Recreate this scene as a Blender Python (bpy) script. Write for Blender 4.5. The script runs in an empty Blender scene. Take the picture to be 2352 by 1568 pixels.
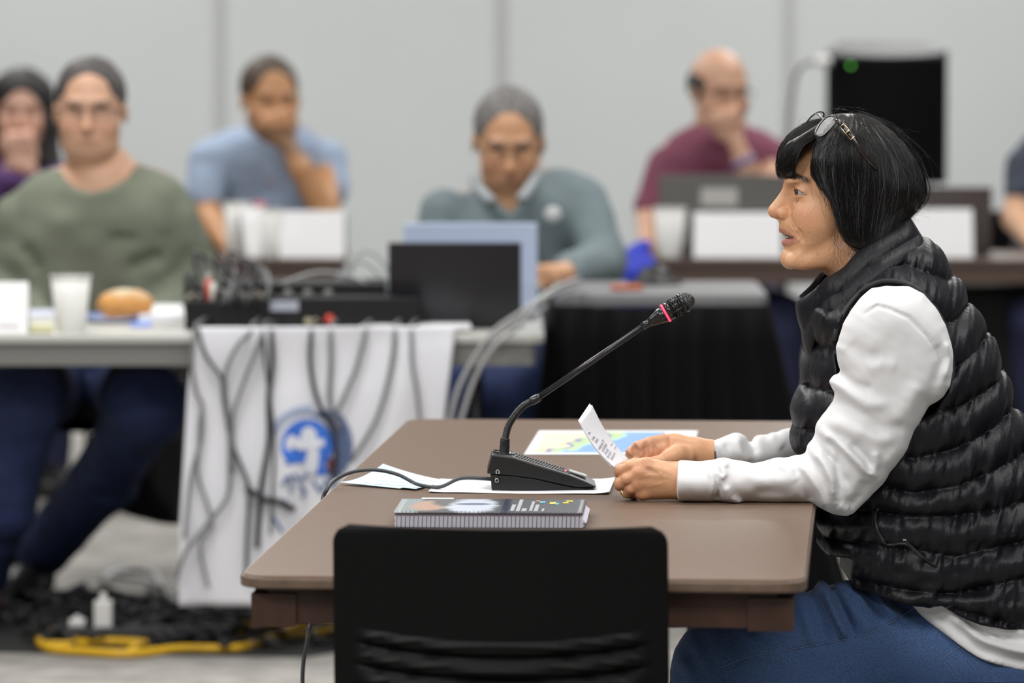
import bpy, bmesh, math, random
import numpy as np
from mathutils import Vector, Matrix, Euler

random.seed(7)
SC = bpy.context.scene
COL = SC.collection
PI = math.pi

# ------------------------------------------------------------------ camera
F_PX = 11300.0                      # focal length in pixels of the 2352 px wide frame
CAM = Vector((0.0, 0.0, 1.540))
PITCH = math.atan((784 + 25) / F_PX)
cam_d = bpy.data.cameras.new('camera')
cam_d.sensor_width = 36.0
cam_d.lens = F_PX / 2352 * 36.0
cam_d.clip_start = 0.5
cam_d.clip_end = 100
cam_d.dof.use_dof = True
cam_d.dof.focus_distance = 7.62
cam_d.dof.aperture_fstop = 4.0
cam_d.dof.aperture_blades = 0
cam = bpy.data.objects.new('camera', cam_d)
COL.objects.link(cam)
cam.location = CAM
cam.rotation_euler = (PI / 2 - PITCH, 0, 0)
SC.camera = cam

# ------------------------------------------------------------------ world, lights, exposure
w = bpy.data.worlds.new('world')
SC.world = w
w.use_nodes = True
w.node_tree.nodes['Background'].inputs[0].default_value = (0.95, 0.97, 1.0, 1)
w.node_tree.nodes['Background'].inputs[1].default_value = 0.13
vs = SC.view_settings
vs.view_transform = 'Standard'
vs.look = 'None'
vs.gamma = 1.0
vs.use_curve_mapping = False
vs.exposure = 0.0
SC.cycles.use_denoising = True
SC.cycles.max_bounces = 6
SC.cycles.caustics_reflective = False
SC.cycles.caustics_refractive = False

def ceiling_lamp(x, y, e, sx=1.2, sy=1.2, z=3.6):
    l = bpy.data.lights.new('ceiling_light', 'AREA')
    l.shape = 'RECTANGLE'; l.size = sx; l.size_y = sy
    l.energy = e; l.color = (1.0, 0.985, 0.96)
    o = bpy.data.objects.new('ceiling_light', l)
    o.location = (x, y, z)
    COL.objects.link(o)
for (lx, ly, le) in ((-1.8, 4.4, 165), (1.2, 4.8, 80), (-2.8, 7.4, 70), (0.6, 7.8, 48), (2.6, 8.2, 50), (-1.0, 9.8, 80),
                     (-2.0, 12.2, 100), (1.6, 12.2, 100), (-2.0, 15.8, 110), (2.0, 15.8, 110),
                     (-2.2, 19.0, 150), (1.8, 19.0, 150)):
    ceiling_lamp(lx, ly, le * (.92 if ly < 10 else .68))
ceiling_lamp(-0.8, 2.0, 75, 2.4, 1.2, 3.6)

# ------------------------------------------------------------------ pixel -> place helpers (frame 2352 x 1568)
CT, ST = math.cos(PITCH), math.sin(PITCH)
def at(px, py, Y):
    """world point seen at a pixel, at depth Y"""
    u = (px - 1176) / F_PX; v = (784 - py) / F_PX
    t = Y / (CT + v * ST)
    return Vector((t * u, Y, CAM.z + t * (-ST + v * CT)))
def onz(px, py, z):
    """world point seen at a pixel, on the level z"""
    u = (px - 1176) / F_PX; v = (784 - py) / F_PX
    t = (z - CAM.z) / (-ST + v * CT)
    return Vector((t * u, t * (CT + v * ST), z))
def crop(ox, oy, s):
    return lambda *p: [(ox + a / s, oy + b / s) for a, b in p]
C1 = crop(1650, 200, 3.0157)    # head
C2 = crop(1300, 880, 3.36)      # hands
C4 = crop(1100, 650, 3.135)     # microphone
C5 = crop(1550, 600, 1.6197)    # torso
C6 = crop(1740, 240, 3.735)     # face

# ------------------------------------------------------------------ materials
MATS = {}
def mat(name, col=(0.5, 0.5, 0.5), rough=0.5, metal=0.0, spec=0.5, noise=None, bump=None, attr=None,
        emit=None, sss=0.0, sheen=0.0, trans=0.0, alpha=1.0, coat=0.0):
    """noise=(scale, amount, detail)   bump=(scale, strength, distance)"""
    if name in MATS:
        return MATS[name]
    m = bpy.data.materials.new(name); m.use_nodes = True
    nt = m.node_tree; b = nt.nodes['Principled BSDF']
    b.inputs['Base Color'].default_value = (*col, 1)
    b.inputs['Roughness'].default_value = rough
    b.inputs['Metallic'].default_value = metal
    b.inputs['Specular IOR Level'].default_value = spec
    tc = nt.nodes.new('ShaderNodeTexCoord')
    src = None
    if attr:
        a = nt.nodes.new('ShaderNodeVertexColor'); a.layer_name = attr
        src = a.outputs['Color']
    if noise:
        n = nt.nodes.new('ShaderNodeTexNoise')
        n.inputs['Scale'].default_value = noise[0]; n.inputs['Detail'].default_value = noise[2]
        nt.links.new(tc.outputs['Object'], n.inputs['Vector'])
        mr = nt.nodes.new('ShaderNodeMapRange')
        mr.inputs['From Min'].default_value = 0.3; mr.inputs['From Max'].default_value = 0.7
        mr.inputs['To Min'].default_value = 1 - noise[1]; mr.inputs['To Max'].default_value = 1 + noise[1]
        nt.links.new(n.outputs['Fac'], mr.inputs['Value'])
        vm = nt.nodes.new('ShaderNodeVectorMath'); vm.operation = 'MULTIPLY'
        if src: nt.links.new(src, vm.inputs[0])
        else: vm.inputs[0].default_value = col
        nt.links.new(mr.outputs['Result'], vm.inputs[1])
        src = vm.outputs[0]
    if src: nt.links.new(src, b.inputs['Base Color'])
    if bump:
        n = nt.nodes.new('ShaderNodeTexNoise')
        n.inputs['Scale'].default_value = bump[0]; n.inputs['Detail'].default_value = 4
        nt.links.new(tc.outputs['Object'], n.inputs['Vector'])
        bp = nt.nodes.new('ShaderNodeBump'); bp.inputs['Strength'].default_value = bump[1]
        bp.inputs['Distance'].default_value = bump[2]
        nt.links.new(n.outputs['Fac'], bp.inputs['Height'])
        nt.links.new(bp.outputs['Normal'], b.inputs['Normal'])
    if emit:
        b.inputs['Emission Color'].default_value = (*emit[:3], 1)
        b.inputs['Emission Strength'].default_value = emit[3]
    if sss:
        b.inputs['Subsurface Weight'].default_value = sss
        b.inputs['Subsurface Radius'].default_value = (1.0, 0.35, 0.2)
        b.inputs['Subsurface Scale'].default_value = 0.006
    if sheen:
        b.inputs['Sheen Weight'].default_value = sheen
        b.inputs['Sheen Roughness'].default_value = 0.4
    if trans: b.inputs['Transmission Weight'].default_value = trans
    if coat: b.inputs['Coat Weight'].default_value = coat
    if alpha < 1: b.inputs['Alpha'].default_value = alpha
    MATS[name] = m
    return m

# ------------------------------------------------------------------ objects
def tag(o, label, cat, group=None, kind=None):
    o['label'] = label; o['category'] = cat
    if group: o['group'] = group
    if kind: o['kind'] = kind
    return o
def thing(name, label, cat, loc=(0, 0, 0), rz=0, group=None):
    o = bpy.data.objects.new(name, None); COL.objects.link(o)
    o.location = loc; o.rotation_euler = (0, 0, rz)
    o.empty_display_size = 0.05
    return tag(o, label, cat, group)
def world_of(o):
    return (world_of(o.parent) if o.parent else Matrix.Identity(4)) @ o.matrix_basis
def link(name, me, m, parent=None, local=False):
    """link a mesh; its vertices are in world coordinates unless local"""
    o = bpy.data.objects.new(name, me); COL.objects.link(o)
    for mm in (m if isinstance(m, (list, tuple)) else [m]):
        me.materials.append(mm)
    if parent:
        o.parent = parent
        if not local:
            inv = world_of(parent).inverted()
            if not (inv == Matrix.Identity(4)):
                me.transform(inv)
    return o
def mesh_from(name, v, f, smooth=True):
    me = bpy.data.meshes.new(name)
    v = np.asarray(v, dtype=np.float32); f = np.asarray(f, dtype=np.int32)
    n = f.shape[1]
    me.vertices.add(len(v)); me.vertices.foreach_set('co', v.ravel())
    me.loops.add(f.size); me.loops.foreach_set('vertex_index', f.ravel())
    me.polygons.add(len(f)); me.polygons.foreach_set('loop_start', np.arange(0, f.size, n, dtype=np.int32))
    me.update(calc_edges=True); me.validate()
    if smooth: me.polygons.foreach_set('use_smooth', np.ones(len(me.polygons), dtype=bool))
    return me
class MB:
    """collects shapes into one mesh"""
    def __init__(s): s.v = []; s.f = []; s.sm = []; s.mi = []; s.cur = 0
    def add(s, v, f, smooth=False):
        o = len(s.v); s.v += [tuple(p) for p in v]
        s.f += [tuple(i + o for i in q) for q in f]; s.sm += [smooth] * len(f); s.mi += [s.cur] * len(f)
    def box(s, c, d, R=None, bev=0.0):
        c = Vector(c); h = Vector(d) / 2
        if bev:
            bm = bmesh.new(); bmesh.ops.create_cube(bm, size=1)
            for v in bm.verts: v.co = Vector((v.co.x * d[0], v.co.y * d[1], v.co.z * d[2]))
            bmesh.ops.bevel(bm, geom=bm.edges[:], offset=bev, segments=3, profile=0.5, affect='EDGES')
            bm.verts.index_update()
            vv = [v.co.copy() for v in bm.verts]; ff = [[v.index for v in q.verts] for q in bm.faces]
            bm.free()
        else:
            vv = [Vector((sx * h.x, sy * h.y, sz * h.z)) for sz in (-1, 1) for sy in (-1, 1) for sx in (-1, 1)]
            ff = [(0, 2, 3, 1), (4, 5, 7, 6), (0, 1, 5, 4), (2, 6, 7, 3), (0, 4, 6, 2), (1, 3, 7, 5)]
        if R is not None: vv = [R @ p for p in vv]
        s.add([p + c for p in vv], ff)
    def tube(s, pts, r, n=8, cap=True, squash=None):
        pts = [Vector(p) for p in pts]
        rs = r if isinstance(r, (list, tuple)) else [r] * len(pts)
        ref = Vector((0, 0, 1)); rings = []
        t0 = (pts[1] - pts[0]).normalized()
        if abs(t0.dot(ref)) > 0.95: ref = Vector((1, 0, 0))
        a = t0.cross(ref).normalized()
        for i, p in enumerate(pts):
            t = (pts[min(i + 1, len(pts) - 1)] - pts[max(i - 1, 0)])
            t = t.normalized() if t.length > 1e-9 else t0
            a = (a - t * a.dot(t)).normalized(); b = t.cross(a)
            rings.append([p + (a * math.cos(2 * PI * k / n) + b * math.sin(2 * PI * k / n)) * rs[i] for k in range(n)])
        vv = [q for rg in rings for q in rg]; ff = []
        for i in range(len(pts) - 1):
            for k in range(n):
                k2 = (k + 1) % n
                ff.append((i * n + k, i * n + k2, (i + 1) * n + k2, (i + 1) * n + k))
        if cap:
            ff.append(tuple(range(n))[::-1]); ff.append(tuple((len(pts) - 1) * n + k for k in range(n)))
        s.add(vv, ff, True)
    def lathe(s, prof, c, R=None, n=32, cap=True):
        """prof = [(r, h)] about the local z axis"""
        vv = []; ff = []
        for r, h in prof:
            for k in range(n):
                q = Vector((r * math.cos(2 * PI * k / n), r * math.sin(2 * PI * k / n), h))
                vv.append((R @ q if R is not None else q) + Vector(c))
        for i in range(len(prof) - 1):
            for k in range(n):
                k2 = (k + 1) % n
                ff.append((i * n + k, i * n + k2, (i + 1) * n + k2, (i + 1) * n + k))
        if cap:
            ff.append(tuple(range(n))[::-1]); ff.append(tuple((len(prof) - 1) * n + k for k in range(n)))
        s.add(vv, ff, True)
    def prism(s, poly, t, bev=0):
        """poly = 3D points of a planar outline, t = Vector of extrusion"""
        n = len(poly); P = [Vector(p) for p in poly]
        s.add(P + [p + t for p in P], [tuple(range(n))[::-1], tuple(range(n, 2 * n))] +
              [(i, (i + 1) % n, n + (i + 1) % n, n + i) for i in range(n)])
    def build(s, name, m, parent=None, local=False):
        me = bpy.data.meshes.new(name)
        me.from_pydata([tuple(p) for p in s.v], [], s.f)
        me.polygons.foreach_set('use_smooth', s.sm)
        me.update()
        o = link(name, me, m, parent, local)
        if isinstance(m, (list, tuple)): me.polygons.foreach_set('material_index', s.mi)
        bm = bmesh.new(); bm.from_mesh(me); bmesh.ops.recalc_face_normals(bm, faces=bm.faces); bm.to_mesh(me); bm.free()
        return o
def bez(pts, n=8):
    """Catmull-Rom through 3D points"""
    P = [Vector(p) for p in pts]; out = []
    for i in range(len(P) - 1):
        p0 = P[max(i - 1, 0)]; p1 = P[i]; p2 = P[i + 1]; p3 = P[min(i + 2, len(P) - 1)]
        for k in range(n):
            t = k / n
            out.append(0.5 * ((2 * p1) + (p2 - p0) * t + (2 * p0 - 5 * p1 + 4 * p2 - p3) * t * t + (3 * p1 - p0 - 3 * p2 + p3) * t ** 3))
    out.append(P[-1]); return out
def add_mod_bevel(o, w, seg=3):
    b = o.modifiers.new('bevel', 'BEVEL'); b.width = w; b.segments = seg; b.limit_method = 'ANGLE'
    return o
def text_mb(mb, s, origin, ux, uy, size, lift=0.0004, bold=0.0):
    """writing as flat shapes on a plane with unit axes ux (reading) and uy (up)"""
    cu = bpy.data.curves.new('t', 'FONT'); cu.body = s; cu.size = size; cu.resolution_u = 2; cu.offset = bold
    ob = bpy.data.objects.new('t', cu); COL.objects.link(ob)
    me = bpy.data.meshes.new_from_object(ob.evaluated_get(bpy.context.evaluated_depsgraph_get()))
    n = Vector(ux).cross(Vector(uy)).normalized()
    vv = [Vector(origin) + Vector(ux) * v.co.x + Vector(uy) * v.co.y + n * lift for v in me.vertices]
    mb.add(vv, [tuple(p.vertices) for p in me.polygons])
    bpy.data.objects.remove(ob); bpy.data.curves.remove(cu); bpy.data.meshes.remove(me)

# ------------------------------------------------------------------ implicit modelling
class Field:
    def __init__(s, lo, hi, h):
        s.lo = np.array(lo, dtype=np.float64); s.h = h
        n = [int(math.ceil((b - a) / h)) + 1 for a, b in zip(lo, hi)]
        s.ax = [(lo[i] + h * np.arange(n[i])).astype(np.float32) for i in range(3)]
        s.d = np.full(n, 1.0, dtype=np.float32)
    def sub_(s, lo, hi, pad):
        sl = []
        for i in range(3):
            a = max(0, int((lo[i] - pad - s.lo[i]) / s.h)); b = min(len(s.ax[i]), int((hi[i] + pad - s.lo[i]) / s.h) + 2)
            if b - a < 1: return None
            sl.append(slice(a, b))
        sl = tuple(sl)
        X = s.ax[0][sl[0]][:, None, None]; Y = s.ax[1][sl[1]][None, :, None]; Z = s.ax[2][sl[2]][None, None, :]
        return sl, X, Y, Z
    def op(s, fn, lo=None, hi=None, k=0.0, mode='add'):
        if lo is None: lo = [a[0] for a in s.ax]; hi = [a[-1] for a in s.ax]
        r = s.sub_(lo, hi, k + 3 * s.h)
        if r is None: return s
        sl, X, Y, Z = r
        b = fn(X, Y, Z); a = s.d[sl]
        if mode == 'add':
            if k > 0:
                q = np.maximum(k - np.abs(a - b), 0) / k; s.d[sl] = np.minimum(a, b) - q * q * k * 0.25
            else: s.d[sl] = np.minimum(a, b)
        elif mode == 'sub':
            b = -b
            if k > 0:
                q = np.maximum(k - np.abs(a - b), 0) / k; s.d[sl] = np.maximum(a, b) + q * q * k * 0.25
            else: s.d[sl] = np.maximum(a, b)
        elif mode == 'and':
            s.d[sl] = np.maximum(a, b)
        elif mode == 'disp':
            s.d[sl] = a - b
        return s
    def cap(s, a, b, ra, rb=None, k=0.0, mode='add', sq=None):
        """round cone; sq=(sx,sy,sz) stretches the radius along each axis"""
        if rb is None: rb = ra
        a = np.array(a, dtype=np.float32); b = np.array(b, dtype=np.float32)
        q = np.array(sq if sq else (1, 1, 1), dtype=np.float32)
        m = max(ra, rb) * max(q)
        def fn(X, Y, Z):
            A = a / q; B = b / q; ba = B - A; L = float(ba @ ba) + 1e-12
            x = X / q[0] - A[0]; y = Y / q[1] - A[1]; z = Z / q[2] - A[2]
            t = np.clip((x * ba[0] + y * ba[1] + z * ba[2]) / L, 0, 1)
            return np.sqrt((x - t * ba[0]) ** 2 + (y - t * ba[1]) ** 2 + (z - t * ba[2]) ** 2) - (ra + (rb - ra) * t)
        return s.op(fn, np.minimum(a, b) - m, np.maximum(a, b) + m, k, mode)
    def chain(s, pts, k=0.0, mode='add', sq=None):
        """pts = [(point, radius)]"""
        for (p, r), (p2, r2) in zip(pts[:-1], pts[1:]): s.cap(p, p2, r, r2, k, mode, sq)
        return s
    def ell(s, c, r, k=0.0, mode='add', R=None):
        c = np.array(c, dtype=np.float32); r = np.array(r, dtype=np.float32); m = float(max(r))
        Rm = np.array(R.transposed() if R is not None else Matrix.Identity(3), dtype=np.float32)
        def fn(X, Y, Z):
            x = X - c[0]; y = Y - c[1]; z = Z - c[2]
            u = (Rm[0, 0] * x + Rm[0, 1] * y + Rm[0, 2] * z)
            v = (Rm[1, 0] * x + Rm[1, 1] * y + Rm[1, 2] * z)
            w_ = (Rm[2, 0] * x + Rm[2, 1] * y + Rm[2, 2] * z)
            k0 = np.sqrt((u / r[0]) ** 2 + (v / r[1]) ** 2 + (w_ / r[2]) ** 2) + 1e-9
            k1 = np.sqrt((u / r[0] ** 2) ** 2 + (v / r[1] ** 2) ** 2 + (w_ / r[2] ** 2) ** 2) + 1e-9
            return k0 * (k0 - 1) / k1
        return s.op(fn, c - m, c + m, k, mode)
    def inflate(s, poly, Yc, W, R, k=0.0, mode='add', disp=None, region=None, rk=.004, blur=None, lean=0.0, q=2.0):
        """side outline poly [(px,py)] seen at depth Yc, swollen to half width W"""
        y0 = Yc if not callable(Yc) else Yc(poly[0][0])
        pts = [at(px, py, Yc if not callable(Yc) else Yc(px)) for px, py in poly]
        P = np.array([(p.x, p.z) for p in pts], dtype=np.float32)
        m = 0.03
        RP_ = None
        if region is not None:
            rq = [at(px, py, Yc if not callable(Yc) else Yc(px)) for px, py in region]
            RP_ = np.array([(p.x, p.z) for p in rq], dtype=np.float32)
        if callable(Yc):
            ys = [Yc(p[0]) for p in poly]; ylo, yhi = min(ys), max(ys)
            xs = np.array([p.x for p in pts]); o = np.argsort(xs); xs = xs[o]; yy = np.array(ys)[o]
            ycf = lambda X: np.interp(X.ravel(), xs, yy).astype(np.float32).reshape(X.shape)
        else:
            ylo = yhi = Yc; ycf = lambda X: np.float32(Yc)
        def fn(X, Y, Z):
            d2 = poly_sdf(P, X[:, 0, 0], Z[0, 0, :])
            d2 = soften(d2, (R * .11 if blur is None else blur) / s.h, R)
            e = np.maximum(1 - d2 / R, 0)[:, None, :]
            g = (np.sqrt(e * e + np.abs((Y - ycf(X) - lean * (P[:, 1].max() - Z)) / W) ** q) - 1) * min(R, W)
            if disp is not None: g = g - disp(X[:, 0, 0], Z[0, 0, :])[:, None, :]
            if RP_ is not None:
                c_ = -poly_sdf(RP_, X[:, 0, 0], Z[0, 0, :])[:, None, :]
                q_ = np.maximum(rk - np.abs(g - c_), 0) / rk; g = np.maximum(g, c_) + q_ * q_ * rk * .25
            return g.astype(np.float32)
        return s.op(fn, (P[:, 0].min() - m, ylo - W - m, P[:, 1].min() - m), (P[:, 0].max() + m, yhi + W + m + lean * (P[:, 1].max() - P[:, 1].min()), P[:, 1].max() + m), k, mode)
    def mesh(s, name, smooth=1):
        v, f = surface_nets(s.d)
        v = v * s.h + s.lo.astype(np.float32)
        if smooth: v = relax(v, f, smooth)
        s.v = v
        return mesh_from(name, v, f)
def poly_sdf(P, xs, zs):
    """signed distance (positive inside) of polygon P on the grid xs x zs"""
    X = xs[:, None].astype(np.float32); Z = zs[None, :].astype(np.float32)
    best = np.full((len(xs), len(zs)), 1e9, dtype=np.float32); ins = np.zeros(best.shape, dtype=bool)
    n = len(P)
    for i in range(n):
        a = P[i]; b = P[(i + 1) % n]; ba = b - a; L = float(ba @ ba)
        if L < 1e-14: continue
        t = np.clip(((X - a[0]) * ba[0] + (Z - a[1]) * ba[1]) / L, 0, 1)
        best = np.minimum(best, (X - a[0] - t * ba[0]) ** 2 + (Z - a[1] - t * ba[1]) ** 2)
        if a[1] != b[1]:
            c = ((a[1] > Z) != (b[1] > Z)) & (X < (b[0] - a[0]) * (Z - a[1]) / (b[1] - a[1]) + a[0])
            ins ^= c
    d = np.sqrt(best)
    return np.where(ins, d, -d)
def soften(d, sig, R):
    """rounds the creases of a distance map well inside the outline"""
    if sig < .5: return d
    n = int(sig * 2.5) + 1; k = np.exp(-.5 * (np.arange(-n, n + 1) / sig) ** 2); k /= k.sum()
    e = np.pad(d, n, mode='edge')
    e = sum(k[i] * e[i:i + d.shape[0], :] for i in range(2 * n + 1)); e = sum(k[i] * e[:, i:i + d.shape[1]] for i in range(2 * n + 1))
    t = np.clip((d / R - .06) / .3, 0, 1); t = t * t * (3 - 2 * t)
    return (d * (1 - t) + e * t).astype(np.float32)
def line_dist(pl, xs, zs):
    """distance to an open polyline, and the share of its length at the nearest point"""
    X = xs[:, None].astype(np.float32); Z = zs[None, :].astype(np.float32)
    best = np.full((len(xs), len(zs)), 1e9, dtype=np.float32); T = np.zeros_like(best); n = len(pl) - 1
    for i in range(n):
        a = np.array(pl[i]); b = np.array(pl[i + 1]); ba = b - a; L = float(ba @ ba) + 1e-12
        t = np.clip(((X - a[0]) * ba[0] + (Z - a[1]) * ba[1]) / L, 0, 1)
        q = (X - a[0] - t * ba[0]) ** 2 + (Z - a[1] - t * ba[1]) ** 2
        m = q < best; best = np.where(m, q, best); T = np.where(m, (i + t) / n, T)
    return np.sqrt(best), T
def px_line(pts, Y):
    return [(lambda q: (q.x, q.z))(at(a, b, Y)) for a, b in pts]
def smooth_poly(pts, n=4, closed=True):
    out = []; N = len(pts); P = [np.array(p, dtype=float) for p in pts]
    for i in range(N if closed else N - 1):
        p0, p1, p2, p3 = (P[(i - 1) % N], P[i], P[(i + 1) % N], P[(i + 2) % N]) if closed else (P[max(i - 1, 0)], P[i], P[i + 1], P[min(i + 2, N - 1)])
        for k in range(n):
            t = k / n
            out.append(tuple(0.5 * (2 * p1 + (p2 - p0) * t + (2 * p0 - 5 * p1 + 4 * p2 - p3) * t * t + (3 * p1 - p0 - 3 * p2 + p3) * t ** 3)))
    if not closed: out.append(tuple(P[-1]))
    return out
def surface_nets(d):
    s = d < 0
    cnt = np.zeros(tuple(n - 1 for n in d.shape), dtype=np.int8)
    offs = [(i, j, k) for i in (0, 1) for j in (0, 1) for k in (0, 1)]
    nx, ny, nz = d.shape
    for i, j, k in offs: cnt += s[i:nx - 1 + i, j:ny - 1 + j, k:nz - 1 + k]
    act = (cnt > 0) & (cnt < 8)
    I = np.argwhere(act)
    idx = np.full(act.shape, -1, dtype=np.int32); idx[act] = np.arange(len(I))
    cv = np.stack([d[I[:, 0] + i, I[:, 1] + j, I[:, 2] + k] for i, j, k in offs], 1)
    pos = np.zeros((len(I), 3), dtype=np.float32); c = np.zeros(len(I), dtype=np.float32)
    for a in range(8):
        for b in range(a + 1, 8):
            if sum(abs(offs[a][q] - offs[b][q]) for q in range(3)) != 1: continue
            m = (cv[:, a] < 0) != (cv[:, b] < 0)
            t = cv[m, a] / (cv[m, a] - cv[m, b])
            oa = np.array(offs[a], dtype=np.float32); ob = np.array(offs[b], dtype=np.float32)
            pos[m] += oa + t[:, None] * (ob - oa); c[m] += 1
    v = pos / c[:, None] + I
    F = []
    for ax in range(3):
        o = [q for q in range(3) if q != ax]
        sa = [slice(None)] * 3; sb = [slice(None)] * 3
        sa[ax] = slice(0, -1); sb[ax] = slice(1, None)
        A = s[tuple(sa)]; B = s[tuple(sb)]
        E = np.argwhere(A != B)
        ok = np.ones(len(E), dtype=bool)
        for q in o: ok &= (E[:, q] >= 1) & (E[:, q] < d.shape[q] - 1)
        E = E[ok]; fl = A[E[:, 0], E[:, 1], E[:, 2]]
        def cell(du, dv):
            G = E.copy(); G[:, o[0]] -= du; G[:, o[1]] -= dv
            return idx[G[:, 0], G[:, 1], G[:, 2]]
        q = np.stack([cell(1, 1), cell(0, 1), cell(0, 0), cell(1, 0)], 1)
        if ax == 1: fl = ~fl
        q[~fl] = q[~fl][:, ::-1]
        F.append(q)
    return v.astype(np.float32), np.concatenate(F)
def relax(v, f, n=1, lam=0.5):
    e = np.concatenate([f[:, [i, (i + 1) % 4]] for i in range(4)])
    for _ in range(n):
        acc = np.zeros_like(v); c = np.bincount(e[:, 0], minlength=len(v)).astype(np.float32) + np.bincount(e[:, 1], minlength=len(v))
        for q in range(3):
            acc[:, q] = np.bincount(e[:, 0], v[e[:, 1], q], len(v)) + np.bincount(e[:, 1], v[e[:, 0], q], len(v))
        v = v + lam * (acc / np.maximum(c, 1)[:, None] - v)
    return v.astype(np.float32)
_rng = np.random.RandomState(3)
_LAT = _rng.rand(32, 32, 32).astype(np.float32)
def vnoise(x, y, z):
    """smooth value noise in -1..1, arrays broadcast"""
    x, y, z = np.broadcast_arrays(x, y, z)
    ix, iy, iz = (np.floor(q).astype(np.int32) for q in (x, y, z))
    fx, fy, fz = x - ix, y - iy, z - iz
    fx, fy, fz = (q * q * (3 - 2 * q) for q in (fx, fy, fz))
    g = lambda a, b, c: _LAT[(ix + a) & 31, (iy + b) & 31, (iz + c) & 31]
    l = lambda a, b, t: a + (b - a) * t
    return 2 * l(l(l(g(0, 0, 0), g(1, 0, 0), fx), l(g(0, 1, 0), g(1, 1, 0), fx), fy),
                 l(l(g(0, 0, 1), g(1, 0, 1), fx), l(g(0, 1, 1), g(1, 1, 1), fx), fy), fz) - 1
def set_col(me, cols, name='tint'):
    a = me.color_attributes.new(name, 'FLOAT_COLOR', 'POINT')
    c = np.ones((len(me.vertices), 4), dtype=np.float32); c[:, :3] = cols
    a.data.foreach_set('color', c.ravel())
def mix(c, m, col):
    """blend rows of c towards col by mask m"""
    m = np.clip(m, 0, 1)[:, None]; return c * (1 - m) + np.array(col, dtype=np.float32) * m
def join_mesh(name, mes):
    bm = bmesh.new()
    for me in mes: bm.from_mesh(me)
    out = bpy.data.meshes.new(name); bm.to_mesh(out); bm.free()
    out.polygons.foreach_set('use_smooth', np.ones(len(out.polygons), dtype=bool))
    return out
def apply_modifiers(o):
    me = bpy.data.meshes.new_from_object(o.evaluated_get(bpy.context.evaluated_depsgraph_get()))
    o.modifiers.clear(); o.data = me
# ------------------------------------------------------------------ the room
M_WALL = mat('wall_paint', (0.555, 0.58, 0.585), 0.9, noise=(2.0, 0.015, 2))
M_SEAM = mat('wall_seam', (0.42, 0.43, 0.43), 0.8)
WALL_Y = 21.3
def struct(o): o['kind'] = 'structure'; return o
mb = MB(); mb.box((0, WALL_Y + 0.06, 2.0), (16, 0.1, 4.0)); wall = struct(mb.build('wall_back', M_WALL))
for i, px in enumerate((-140, 507, 1152, 1810, 2460)):
    p = at(px, 300, WALL_Y)
    mb = MB(); mb.box((p.x, WALL_Y + 0.004, 2.0), (0.040, 0.012, 4.0)); struct(mb.build('trim_%d' % (i + 1), M_SEAM))
m = mat('carpet', (0.33, 0.315, 0.29), 0.95, noise=(9, 0.3, 8), bump=(400, 0.5, 0.004))
mb = MB(); mb.box((0, 10.5, -0.05), (16, 24, 0.1)); struct(mb.build('floor', m))
# ------------------------------------------------------------------ the witness table with what lies on it
TZ = 0.744; Y0_SEAT = 7.83
T_FL, T_FR = onz(546, 1321, TZ), onz(1849, 1331, TZ)
T_BL, T_BR = onz(932, 964, TZ), onz(1895, 964, TZ)
T_W = ((T_FR - T_FL).length + (T_BR - T_BL).length) / 2
T_D = ((T_BL - T_FL).length + (T_BR - T_FR).length) / 2
T_C = (T_FL + T_FR + T_BL + T_BR) / 4
T_DIR = ((T_BL + T_BR) - (T_FL + T_FR)).normalized()
T_A = -math.atan2(T_DIR.x, T_DIR.y)
print('TABLE', T_W, T_D, math.degrees(T_A), T_FL, T_FR)
M_LAM = mat('brown_laminate', (0.145, 0.095, 0.066), 0.42, spec=.24, noise=(60, 0.05, 6), bump=(900, 0.25, 0.0006))
M_EDGE = mat('table_edging', (0.11, 0.072, 0.050), 0.4, noise=(40, 0.2, 4))
M_APR = mat('table_apron', (0.040, 0.018, 0.011), 0.5, spec=.3, noise=(12, 0.35, 5))  # darkened brown: shade of the tabletop overhang is put into the colour
M_DARKMET = mat('dark_metal', (0.03, 0.03, 0.032), 0.4, metal=0.8)
t = thing('folding_table', 'long brown laminate folding table the woman leans on', 'table', (T_C.x, T_C.y, 0), T_A)
def rrect(w, d, r, n=6):
    out = []
    for cx, cy, a0 in ((w / 2 - r, d / 2 - r, 0), (-w / 2 + r, d / 2 - r, PI / 2), (-w / 2 + r, -d / 2 + r, PI), (w / 2 - r, -d / 2 + r, 1.5 * PI)):
        for k in range(n + 1):
            a = a0 + k / n * PI / 2
            out.append((cx + r * math.cos(a), cy + r * math.sin(a)))
    return out
def slab(name, w, d, r, z0, z1, m, parent, bev=0.0):
    mb = MB(); mb.prism([(x, y, z0) for x, y in rrect(w, d, r)], Vector((0, 0, z1 - z0)))
    o = mb.build(name, m, parent, True)
    if bev: add_mod_bevel(o, bev)
    return o
slab('tabletop', T_W - 0.004, T_D - 0.004, 0.045, TZ - 0.017, TZ, M_LAM, t, 0.003)
slab('edge_band', T_W + 0.002, T_D + 0.002, 0.047, TZ - 0.019, TZ - 0.003, M_EDGE, t, 0.004)
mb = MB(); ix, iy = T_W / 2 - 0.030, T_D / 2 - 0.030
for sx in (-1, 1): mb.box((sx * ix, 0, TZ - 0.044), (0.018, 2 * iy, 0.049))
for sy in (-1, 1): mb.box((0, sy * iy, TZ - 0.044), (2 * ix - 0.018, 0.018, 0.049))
mb.build('apron', M_APR, t, True)
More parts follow.
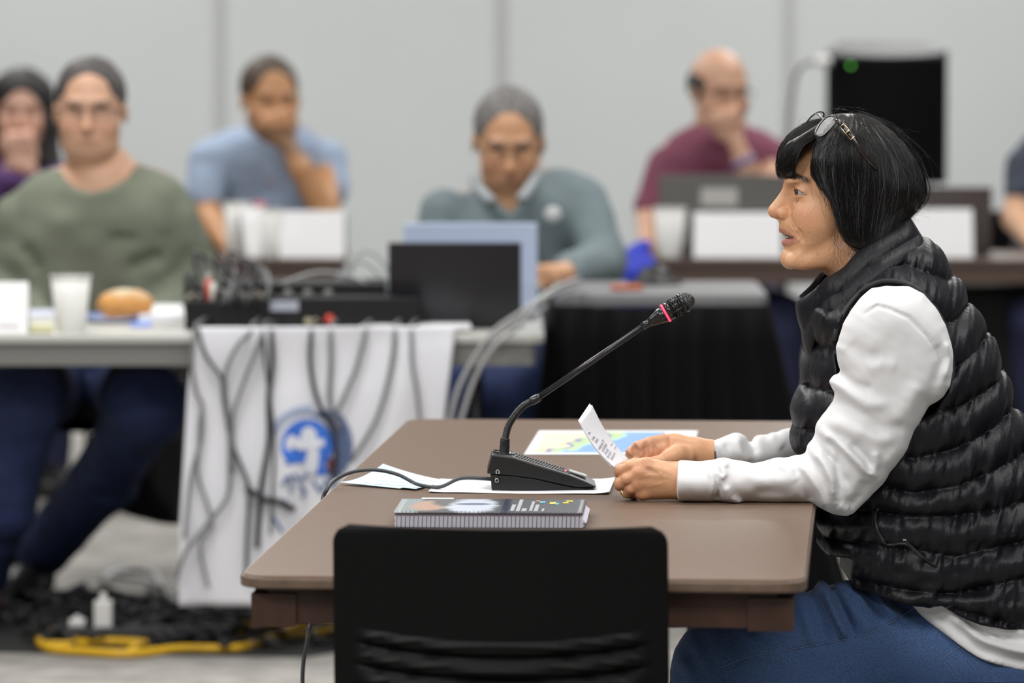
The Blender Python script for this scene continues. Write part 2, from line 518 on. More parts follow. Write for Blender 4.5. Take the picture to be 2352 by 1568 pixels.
for sx in (-1, 1):
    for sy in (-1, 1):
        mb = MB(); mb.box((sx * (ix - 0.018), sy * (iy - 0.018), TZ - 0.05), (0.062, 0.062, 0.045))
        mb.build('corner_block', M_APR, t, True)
    for sy in (-1, 1):
        mb = MB(); yy = sy * (iy - 0.25)
        mb.tube([(sx * (ix - 0.20), yy, TZ - 0.03), (sx * (ix - 0.20), yy, 0.0)], 0.014, 10)
        mb.build('leg', M_DARKMET, t, True)
for sy in (-1, 1):
    mb = MB(); yy = sy * (iy - 0.25)
    mb.tube([(-(ix - 0.20), yy, 0.25), (ix - 0.20, yy, 0.25)], 0.01, 8); mb.build('leg_brace', M_DARKMET, t, True)

# papers: thin sheets from corner pixels on the table, curled by a height function
M_PAPER = mat('white_paper', (0.80, 0.80, 0.82), 0.75, bump=(30, 0.15, 0.002))
def sheet(name, corners, zf, m, parent=None, n=24, th=0.0004, z=TZ):
    """corners = four world points near-left, near-right, far-right, far-left; zf(u,v) adds height"""
    a, b, c, d = [Vector(p) for p in corners]
    vv = []; ff = []
    for i in range(n + 1):
        for j in range(n + 1):
            u, v = i / n, j / n
            p = a.lerp(b, u).lerp(d.lerp(c, u), v); vv.append(p + Vector((0, 0, zf(u, v))))
    N = n + 1
    for i in range(n):
        for j in range(n): ff.append((i * N + j, (i + 1) * N + j, (i + 1) * N + j + 1, i * N + j + 1))
    mb = MB(); mb.add(vv, ff, True); o = mb.build(name, m, parent)
    s = o.modifiers.new('thick', 'SOLIDIFY'); s.thickness = th; s.offset = 0
    uv = o.data.uv_layers.new(name='uv')
    for l in o.data.loops:
        i, j = divmod(l.vertex_index, N); uv.data[l.index].uv = (i / n, j / n)
    return o
sh = sheet('paper_sheet', [onz(984, 1132, TZ), onz(1400, 1136, TZ), onz(1413, 1102, TZ), onz(1012, 1103, TZ)],
           lambda u, v: 0.0012 + 0.003 * max(0, u - 0.93) / 0.07 + 0.0018 * max(0, .06 - u) / .06 + 0.0006 * math.sin(u * 9), M_PAPER)
tag(sh, 'blank white sheet of paper lying under the desk microphone', 'paper')
# blue sheet, folded and lifted
m = mat('pale_blue_paper', (0.58, 0.74, 0.82), 0.75, noise=(60, 0.03, 3))
sh = sheet('paper_sheet', [onz(778, 1114, TZ), onz(955, 1127, TZ), onz(1040, 1105, TZ), onz(880, 1106, TZ)],
           lambda u, v: 0.0012 + 0.004 * (1 - v) * (1 - u) + v * v * (0.028 * (1 - u) ** 1.5) + 0.002 * (u > .8) * (1 - v), m)
tag(sh, 'creased pale blue sheet at the left table edge under the cable', 'paper')
mb = MB()
o_, e1 = onz(812, 1117, TZ + .006), (onz(955, 1126, TZ) - onz(778, 1114, TZ)).normalized()
e2 = (onz(880, 1106, TZ) - onz(778, 1114, TZ)).normalized()
for i in range(3):
    p0 = o_ + e2 * (0.02 + 0.03 * i) + Vector((0, 0, .004 + .002 * i)); mb.tube([p0 + e1 * (0.012 * k) + Vector((0, 0, .0012 * math.sin(k * 2.2 + i))) for k in range(8)], 0.0003, 4)
mb.build('handwriting', mat('blue_ink', (0.2, 0.3, 0.42), 0.6), sh)
# coloured map, tabloid sheet
def map_mat():
    m = bpy.data.materials.new('printed_map'); m.use_nodes = True; nt = m.node_tree; b = nt.nodes['Principled BSDF']
    b.inputs['Roughness'].default_value = 0.7; b.inputs['Specular IOR Level'].default_value = .2
    uv = nt.nodes.new('ShaderNodeUVMap'); uv.uv_map = 'uv'
    sp = nt.nodes.new('ShaderNodeSeparateXYZ'); nt.links.new(uv.outputs[0], sp.inputs[0])
    no = nt.nodes.new('ShaderNodeTexNoise'); no.inputs['Scale'].default_value = 5; no.inputs['Detail'].default_value = 5
    nt.links.new(uv.outputs[0], no.inputs['Vector'])
    def M(op, a, b_):
        n = nt.nodes.new('ShaderNodeMath'); n.operation = op
        for i, q in enumerate((a, b_)):
            if isinstance(q, (int, float)): n.inputs[i].default_value = q
            else: nt.links.new(q, n.inputs[i])
        return n.outputs[0]
    u, v = sp.outputs[0], sp.outputs[1]
    # sea lies to the right of a slanting coast
    t = M('ADD', M('SUBTRACT', M('MULTIPLY', u, 1.0), M('MULTIPLY', v, 0.42)), M('MULTIPLY', M('SUBTRACT', no.outputs['Fac'], 0.5), 0.45))
    r = nt.nodes.new('ShaderNodeValToRGB'); r.color_ramp.interpolation = 'EASE'
    e = r.color_ramp.elements; e[0].position = 0.0; e[0].color = (0.70, 0.70, 0.45, 1); e[1].position = 1.0; e[1].color = (0.20, 0.34, 0.66, 1)
    for p, c in ((0.03, (0.66, 0.66, 0.34, 1)), (0.07, (0.22, 0.15, 0.40, 1)), (0.11, (0.40, 0.62, 0.25, 1)), (0.17, (0.40, 0.58, 0.38, 1)), (0.22, (0.20, 0.34, 0.66, 1))):
        q = e.new(p); q.color = c
    nt.links.new(t, r.inputs[0])
    # white margins and a pale legend on the right
    def band(x, lo, hi): return M('MULTIPLY', M('GREATER_THAN', x, lo), M('LESS_THAN', x, hi))
    inside = M('MULTIPLY', band(u, 0.05, 0.97), band(v, 0.07, 0.93))
    leg = M('GREATER_THAN', u, 0.80)
    n2 = nt.nodes.new('ShaderNodeTexNoise'); n2.inputs['Scale'].default_value = 40; nt.links.new(uv.outputs[0], n2.inputs['Vector'])
    x1 = nt.nodes.new('ShaderNodeMix'); x1.data_type = 'RGBA'; nt.links.new(M('MULTIPLY', leg, 1.0), x1.inputs[0])
    nt.links.new(r.outputs[0], x1.inputs[6]); 
    r2 = nt.nodes.new('ShaderNodeValToRGB'); r2.color_ramp.elements[0].color = (0.5, 0.55, 0.6, 1); r2.color_ramp.elements[0].position = 0.35
    r2.color_ramp.elements[1].color = (0.60, 0.64, 0.68, 1); r2.color_ramp.elements[1].position = 0.5
    nt.links.new(n2.outputs['Fac'], r2.inputs[0]); nt.links.new(r2.outputs[0], x1.inputs[7])
    x2 = nt.nodes.new('ShaderNodeMix'); x2.data_type = 'RGBA'; nt.links.new(inside, x2.inputs[0])
    x2.inputs[6].default_value = (0.72, 0.73, 0.72, 1); nt.links.new(x1.outputs[2], x2.inputs[7])
    nt.links.new(x2.outputs[2], b.inputs['Base Color'])
    return m
sh = sheet('map_sheet', [onz(1203, 1045, TZ), onz(1590, 1045, TZ), onz(1604, 990, TZ), onz(1238, 990, TZ)],
           lambda u, v: 0.0012, map_mat())
tag(sh, 'printed colour map lying flat beyond the microphone', 'map')

# ---- spiral bound booklet
bl, br = onz(903, 1212, TZ), onz(1343, 1214, TZ)
ux = (br - bl).normalized(); uy = Vector((-ux.y, ux.x, 0)); W_ = (br - bl).length; H_ = 0.021; D_ = 0.205
def bk(u, v, z=0): return bl + ux * u + uy * v + Vector((0, 0, z))
book = thing('spiral_booklet', 'thick spiral bound booklet with dark photo cover', 'booklet', bl)
mb = MB()
rnd = random.Random(4)
nl = 26
for i in range(nl):
    z0 = 0.0006 + i * H_ / nl; dx = rnd.uniform(-.0015, .002) + (0.004 * math.sin(i / 4.0) if i > 8 else 0); sl = 0.28 * z0
    mb.prism([bk(0.002 + dx * .3, 0.006 + sl, z0), bk(W_ + dx - .002, 0.006 + sl, z0), bk(W_ + dx - .002, D_ + rnd.uniform(-.001, .001), z0), bk(0.002, D_, z0)], Vector((0, 0, H_ / nl * .75)))
mb.build('page_block', mat('page_edges', (0.66, 0.66, 0.74), 0.8), book)
def cover_mat():
    m = bpy.data.materials.new('photo_cover'); m.use_nodes = True; nt = m.node_tree; b = nt.nodes['Principled BSDF']
    b.inputs['Roughness'].default_value = 0.22
    uv = nt.nodes.new('ShaderNodeUVMap'); uv.uv_map = 'uv'
    def blob(cx, cy, rx, ry, nz):
        mp = nt.nodes.new('ShaderNodeMapping'); mp.inputs['Location'].default_value = (-cx / rx, -cy / ry, 0); mp.inputs['Scale'].default_value = (1 / rx, 1 / ry, 0)
        nt.links.new(uv.outputs[0], mp.inputs['Vector'])
        n = nt.nodes.new('ShaderNodeTexNoise'); n.inputs['Scale'].default_value = 9; nt.links.new(uv.outputs[0], n.inputs['Vector'])
        ad = nt.nodes.new('ShaderNodeVectorMath'); ad.operation = 'LENGTH'; nt.links.new(mp.outputs[0], ad.inputs[0])
        s_ = nt.nodes.new('ShaderNodeMath'); s_.operation = 'MULTIPLY_ADD'; nt.links.new(n.outputs['Fac'], s_.inputs[0]); s_.inputs[1].default_value = nz; nt.links.new(ad.outputs['Value'], s_.inputs[2])
        r = nt.nodes.new('ShaderNodeMapRange'); r.inputs['From Min'].default_value = 0.8 + nz * .5; r.inputs['From Max'].default_value = 1.15 + nz * .5; r.inputs['To Min'].default_value = 1; r.inputs['To Max'].default_value = 0
        nt.links.new(s_.outputs[0], r.inputs['Value']); return r.outputs[0]
    cur = None; base = (0.07, 0.075, 0.085)
    for (c, cx, cy, rx, ry, nz) in (((0.30, 0.34, 0.35), 0.03, 0.5, 0.10, 1.2, 0.4), ((0.52, 0.33, 0.24), 0.17, 0.5, 0.10, 0.35, 0.5),
                                    ((0.13, 0.12, 0.12), 0.30, 0.75, 0.12, 0.35, 0.3), ((0.62, 0.68, 0.78), 0.40, 0.5, 0.13, 0.5, 0.7),
                                    ((0.14, 0.17, 0.26), 0.40, 0.62, 0.10, 0.08, 0.3), ((0.02, 0.03, 0.06), 0.58, 0.5, 0.02, 1.2, 0.2)):
        x = nt.nodes.new('ShaderNodeMix'); x.data_type = 'RGBA'; nt.links.new(blob(cx, cy, rx, ry, nz), x.inputs[0])
        if cur is None: x.inputs[6].default_value = (*base, 1)
        else: nt.links.new(cur, x.inputs[6])
        x.inputs[7].default_value = (*c, 1); cur = x.outputs[2]
    nt.links.new(cur, b.inputs['Base Color'])
    return m
cov = sheet('cover', [bk(0, .006, H_ + .001), bk(W_ - .002, .006, H_ + .001), bk(W_ - .002, D_ + .002, H_ + .001), bk(0, D_ + .002, H_ + .001)], lambda u, v: 0.0, cover_mat(), book, th=0.0006)
mb = MB()
for (u0, u1, v0, v1) in ((.605, .625, .16, .60), (.635, .655, .14, .95), (.665, .69, .14, .34), (.705, .72, .16, .82), (.73, .75, .14, .60), (.77, .782, .14, .34)):
    mb.prism([bk(u0 * W_, v0 * D_, H_ + .0016), bk(u1 * W_, v0 * D_, H_ + .0016), bk((u1) * W_, v1 * D_, H_ + .0016), bk((u0) * W_, v1 * D_, H_ + .0016)], Vector((0, 0, .0002)))
mb.build('cover_lettering', mat('cover_grey', (0.33, 0.35, 0.37), 0.5), book)
for (c, rects) in (((.75, .55, .06), ((.80, .835, .66, .78), (.87, .90, .70, .78), (.885, .92, .82, .9))), ((.12, .5, .6), ((.745, .775, .74, .82), (.83, .85, .62, .7))), ((.7, .16, .08), ((.725, .745, .82, .9),))):
    mb = MB()
    for (u0, u1, v0, v1) in rects: mb.prism([bk(u0 * W_, v0 * D_, H_ + .0016), bk(u1 * W_, v0 * D_, H_ + .0016), bk(u1 * W_, v1 * D_, H_ + .0016), bk(u0 * W_, v1 * D_, H_ + .0016)], Vector((0, 0, .0002)))
    mb.build('cover_logo', mat('logo_%.2f' % c[0], c, 0.5), book)
mb = MB(); mb.prism([bk(.10 * W_, D_, H_ - .001), bk(.28 * W_, D_, H_ - .001), bk(.275 * W_, D_ + .013, H_ + .001), bk(.105 * W_, D_ + .013, H_ + .001)], Vector((0, 0, .0006)))
mb.build('index_tab', mat('tab_white', (.8, .8, .8), .4), book)
for i in range(44):
    u = 0.006 + i * (W_ - 0.014) / 43; rr = H_ / 2 + .0022
    mb = MB(); mb.tube([bk(u + .0012 * math.sin(a / 2), 0.010 - rr * 1.0 * math.cos(a) * .85 - .004, rr + rr * math.sin(a) * 1.0) for a in [-.45 * PI + .9 * PI * k / 12 * 1.0 for k in range(13)]] , 0.00055, 5)
    mb.build('binding_ring', mat('ring_wire', (0.05, 0.03, 0.07), 0.35, metal=.4), book)

# ---- desk microphone
MY = onz(1240, 1122, TZ).y
def mc(u, v, Y=None):
    (a, b), = C4((u, v)); return at(a, b, MY if Y is None else Y)
M_MIC = mat('mic_plastic', (0.015, 0.0155, 0.016), 0.45, spec=.35, bump=(1500, 0.35, 0.0004))
mic = thing('desk_microphone', 'black gooseneck desk microphone with a lit red ring', 'microphone', (at(1180, 1100, MY).x, MY, TZ + .0016))
NB = MY - 0.045; FB = MY + 0.055
def prof(pts, Y): return [at(*C4(p)[0], Y) for p in pts]
DZ = Vector((0, FB - NB, 0))
zb = TZ + .0016
upper = [(95, 1234), (56, 1372), (230, 1385), (400, 1405), (600, 1450), (700, 1470), (800, 1468), (848, 1466), (760, 1424), (655, 1382), (450, 1318), (240, 1252)]
mb = MB(); pr = prof(upper, NB)
for p in pr: p.z = max(p.z, zb)
mb.prism(pr, DZ); o = mb.build('housing', M_MIC, mic); add_mod_bevel(o, .003)
lower = [(82, 1380), (92, 1490), (640, 1484), (846, 1470), (700, 1474), (600, 1456), (400, 1410), (230, 1388)]
pl = prof(lower, NB + .003)
for p in pl: p.z = max(p.z, zb)
pl[1].z = pl[2].z = zb
mb = MB(); mb.prism(pl, DZ - Vector((0, .006, 0))); o = mb.build('base', M_MIC, mic); add_mod_bevel(o, .0015)
# ribs of the little loudspeaker on the sloping top
a0, a1 = at(*C4((265, 1262))[0], NB), at(*C4((640, 1380))[0], NB)
sd = (a1 - a0); nrm = Vector((-sd.z, 0, sd.x)).normalized()
if nrm.z < 0: nrm = -nrm
for i in range(20):
    p = a0 + sd * (i / 19) + nrm * .0006; w0 = .014 + .0012 * i * .2
    mb = MB(); mb.tube(bez([p + Vector((0, .016, 0)), p + Vector((.004, .05, 0)) + nrm * .0012, p + Vector((0, .084, 0))], 6), .0011, 6)
    mb.build('speaker_rib', mat('mic_rib', (0.035, 0.036, 0.037), 0.35), mic)
mb = MB(); mb.box(at(*C4((700, 1396))[0], NB) + Vector((.003, .05, .001)), (.030, .030, .003), Matrix.Rotation(math.atan2(-sd.z, sd.x), 3, 'Y'), .001)
mb.build('talk_button', mat('grey_button', (.30, .32, .30), .4), mic)
mb = MB(); mb.box(at(*C4((617, 1372))[0], NB) + Vector((.002, .045, .001)), (.003, .007, .002), Matrix.Rotation(math.atan2(-sd.z, sd.x), 3, 'Y'), .0008)
mb.build('status_light', mat('red_led', (.8, .02, .03), .3, emit=(1, .05, .08, 5)), mic)
RX = Matrix.Rotation(PI / 2, 3, 'X')
mb = MB(); c = at(*C4((129, 1419))[0], NB + .0028); mb.lathe([(.0058, -.001), (.0058, .0012), (.0048, .0012)], c, RX, 24); mb.build('jack_rim', mat('jack_black', (.01, .01, .01), .3), mic)
mb = MB(); mb.lathe([(.0021, 0), (.0034, .0006), (.0034, .002), (.0021, .002)], c + Vector((0, -.001, 0)), RX, 20, False); mb.build('headphone_jack', mat('jack_metal', (.5, .47, .42), .3, metal=.9), mic)
mb = MB(); c = at(*C4((135, 1358))[0], NB - .0006)
mb.tube([c + Vector((.0024 * math.cos(a), 0, .003 * math.sin(a) )) for a in [PI * k / 10 for k in range(11)]], .00045, 5)
for s_ in (-1, 1): mb.tube([c + Vector((s_ * .0024, 0, .0004)), c + Vector((s_ * .0022, 0, -.0026)), c + Vector((s_ * .0010, 0, -.0026))], .0006, 5)
mb.build('headphone_symbol', mat('print_white', (.7, .7, .7), .6), mic)
# neck
ctr = MY + .005
pA = mc(183, 1222, ctr)
mb = MB(); mb.lathe([(.019, -.0005), (.019, .0016), (.0165, .0022), (.016, .0005)], at(*C4((175, 1222))[0], ctr), Matrix.Rotation(.16, 3, 'Y'), 40); mb.build('neck_collar', mat('mic_gloss', (.008, .008, .008), .15), mic)
goose = bez([mc(183, 1225, ctr), mc(186, 1170, ctr), mc(190, 1120, ctr), mc(213, 1030, ctr), mc(262, 950, ctr), mc(320, 886, ctr), mc(378, 852, ctr)], 30)
rs = []
for i in range(len(goose)):
    q = i / (len(goose) - 1); r = .0078 if q < .34 else .0056
    if q < .3: r = .0084 - .002 * q
    rs.append(r * (1 + .06 * (1 if (i // 2) % 2 else -1)))
mb = MB(); mb.tube(goose, rs, 14); mb.build('gooseneck', mat('flex_rubber', (.012, .012, .013), .35), mic)
def seg(name, pts, rr, m_, n=16):
    mb = MB(); mb.tube([mc(*p, ctr) for p in pts], rr, n); return mb.build(name, m_, mic)
M_TUBE = mat('mic_tube', (.030, .031, .033), .28, metal=.3)
seg('neck_joint', [(368, 860), (382, 850), (425, 826), (440, 817)], [.0052, .0068, .0068, .0052], M_TUBE)
seg('neck_tube', [(430, 822), (1185, 308)], [.0047, .0047], M_TUBE)
seg('head_collar', [(1175, 314), (1232, 281)], [.0058, .0062], M_TUBE)
seg('head_cone', [(1228, 284), (1245, 274), (1300, 242), (1343, 216)], [.0065, .0075, .0118, .0150], mat('mic_head', (.02, .02, .021), .22, metal=.2), 24)
seg('light_ring', [(1338, 219), (1350, 212)], [.0156, .0156], mat('ring_red', (.9, .05, .08), .3, emit=(1.0, .04, .10, 2.2)), 32)
ax = (mc(1440, 160, ctr) - mc(1343, 216, ctr)).normalized()
b0 = mc(1349, 213, ctr); Rm = ax.to_track_quat('Z', 'Y').to_matrix()
mb = MB(); mb.lathe([(.0148, 0), (.0152, .010), (.0138, .0102), (.0138, .028), (.0160, .028), (.0168, .030), (.0168, .034), (.014, .035)], b0, Rm, 32)
for k in range(12):
    a = 2 * PI * k / 12
    for j in range(4): pass
for j in range(4):
    z = .013 + .004 * j
    mb.lathe([(.0142, z), (.0158, z + .0002), (.0158, z + .0018), (.0142, z + .002)], b0, Rm, 32, False)
for k in range(6):
    a = 2 * PI * k / 6 + .3
    mb.tube([b0 + Rm @ Vector((.0152 * math.cos(a), .0152 * math.sin(a), .010)), b0 + Rm @ Vector((.0152 * math.cos(a), .0152 * math.sin(a), .030))], .0016, 6)
mb.build('capsule_body', mat('mic_head'), mic)
gm = mat('mic_grille', (.035, .035, .036), .35, metal=.5)
nt = gm.node_tree; vo = nt.nodes.new('ShaderNodeTexVoronoi'); vo.inputs['Scale'].default_value = 420; tcn = nt.nodes.new('ShaderNodeTexCoord'); nt.links.new(tcn.outputs['Object'], vo.inputs['Vector'])
bpn = nt.nodes.new('ShaderNodeBump'); bpn.inputs['Strength'].default_value = 1; bpn.inputs['Distance'].default_value = .0016; nt.links.new(vo.outputs['Distance'], bpn.inputs['Height']); nt.links.new(bpn.outputs[0], nt.nodes['Principled BSDF'].inputs['Normal'])
crn = nt.nodes.new('ShaderNodeValToRGB'); crn.color_ramp.elements[0].color = (.002, .002, .002, 1); crn.color_ramp.elements[0].position = .25; crn.color_ramp.elements[1].color = (.09, .09, .09, 1); crn.color_ramp.elements[1].position = .55
nt.links.new(vo.outputs['Distance'], crn.inputs[0]); nt.links.new(crn.outputs[0], nt.nodes['Principled BSDF'].inputs['Base Color'])
mb = MB(); mb.lathe([(.0155 * math.cos(a), .034 + .0165 * math.sin(a)) for a in [PI / 2 * k / 12 for k in range(13)]], b0, Rm, 32); mb.build('grille', gm, mic)
# cable to the left, over the table edge and down
CY = MY
pts = [at(1128, 1100, CY), at(1060, 1098, CY - .01), at(1010, 1105, CY - .03), at(960, 1104, CY - .02), at(915, 1090, CY), at(865, 1079, CY), at(815, 1082, CY), at(775, 1098, CY), at(752, 1122, CY - .02)]
pts[2].z = TZ + .006; pts[3].z = TZ + .009
ep = onz(752, 1122, TZ); down = [Vector((ep.x - .006, CY - .05, TZ - .03)), Vector((ep.x + .02, CY - .3, TZ - .12)), Vector((at(717, 1425, 7.2).x, 7.2, at(717, 1425, 7.2).z)), at(706, 1470, 7.2), at(697, 1520, 7.2), at(695, 1580, 7.2), at(700, 1640, 7.2)]
gr = at(700, 1640, 7.2); down.append(Vector((gr.x + .06, 7.3, .01))); down.append(Vector((gr.x + .4, 7.6, .006)))
mb = MB(); mb.tube(bez(pts + down, 10), .0032, 8)
tag(mb.build('microphone_cable', mat('cable_grey', (.045, .048, .055), .45)), 'dark cable curving from the desk microphone over the left table edge', 'cable')
# ------------------------------------------------------------------ stacking chairs
M_SHELL = mat('black_plastic', (0.0028, 0.0028, 0.0030), 0.5, spec=.12, bump=(500, .15, .0005))
def make_chair(label, group=None):
    """origin on the floor below the seat; the sitter faces +Y, the backrest stands at -Y"""
    t = thing('stacking_chair', label, 'chair', group=group)
    NX, NZ = 60, 70; vv = []; ff = []
    for j in range(NZ + 1):
        q = j / NZ
        for i in range(NX + 1):
            u = 2 * i / NX - 1
            # rounded upper corners
            z = .44 + q * (.826 - .44)
            hw = .2225 + .003 * (1 - q)
            rc = .022; top = .826 - z
            if top < rc: hw -= rc - math.sqrt(max(0, rc * rc - (rc - top) ** 2))
            x = u * hw
            y = -.235 - (z - .44) * .13 + .030 * u * u
            e = 1 / (1 + math.exp(-(.86 - abs(u)) * 40))
            for zc in (.663, .633, .603):
                zz = zc + .022 * u * u
                y -= .0075 * math.exp(-((z - zz) / .0050) ** 2) * e; y += .0060 * math.exp(-((z - zz + .010) / .0045) ** 2) * e
            z += .004 * (1 - u * u) * 0 - .004 * u * abs(u) * 0
            vv.append((x, y, z))
    for j in range(NZ):
        for i in range(NX):
            a = j * (NX + 1) + i; ff.append((a, a + 1, a + NX + 2, a + NX + 1))
    mb = MB(); mb.add(vv, ff, True); o = mb.build('backrest', M_SHELL, t, True)
    s = o.modifiers.new('thick', 'SOLIDIFY'); s.thickness = .011; s.offset = 0; b = o.modifiers.new('b', 'BEVEL'); b.width = .004; b.segments = 3; b.limit_method = 'ANGLE'
    vv = []; ff = []
    N = 24
    for j in range(N + 1):
        for i in range(N + 1):
            u = 2 * i / N - 1; w_ = 2 * j / N - 1
            r = (abs(u) ** 5 + abs(w_) ** 5) ** .2; m_ = max(abs(u), abs(w_)); k = m_ / r if r > 1e-6 else 1
            vv.append((u * k * .225, w_ * k * .22, .455 + .012 * (u * k) ** 2 - .018 * max(0, w_ * k) ** 3 - .006))
    for j in range(N):
        for i in range(N):
            a = j * (N + 1) + i; ff.append((a, a + 1, a + N + 2, a + N + 1))
    mb = MB(); mb.add(vv, ff, True); o = mb.build('seat', M_SHELL, t, True)
    s = o.modifiers.new('thick', 'SOLIDIFY'); s.thickness = .014; s.offset = -1
    for sx in (-1, 1):
        mb = MB(); mb.tube(bez([(sx * .20, -.262, .60), (sx * .205, -.245, .47), (sx * .205, -.15, .43), (sx * .205, .12, .43), (sx * .21, .20, .40)], 6), .011, 10); mb.build('side_frame', M_DARKMET, t, True)
        mb = MB(); mb.tube([(sx * .21, .19, .41), (sx * .225, .235, .0)], .011, 10); mb.build('leg', M_DARKMET, t, True)
        mb = MB(); mb.tube([(sx * .205, -.18, .43), (sx * .225, -.27, .0)], .011, 10); mb.build('leg', M_DARKMET, t, True)
    return t
def copy_tree(o, parent=None):
    c = o.copy(); COL.objects.link(c); c.parent = parent
    for ch in list(o.children): copy_tree(ch, c)
    return c
cp = at(1150, 1215, 6.49)
chair0 = make_chair('black plastic chair with ribbed back, pushed against the near table end')
chair0.location = (cp.x + .018, 6.49 + .285, 0); chair0.rotation_euler = (0, 0, T_A)
def chair(x, y, rz, label, group=None):
    c = copy_tree(chair0); c.location = (x, y, 0); c.rotation_euler = (0, 0, rz); c['label'] = label
    if group: c['group'] = group
    return c
chair(at(2180, 1500, Y0_SEAT).x + .02, Y0_SEAT, PI / 2, 'black plastic chair under the seated woman in the puffer vest')
# ------------------------------------------------------------------ the speaking woman
Y0 = 7.83                            # her middle plane
M_SKIN = mat('skin', attr='tint', rough=0.46, spec=0.42, sss=0.12, noise=(260, 0.05, 3), bump=(900, 0.12, 0.0006))
SK = np.array((0.64, 0.345, 0.190), dtype=np.float32)
root = thing('person', 'dark-haired woman in black puffer vest and white sleeves speaking at the microphone', 'person', (at(2180, 1500, Y0).x, Y0, 0))
WOMAN = root
# ---- head
def px2(v, Y=Y0):
    """frame pixel of each vertex as seen at its own depth (only to lay out pigment zones on the traced face)"""
    dx = v[:, 0]; dy = v[:, 1]; dz = v[:, 2] - CAM.z
    zc = dy * CT - dz * ST; yc = dy * ST + dz * CT
    return 1176 + F_PX * dx / zc, 784 - F_PX * yc / zc
h = 0.00125
lo = at(1755, 665, Y0); hi = at(2135, 262, Y0)
fd = Field((lo.x, Y0 - .088, lo.z), (hi.x, Y0 + .088, hi.z), h)
face = [(1975, 290), (1925, 290), (1880, 302), (1840, 338), (1813, 382), (1803, 400), (1800.5, 412), (1801.5, 424), (1803.5, 434), (1806, 447), (1807, 462), (1806, 478), (1801, 492), (1792.5, 503), (1789.8, 510), (1789.2, 514),
        (1788.6, 520), (1789.5, 528), (1792, 536), (1795, 545), (1798, 552), (1799.5, 560), (1801.5, 566), (1802.2, 572.5), (1799.5, 580), (1797.6, 590), (1798.5, 600), (1803, 608), (1809, 613), (1816, 615.2), (1825, 613.8), (1835, 610.6), (1847, 609), (1862, 608),
        (1885, 604), (1925, 590), (1955, 560), (1990, 520), (2040, 490), (2070, 440), (2072, 390), (2055, 340), (2020, 305)]
fd.inflate(face, Y0, .0780, .120, q=1.54, blur=.010)
FWL = lambda dpx, o=0.0: .078 * (1 - (1 - dpx / 1443 / .12) ** 2) ** .65 + o
fd.inflate([(1850, 560), (1842, 608), (1859, 609.6), (1874, 613.5), (1887, 621.5), (1901, 634), (1925, 668), (1940, 760), (2070, 760), (2078, 560), (2060, 480), (1960, 470)], Y0, .0560, .062, k=.012)

def mir(fn):
    for s_ in (-1, 1): fn(s_)
def P(u, v, lat): 
    q = at(u, v, Y0); return (q.x, Y0 + lat, q.z)
# cheeks, jaw, brow
for s_ in (-1, 1):
    fd.ell(P(1852, 492, s_ * .044), (.020, .013, .020), .022)
    fd.ell(P(1822, 415, s_ * .026), (.013, .018, .007), .012)                       # brow
    fd.ell(P(1822, 437, s_ * .047), (.017, .010, .0095), .012, 'sub')              # socket
    fd.ell(P(1850, 600, s_ * .030), (.030, .012, .010), .02)                        # jowl
# nose
nose = [(1803, 424), (1799.5, 431), (1794, 439), (1785.5, 451.5), (1779, 460), (1772.7, 467.8), (1768, 475), (1765.6, 482), (1765.2, 487), (1767.4, 493.5), (1772, 498.6), (1780, 501.6), (1789, 504.5), (1806, 508), (1822, 500), (1822, 440), (1812, 424)]
fd.inflate(nose, Y0, .0112, .0125, .006)
fd.cap(P(1777.5, 485, 0), P(1788, 487, 0), .0076, .0082, .006)
for s_ in (-1, 1):
    fd.ell(P(1799.5, 489.5, s_ * .0145), (.0104, .0068, .0092), .0035)
    0 and fd.chain([(P(1809, 479, s_ * .0190), .0004), (P(1812, 490, s_ * .0205), .0006), (P(1809, 499, s_ * .0190), .0004)], .003, 'sub')
    fd.ell(P(1786, 502.5, s_ * .0068), (.0052, .0026, .0036), .001, 'sub')
    fd.chain([(P(1813, 497, s_ * FWL(22, -.001)), .0003), (P(1822, 512, s_ * FWL(33, -.0005)), .0012), (P(1832, 530, s_ * FWL(43, -.0005)), .0010), (P(1838, 546, s_ * FWL(41, 0)), .0004)], .009, 'sub')
    fd.chain([(P(1823, 459, s_ * FWL(17)), .0003), (P(1830, 465, s_ * FWL(24)), .0008), (P(1841, 463, s_ * FWL(35)), .0003)], .006, 'sub')
# mouth, slightly open
mouth = [(1778, 534.0), (1789, 533.0), (1795, 534.2), (1806, 537.5), (1818, 541), (1832, 546), (1826, 548), (1814, 547.8), (1806, 548), (1798, 550), (1778, 552)]
mf = Field((lo.x, Y0 - .088, lo.z), (hi.x, Y0 + .088, hi.z), h)
mf.inflate(mouth, Y0, .044, .0045)
lim = Field((lo.x, Y0 - .088, lo.z), (hi.x, Y0 + .088, hi.z), h); lim.d = -(fd.d + .011)
mcut = np.maximum(mf.d, lim.d); fd.d = np.maximum(fd.d, -mcut); del mf, lim, mcut
for s_ in (-1, 1):
    # lips wrap from the middle to the corners
    fd.chain([(P(1796.5, 528.0, 0), .0040), (P(1799.5, 529.5, s_ * .008), .0041), (P(1807, 533.5, s_ * FWL(13, -.002)), .0034), (P(1820, 540, s_ * FWL(25, -.002)), .0028), (P(1831, 545.4, s_ * FWL(34, -.001)), .0014)], .0030)
    fd.chain([(P(1803.5, 557.5, 0), .0050), (P(1806, 557, s_ * .008), .0050), (P(1812, 555.5, s_ * FWL(11, -.001)), .0044), (P(1821, 552, s_ * FWL(22, -.002)), .0032), (P(1831, 548.4, s_ * FWL(34, -.001)), .0014)], .0030)
# chin
fd.ell(P(1815, 594, 0), (.0125, .018, .0125), .012)
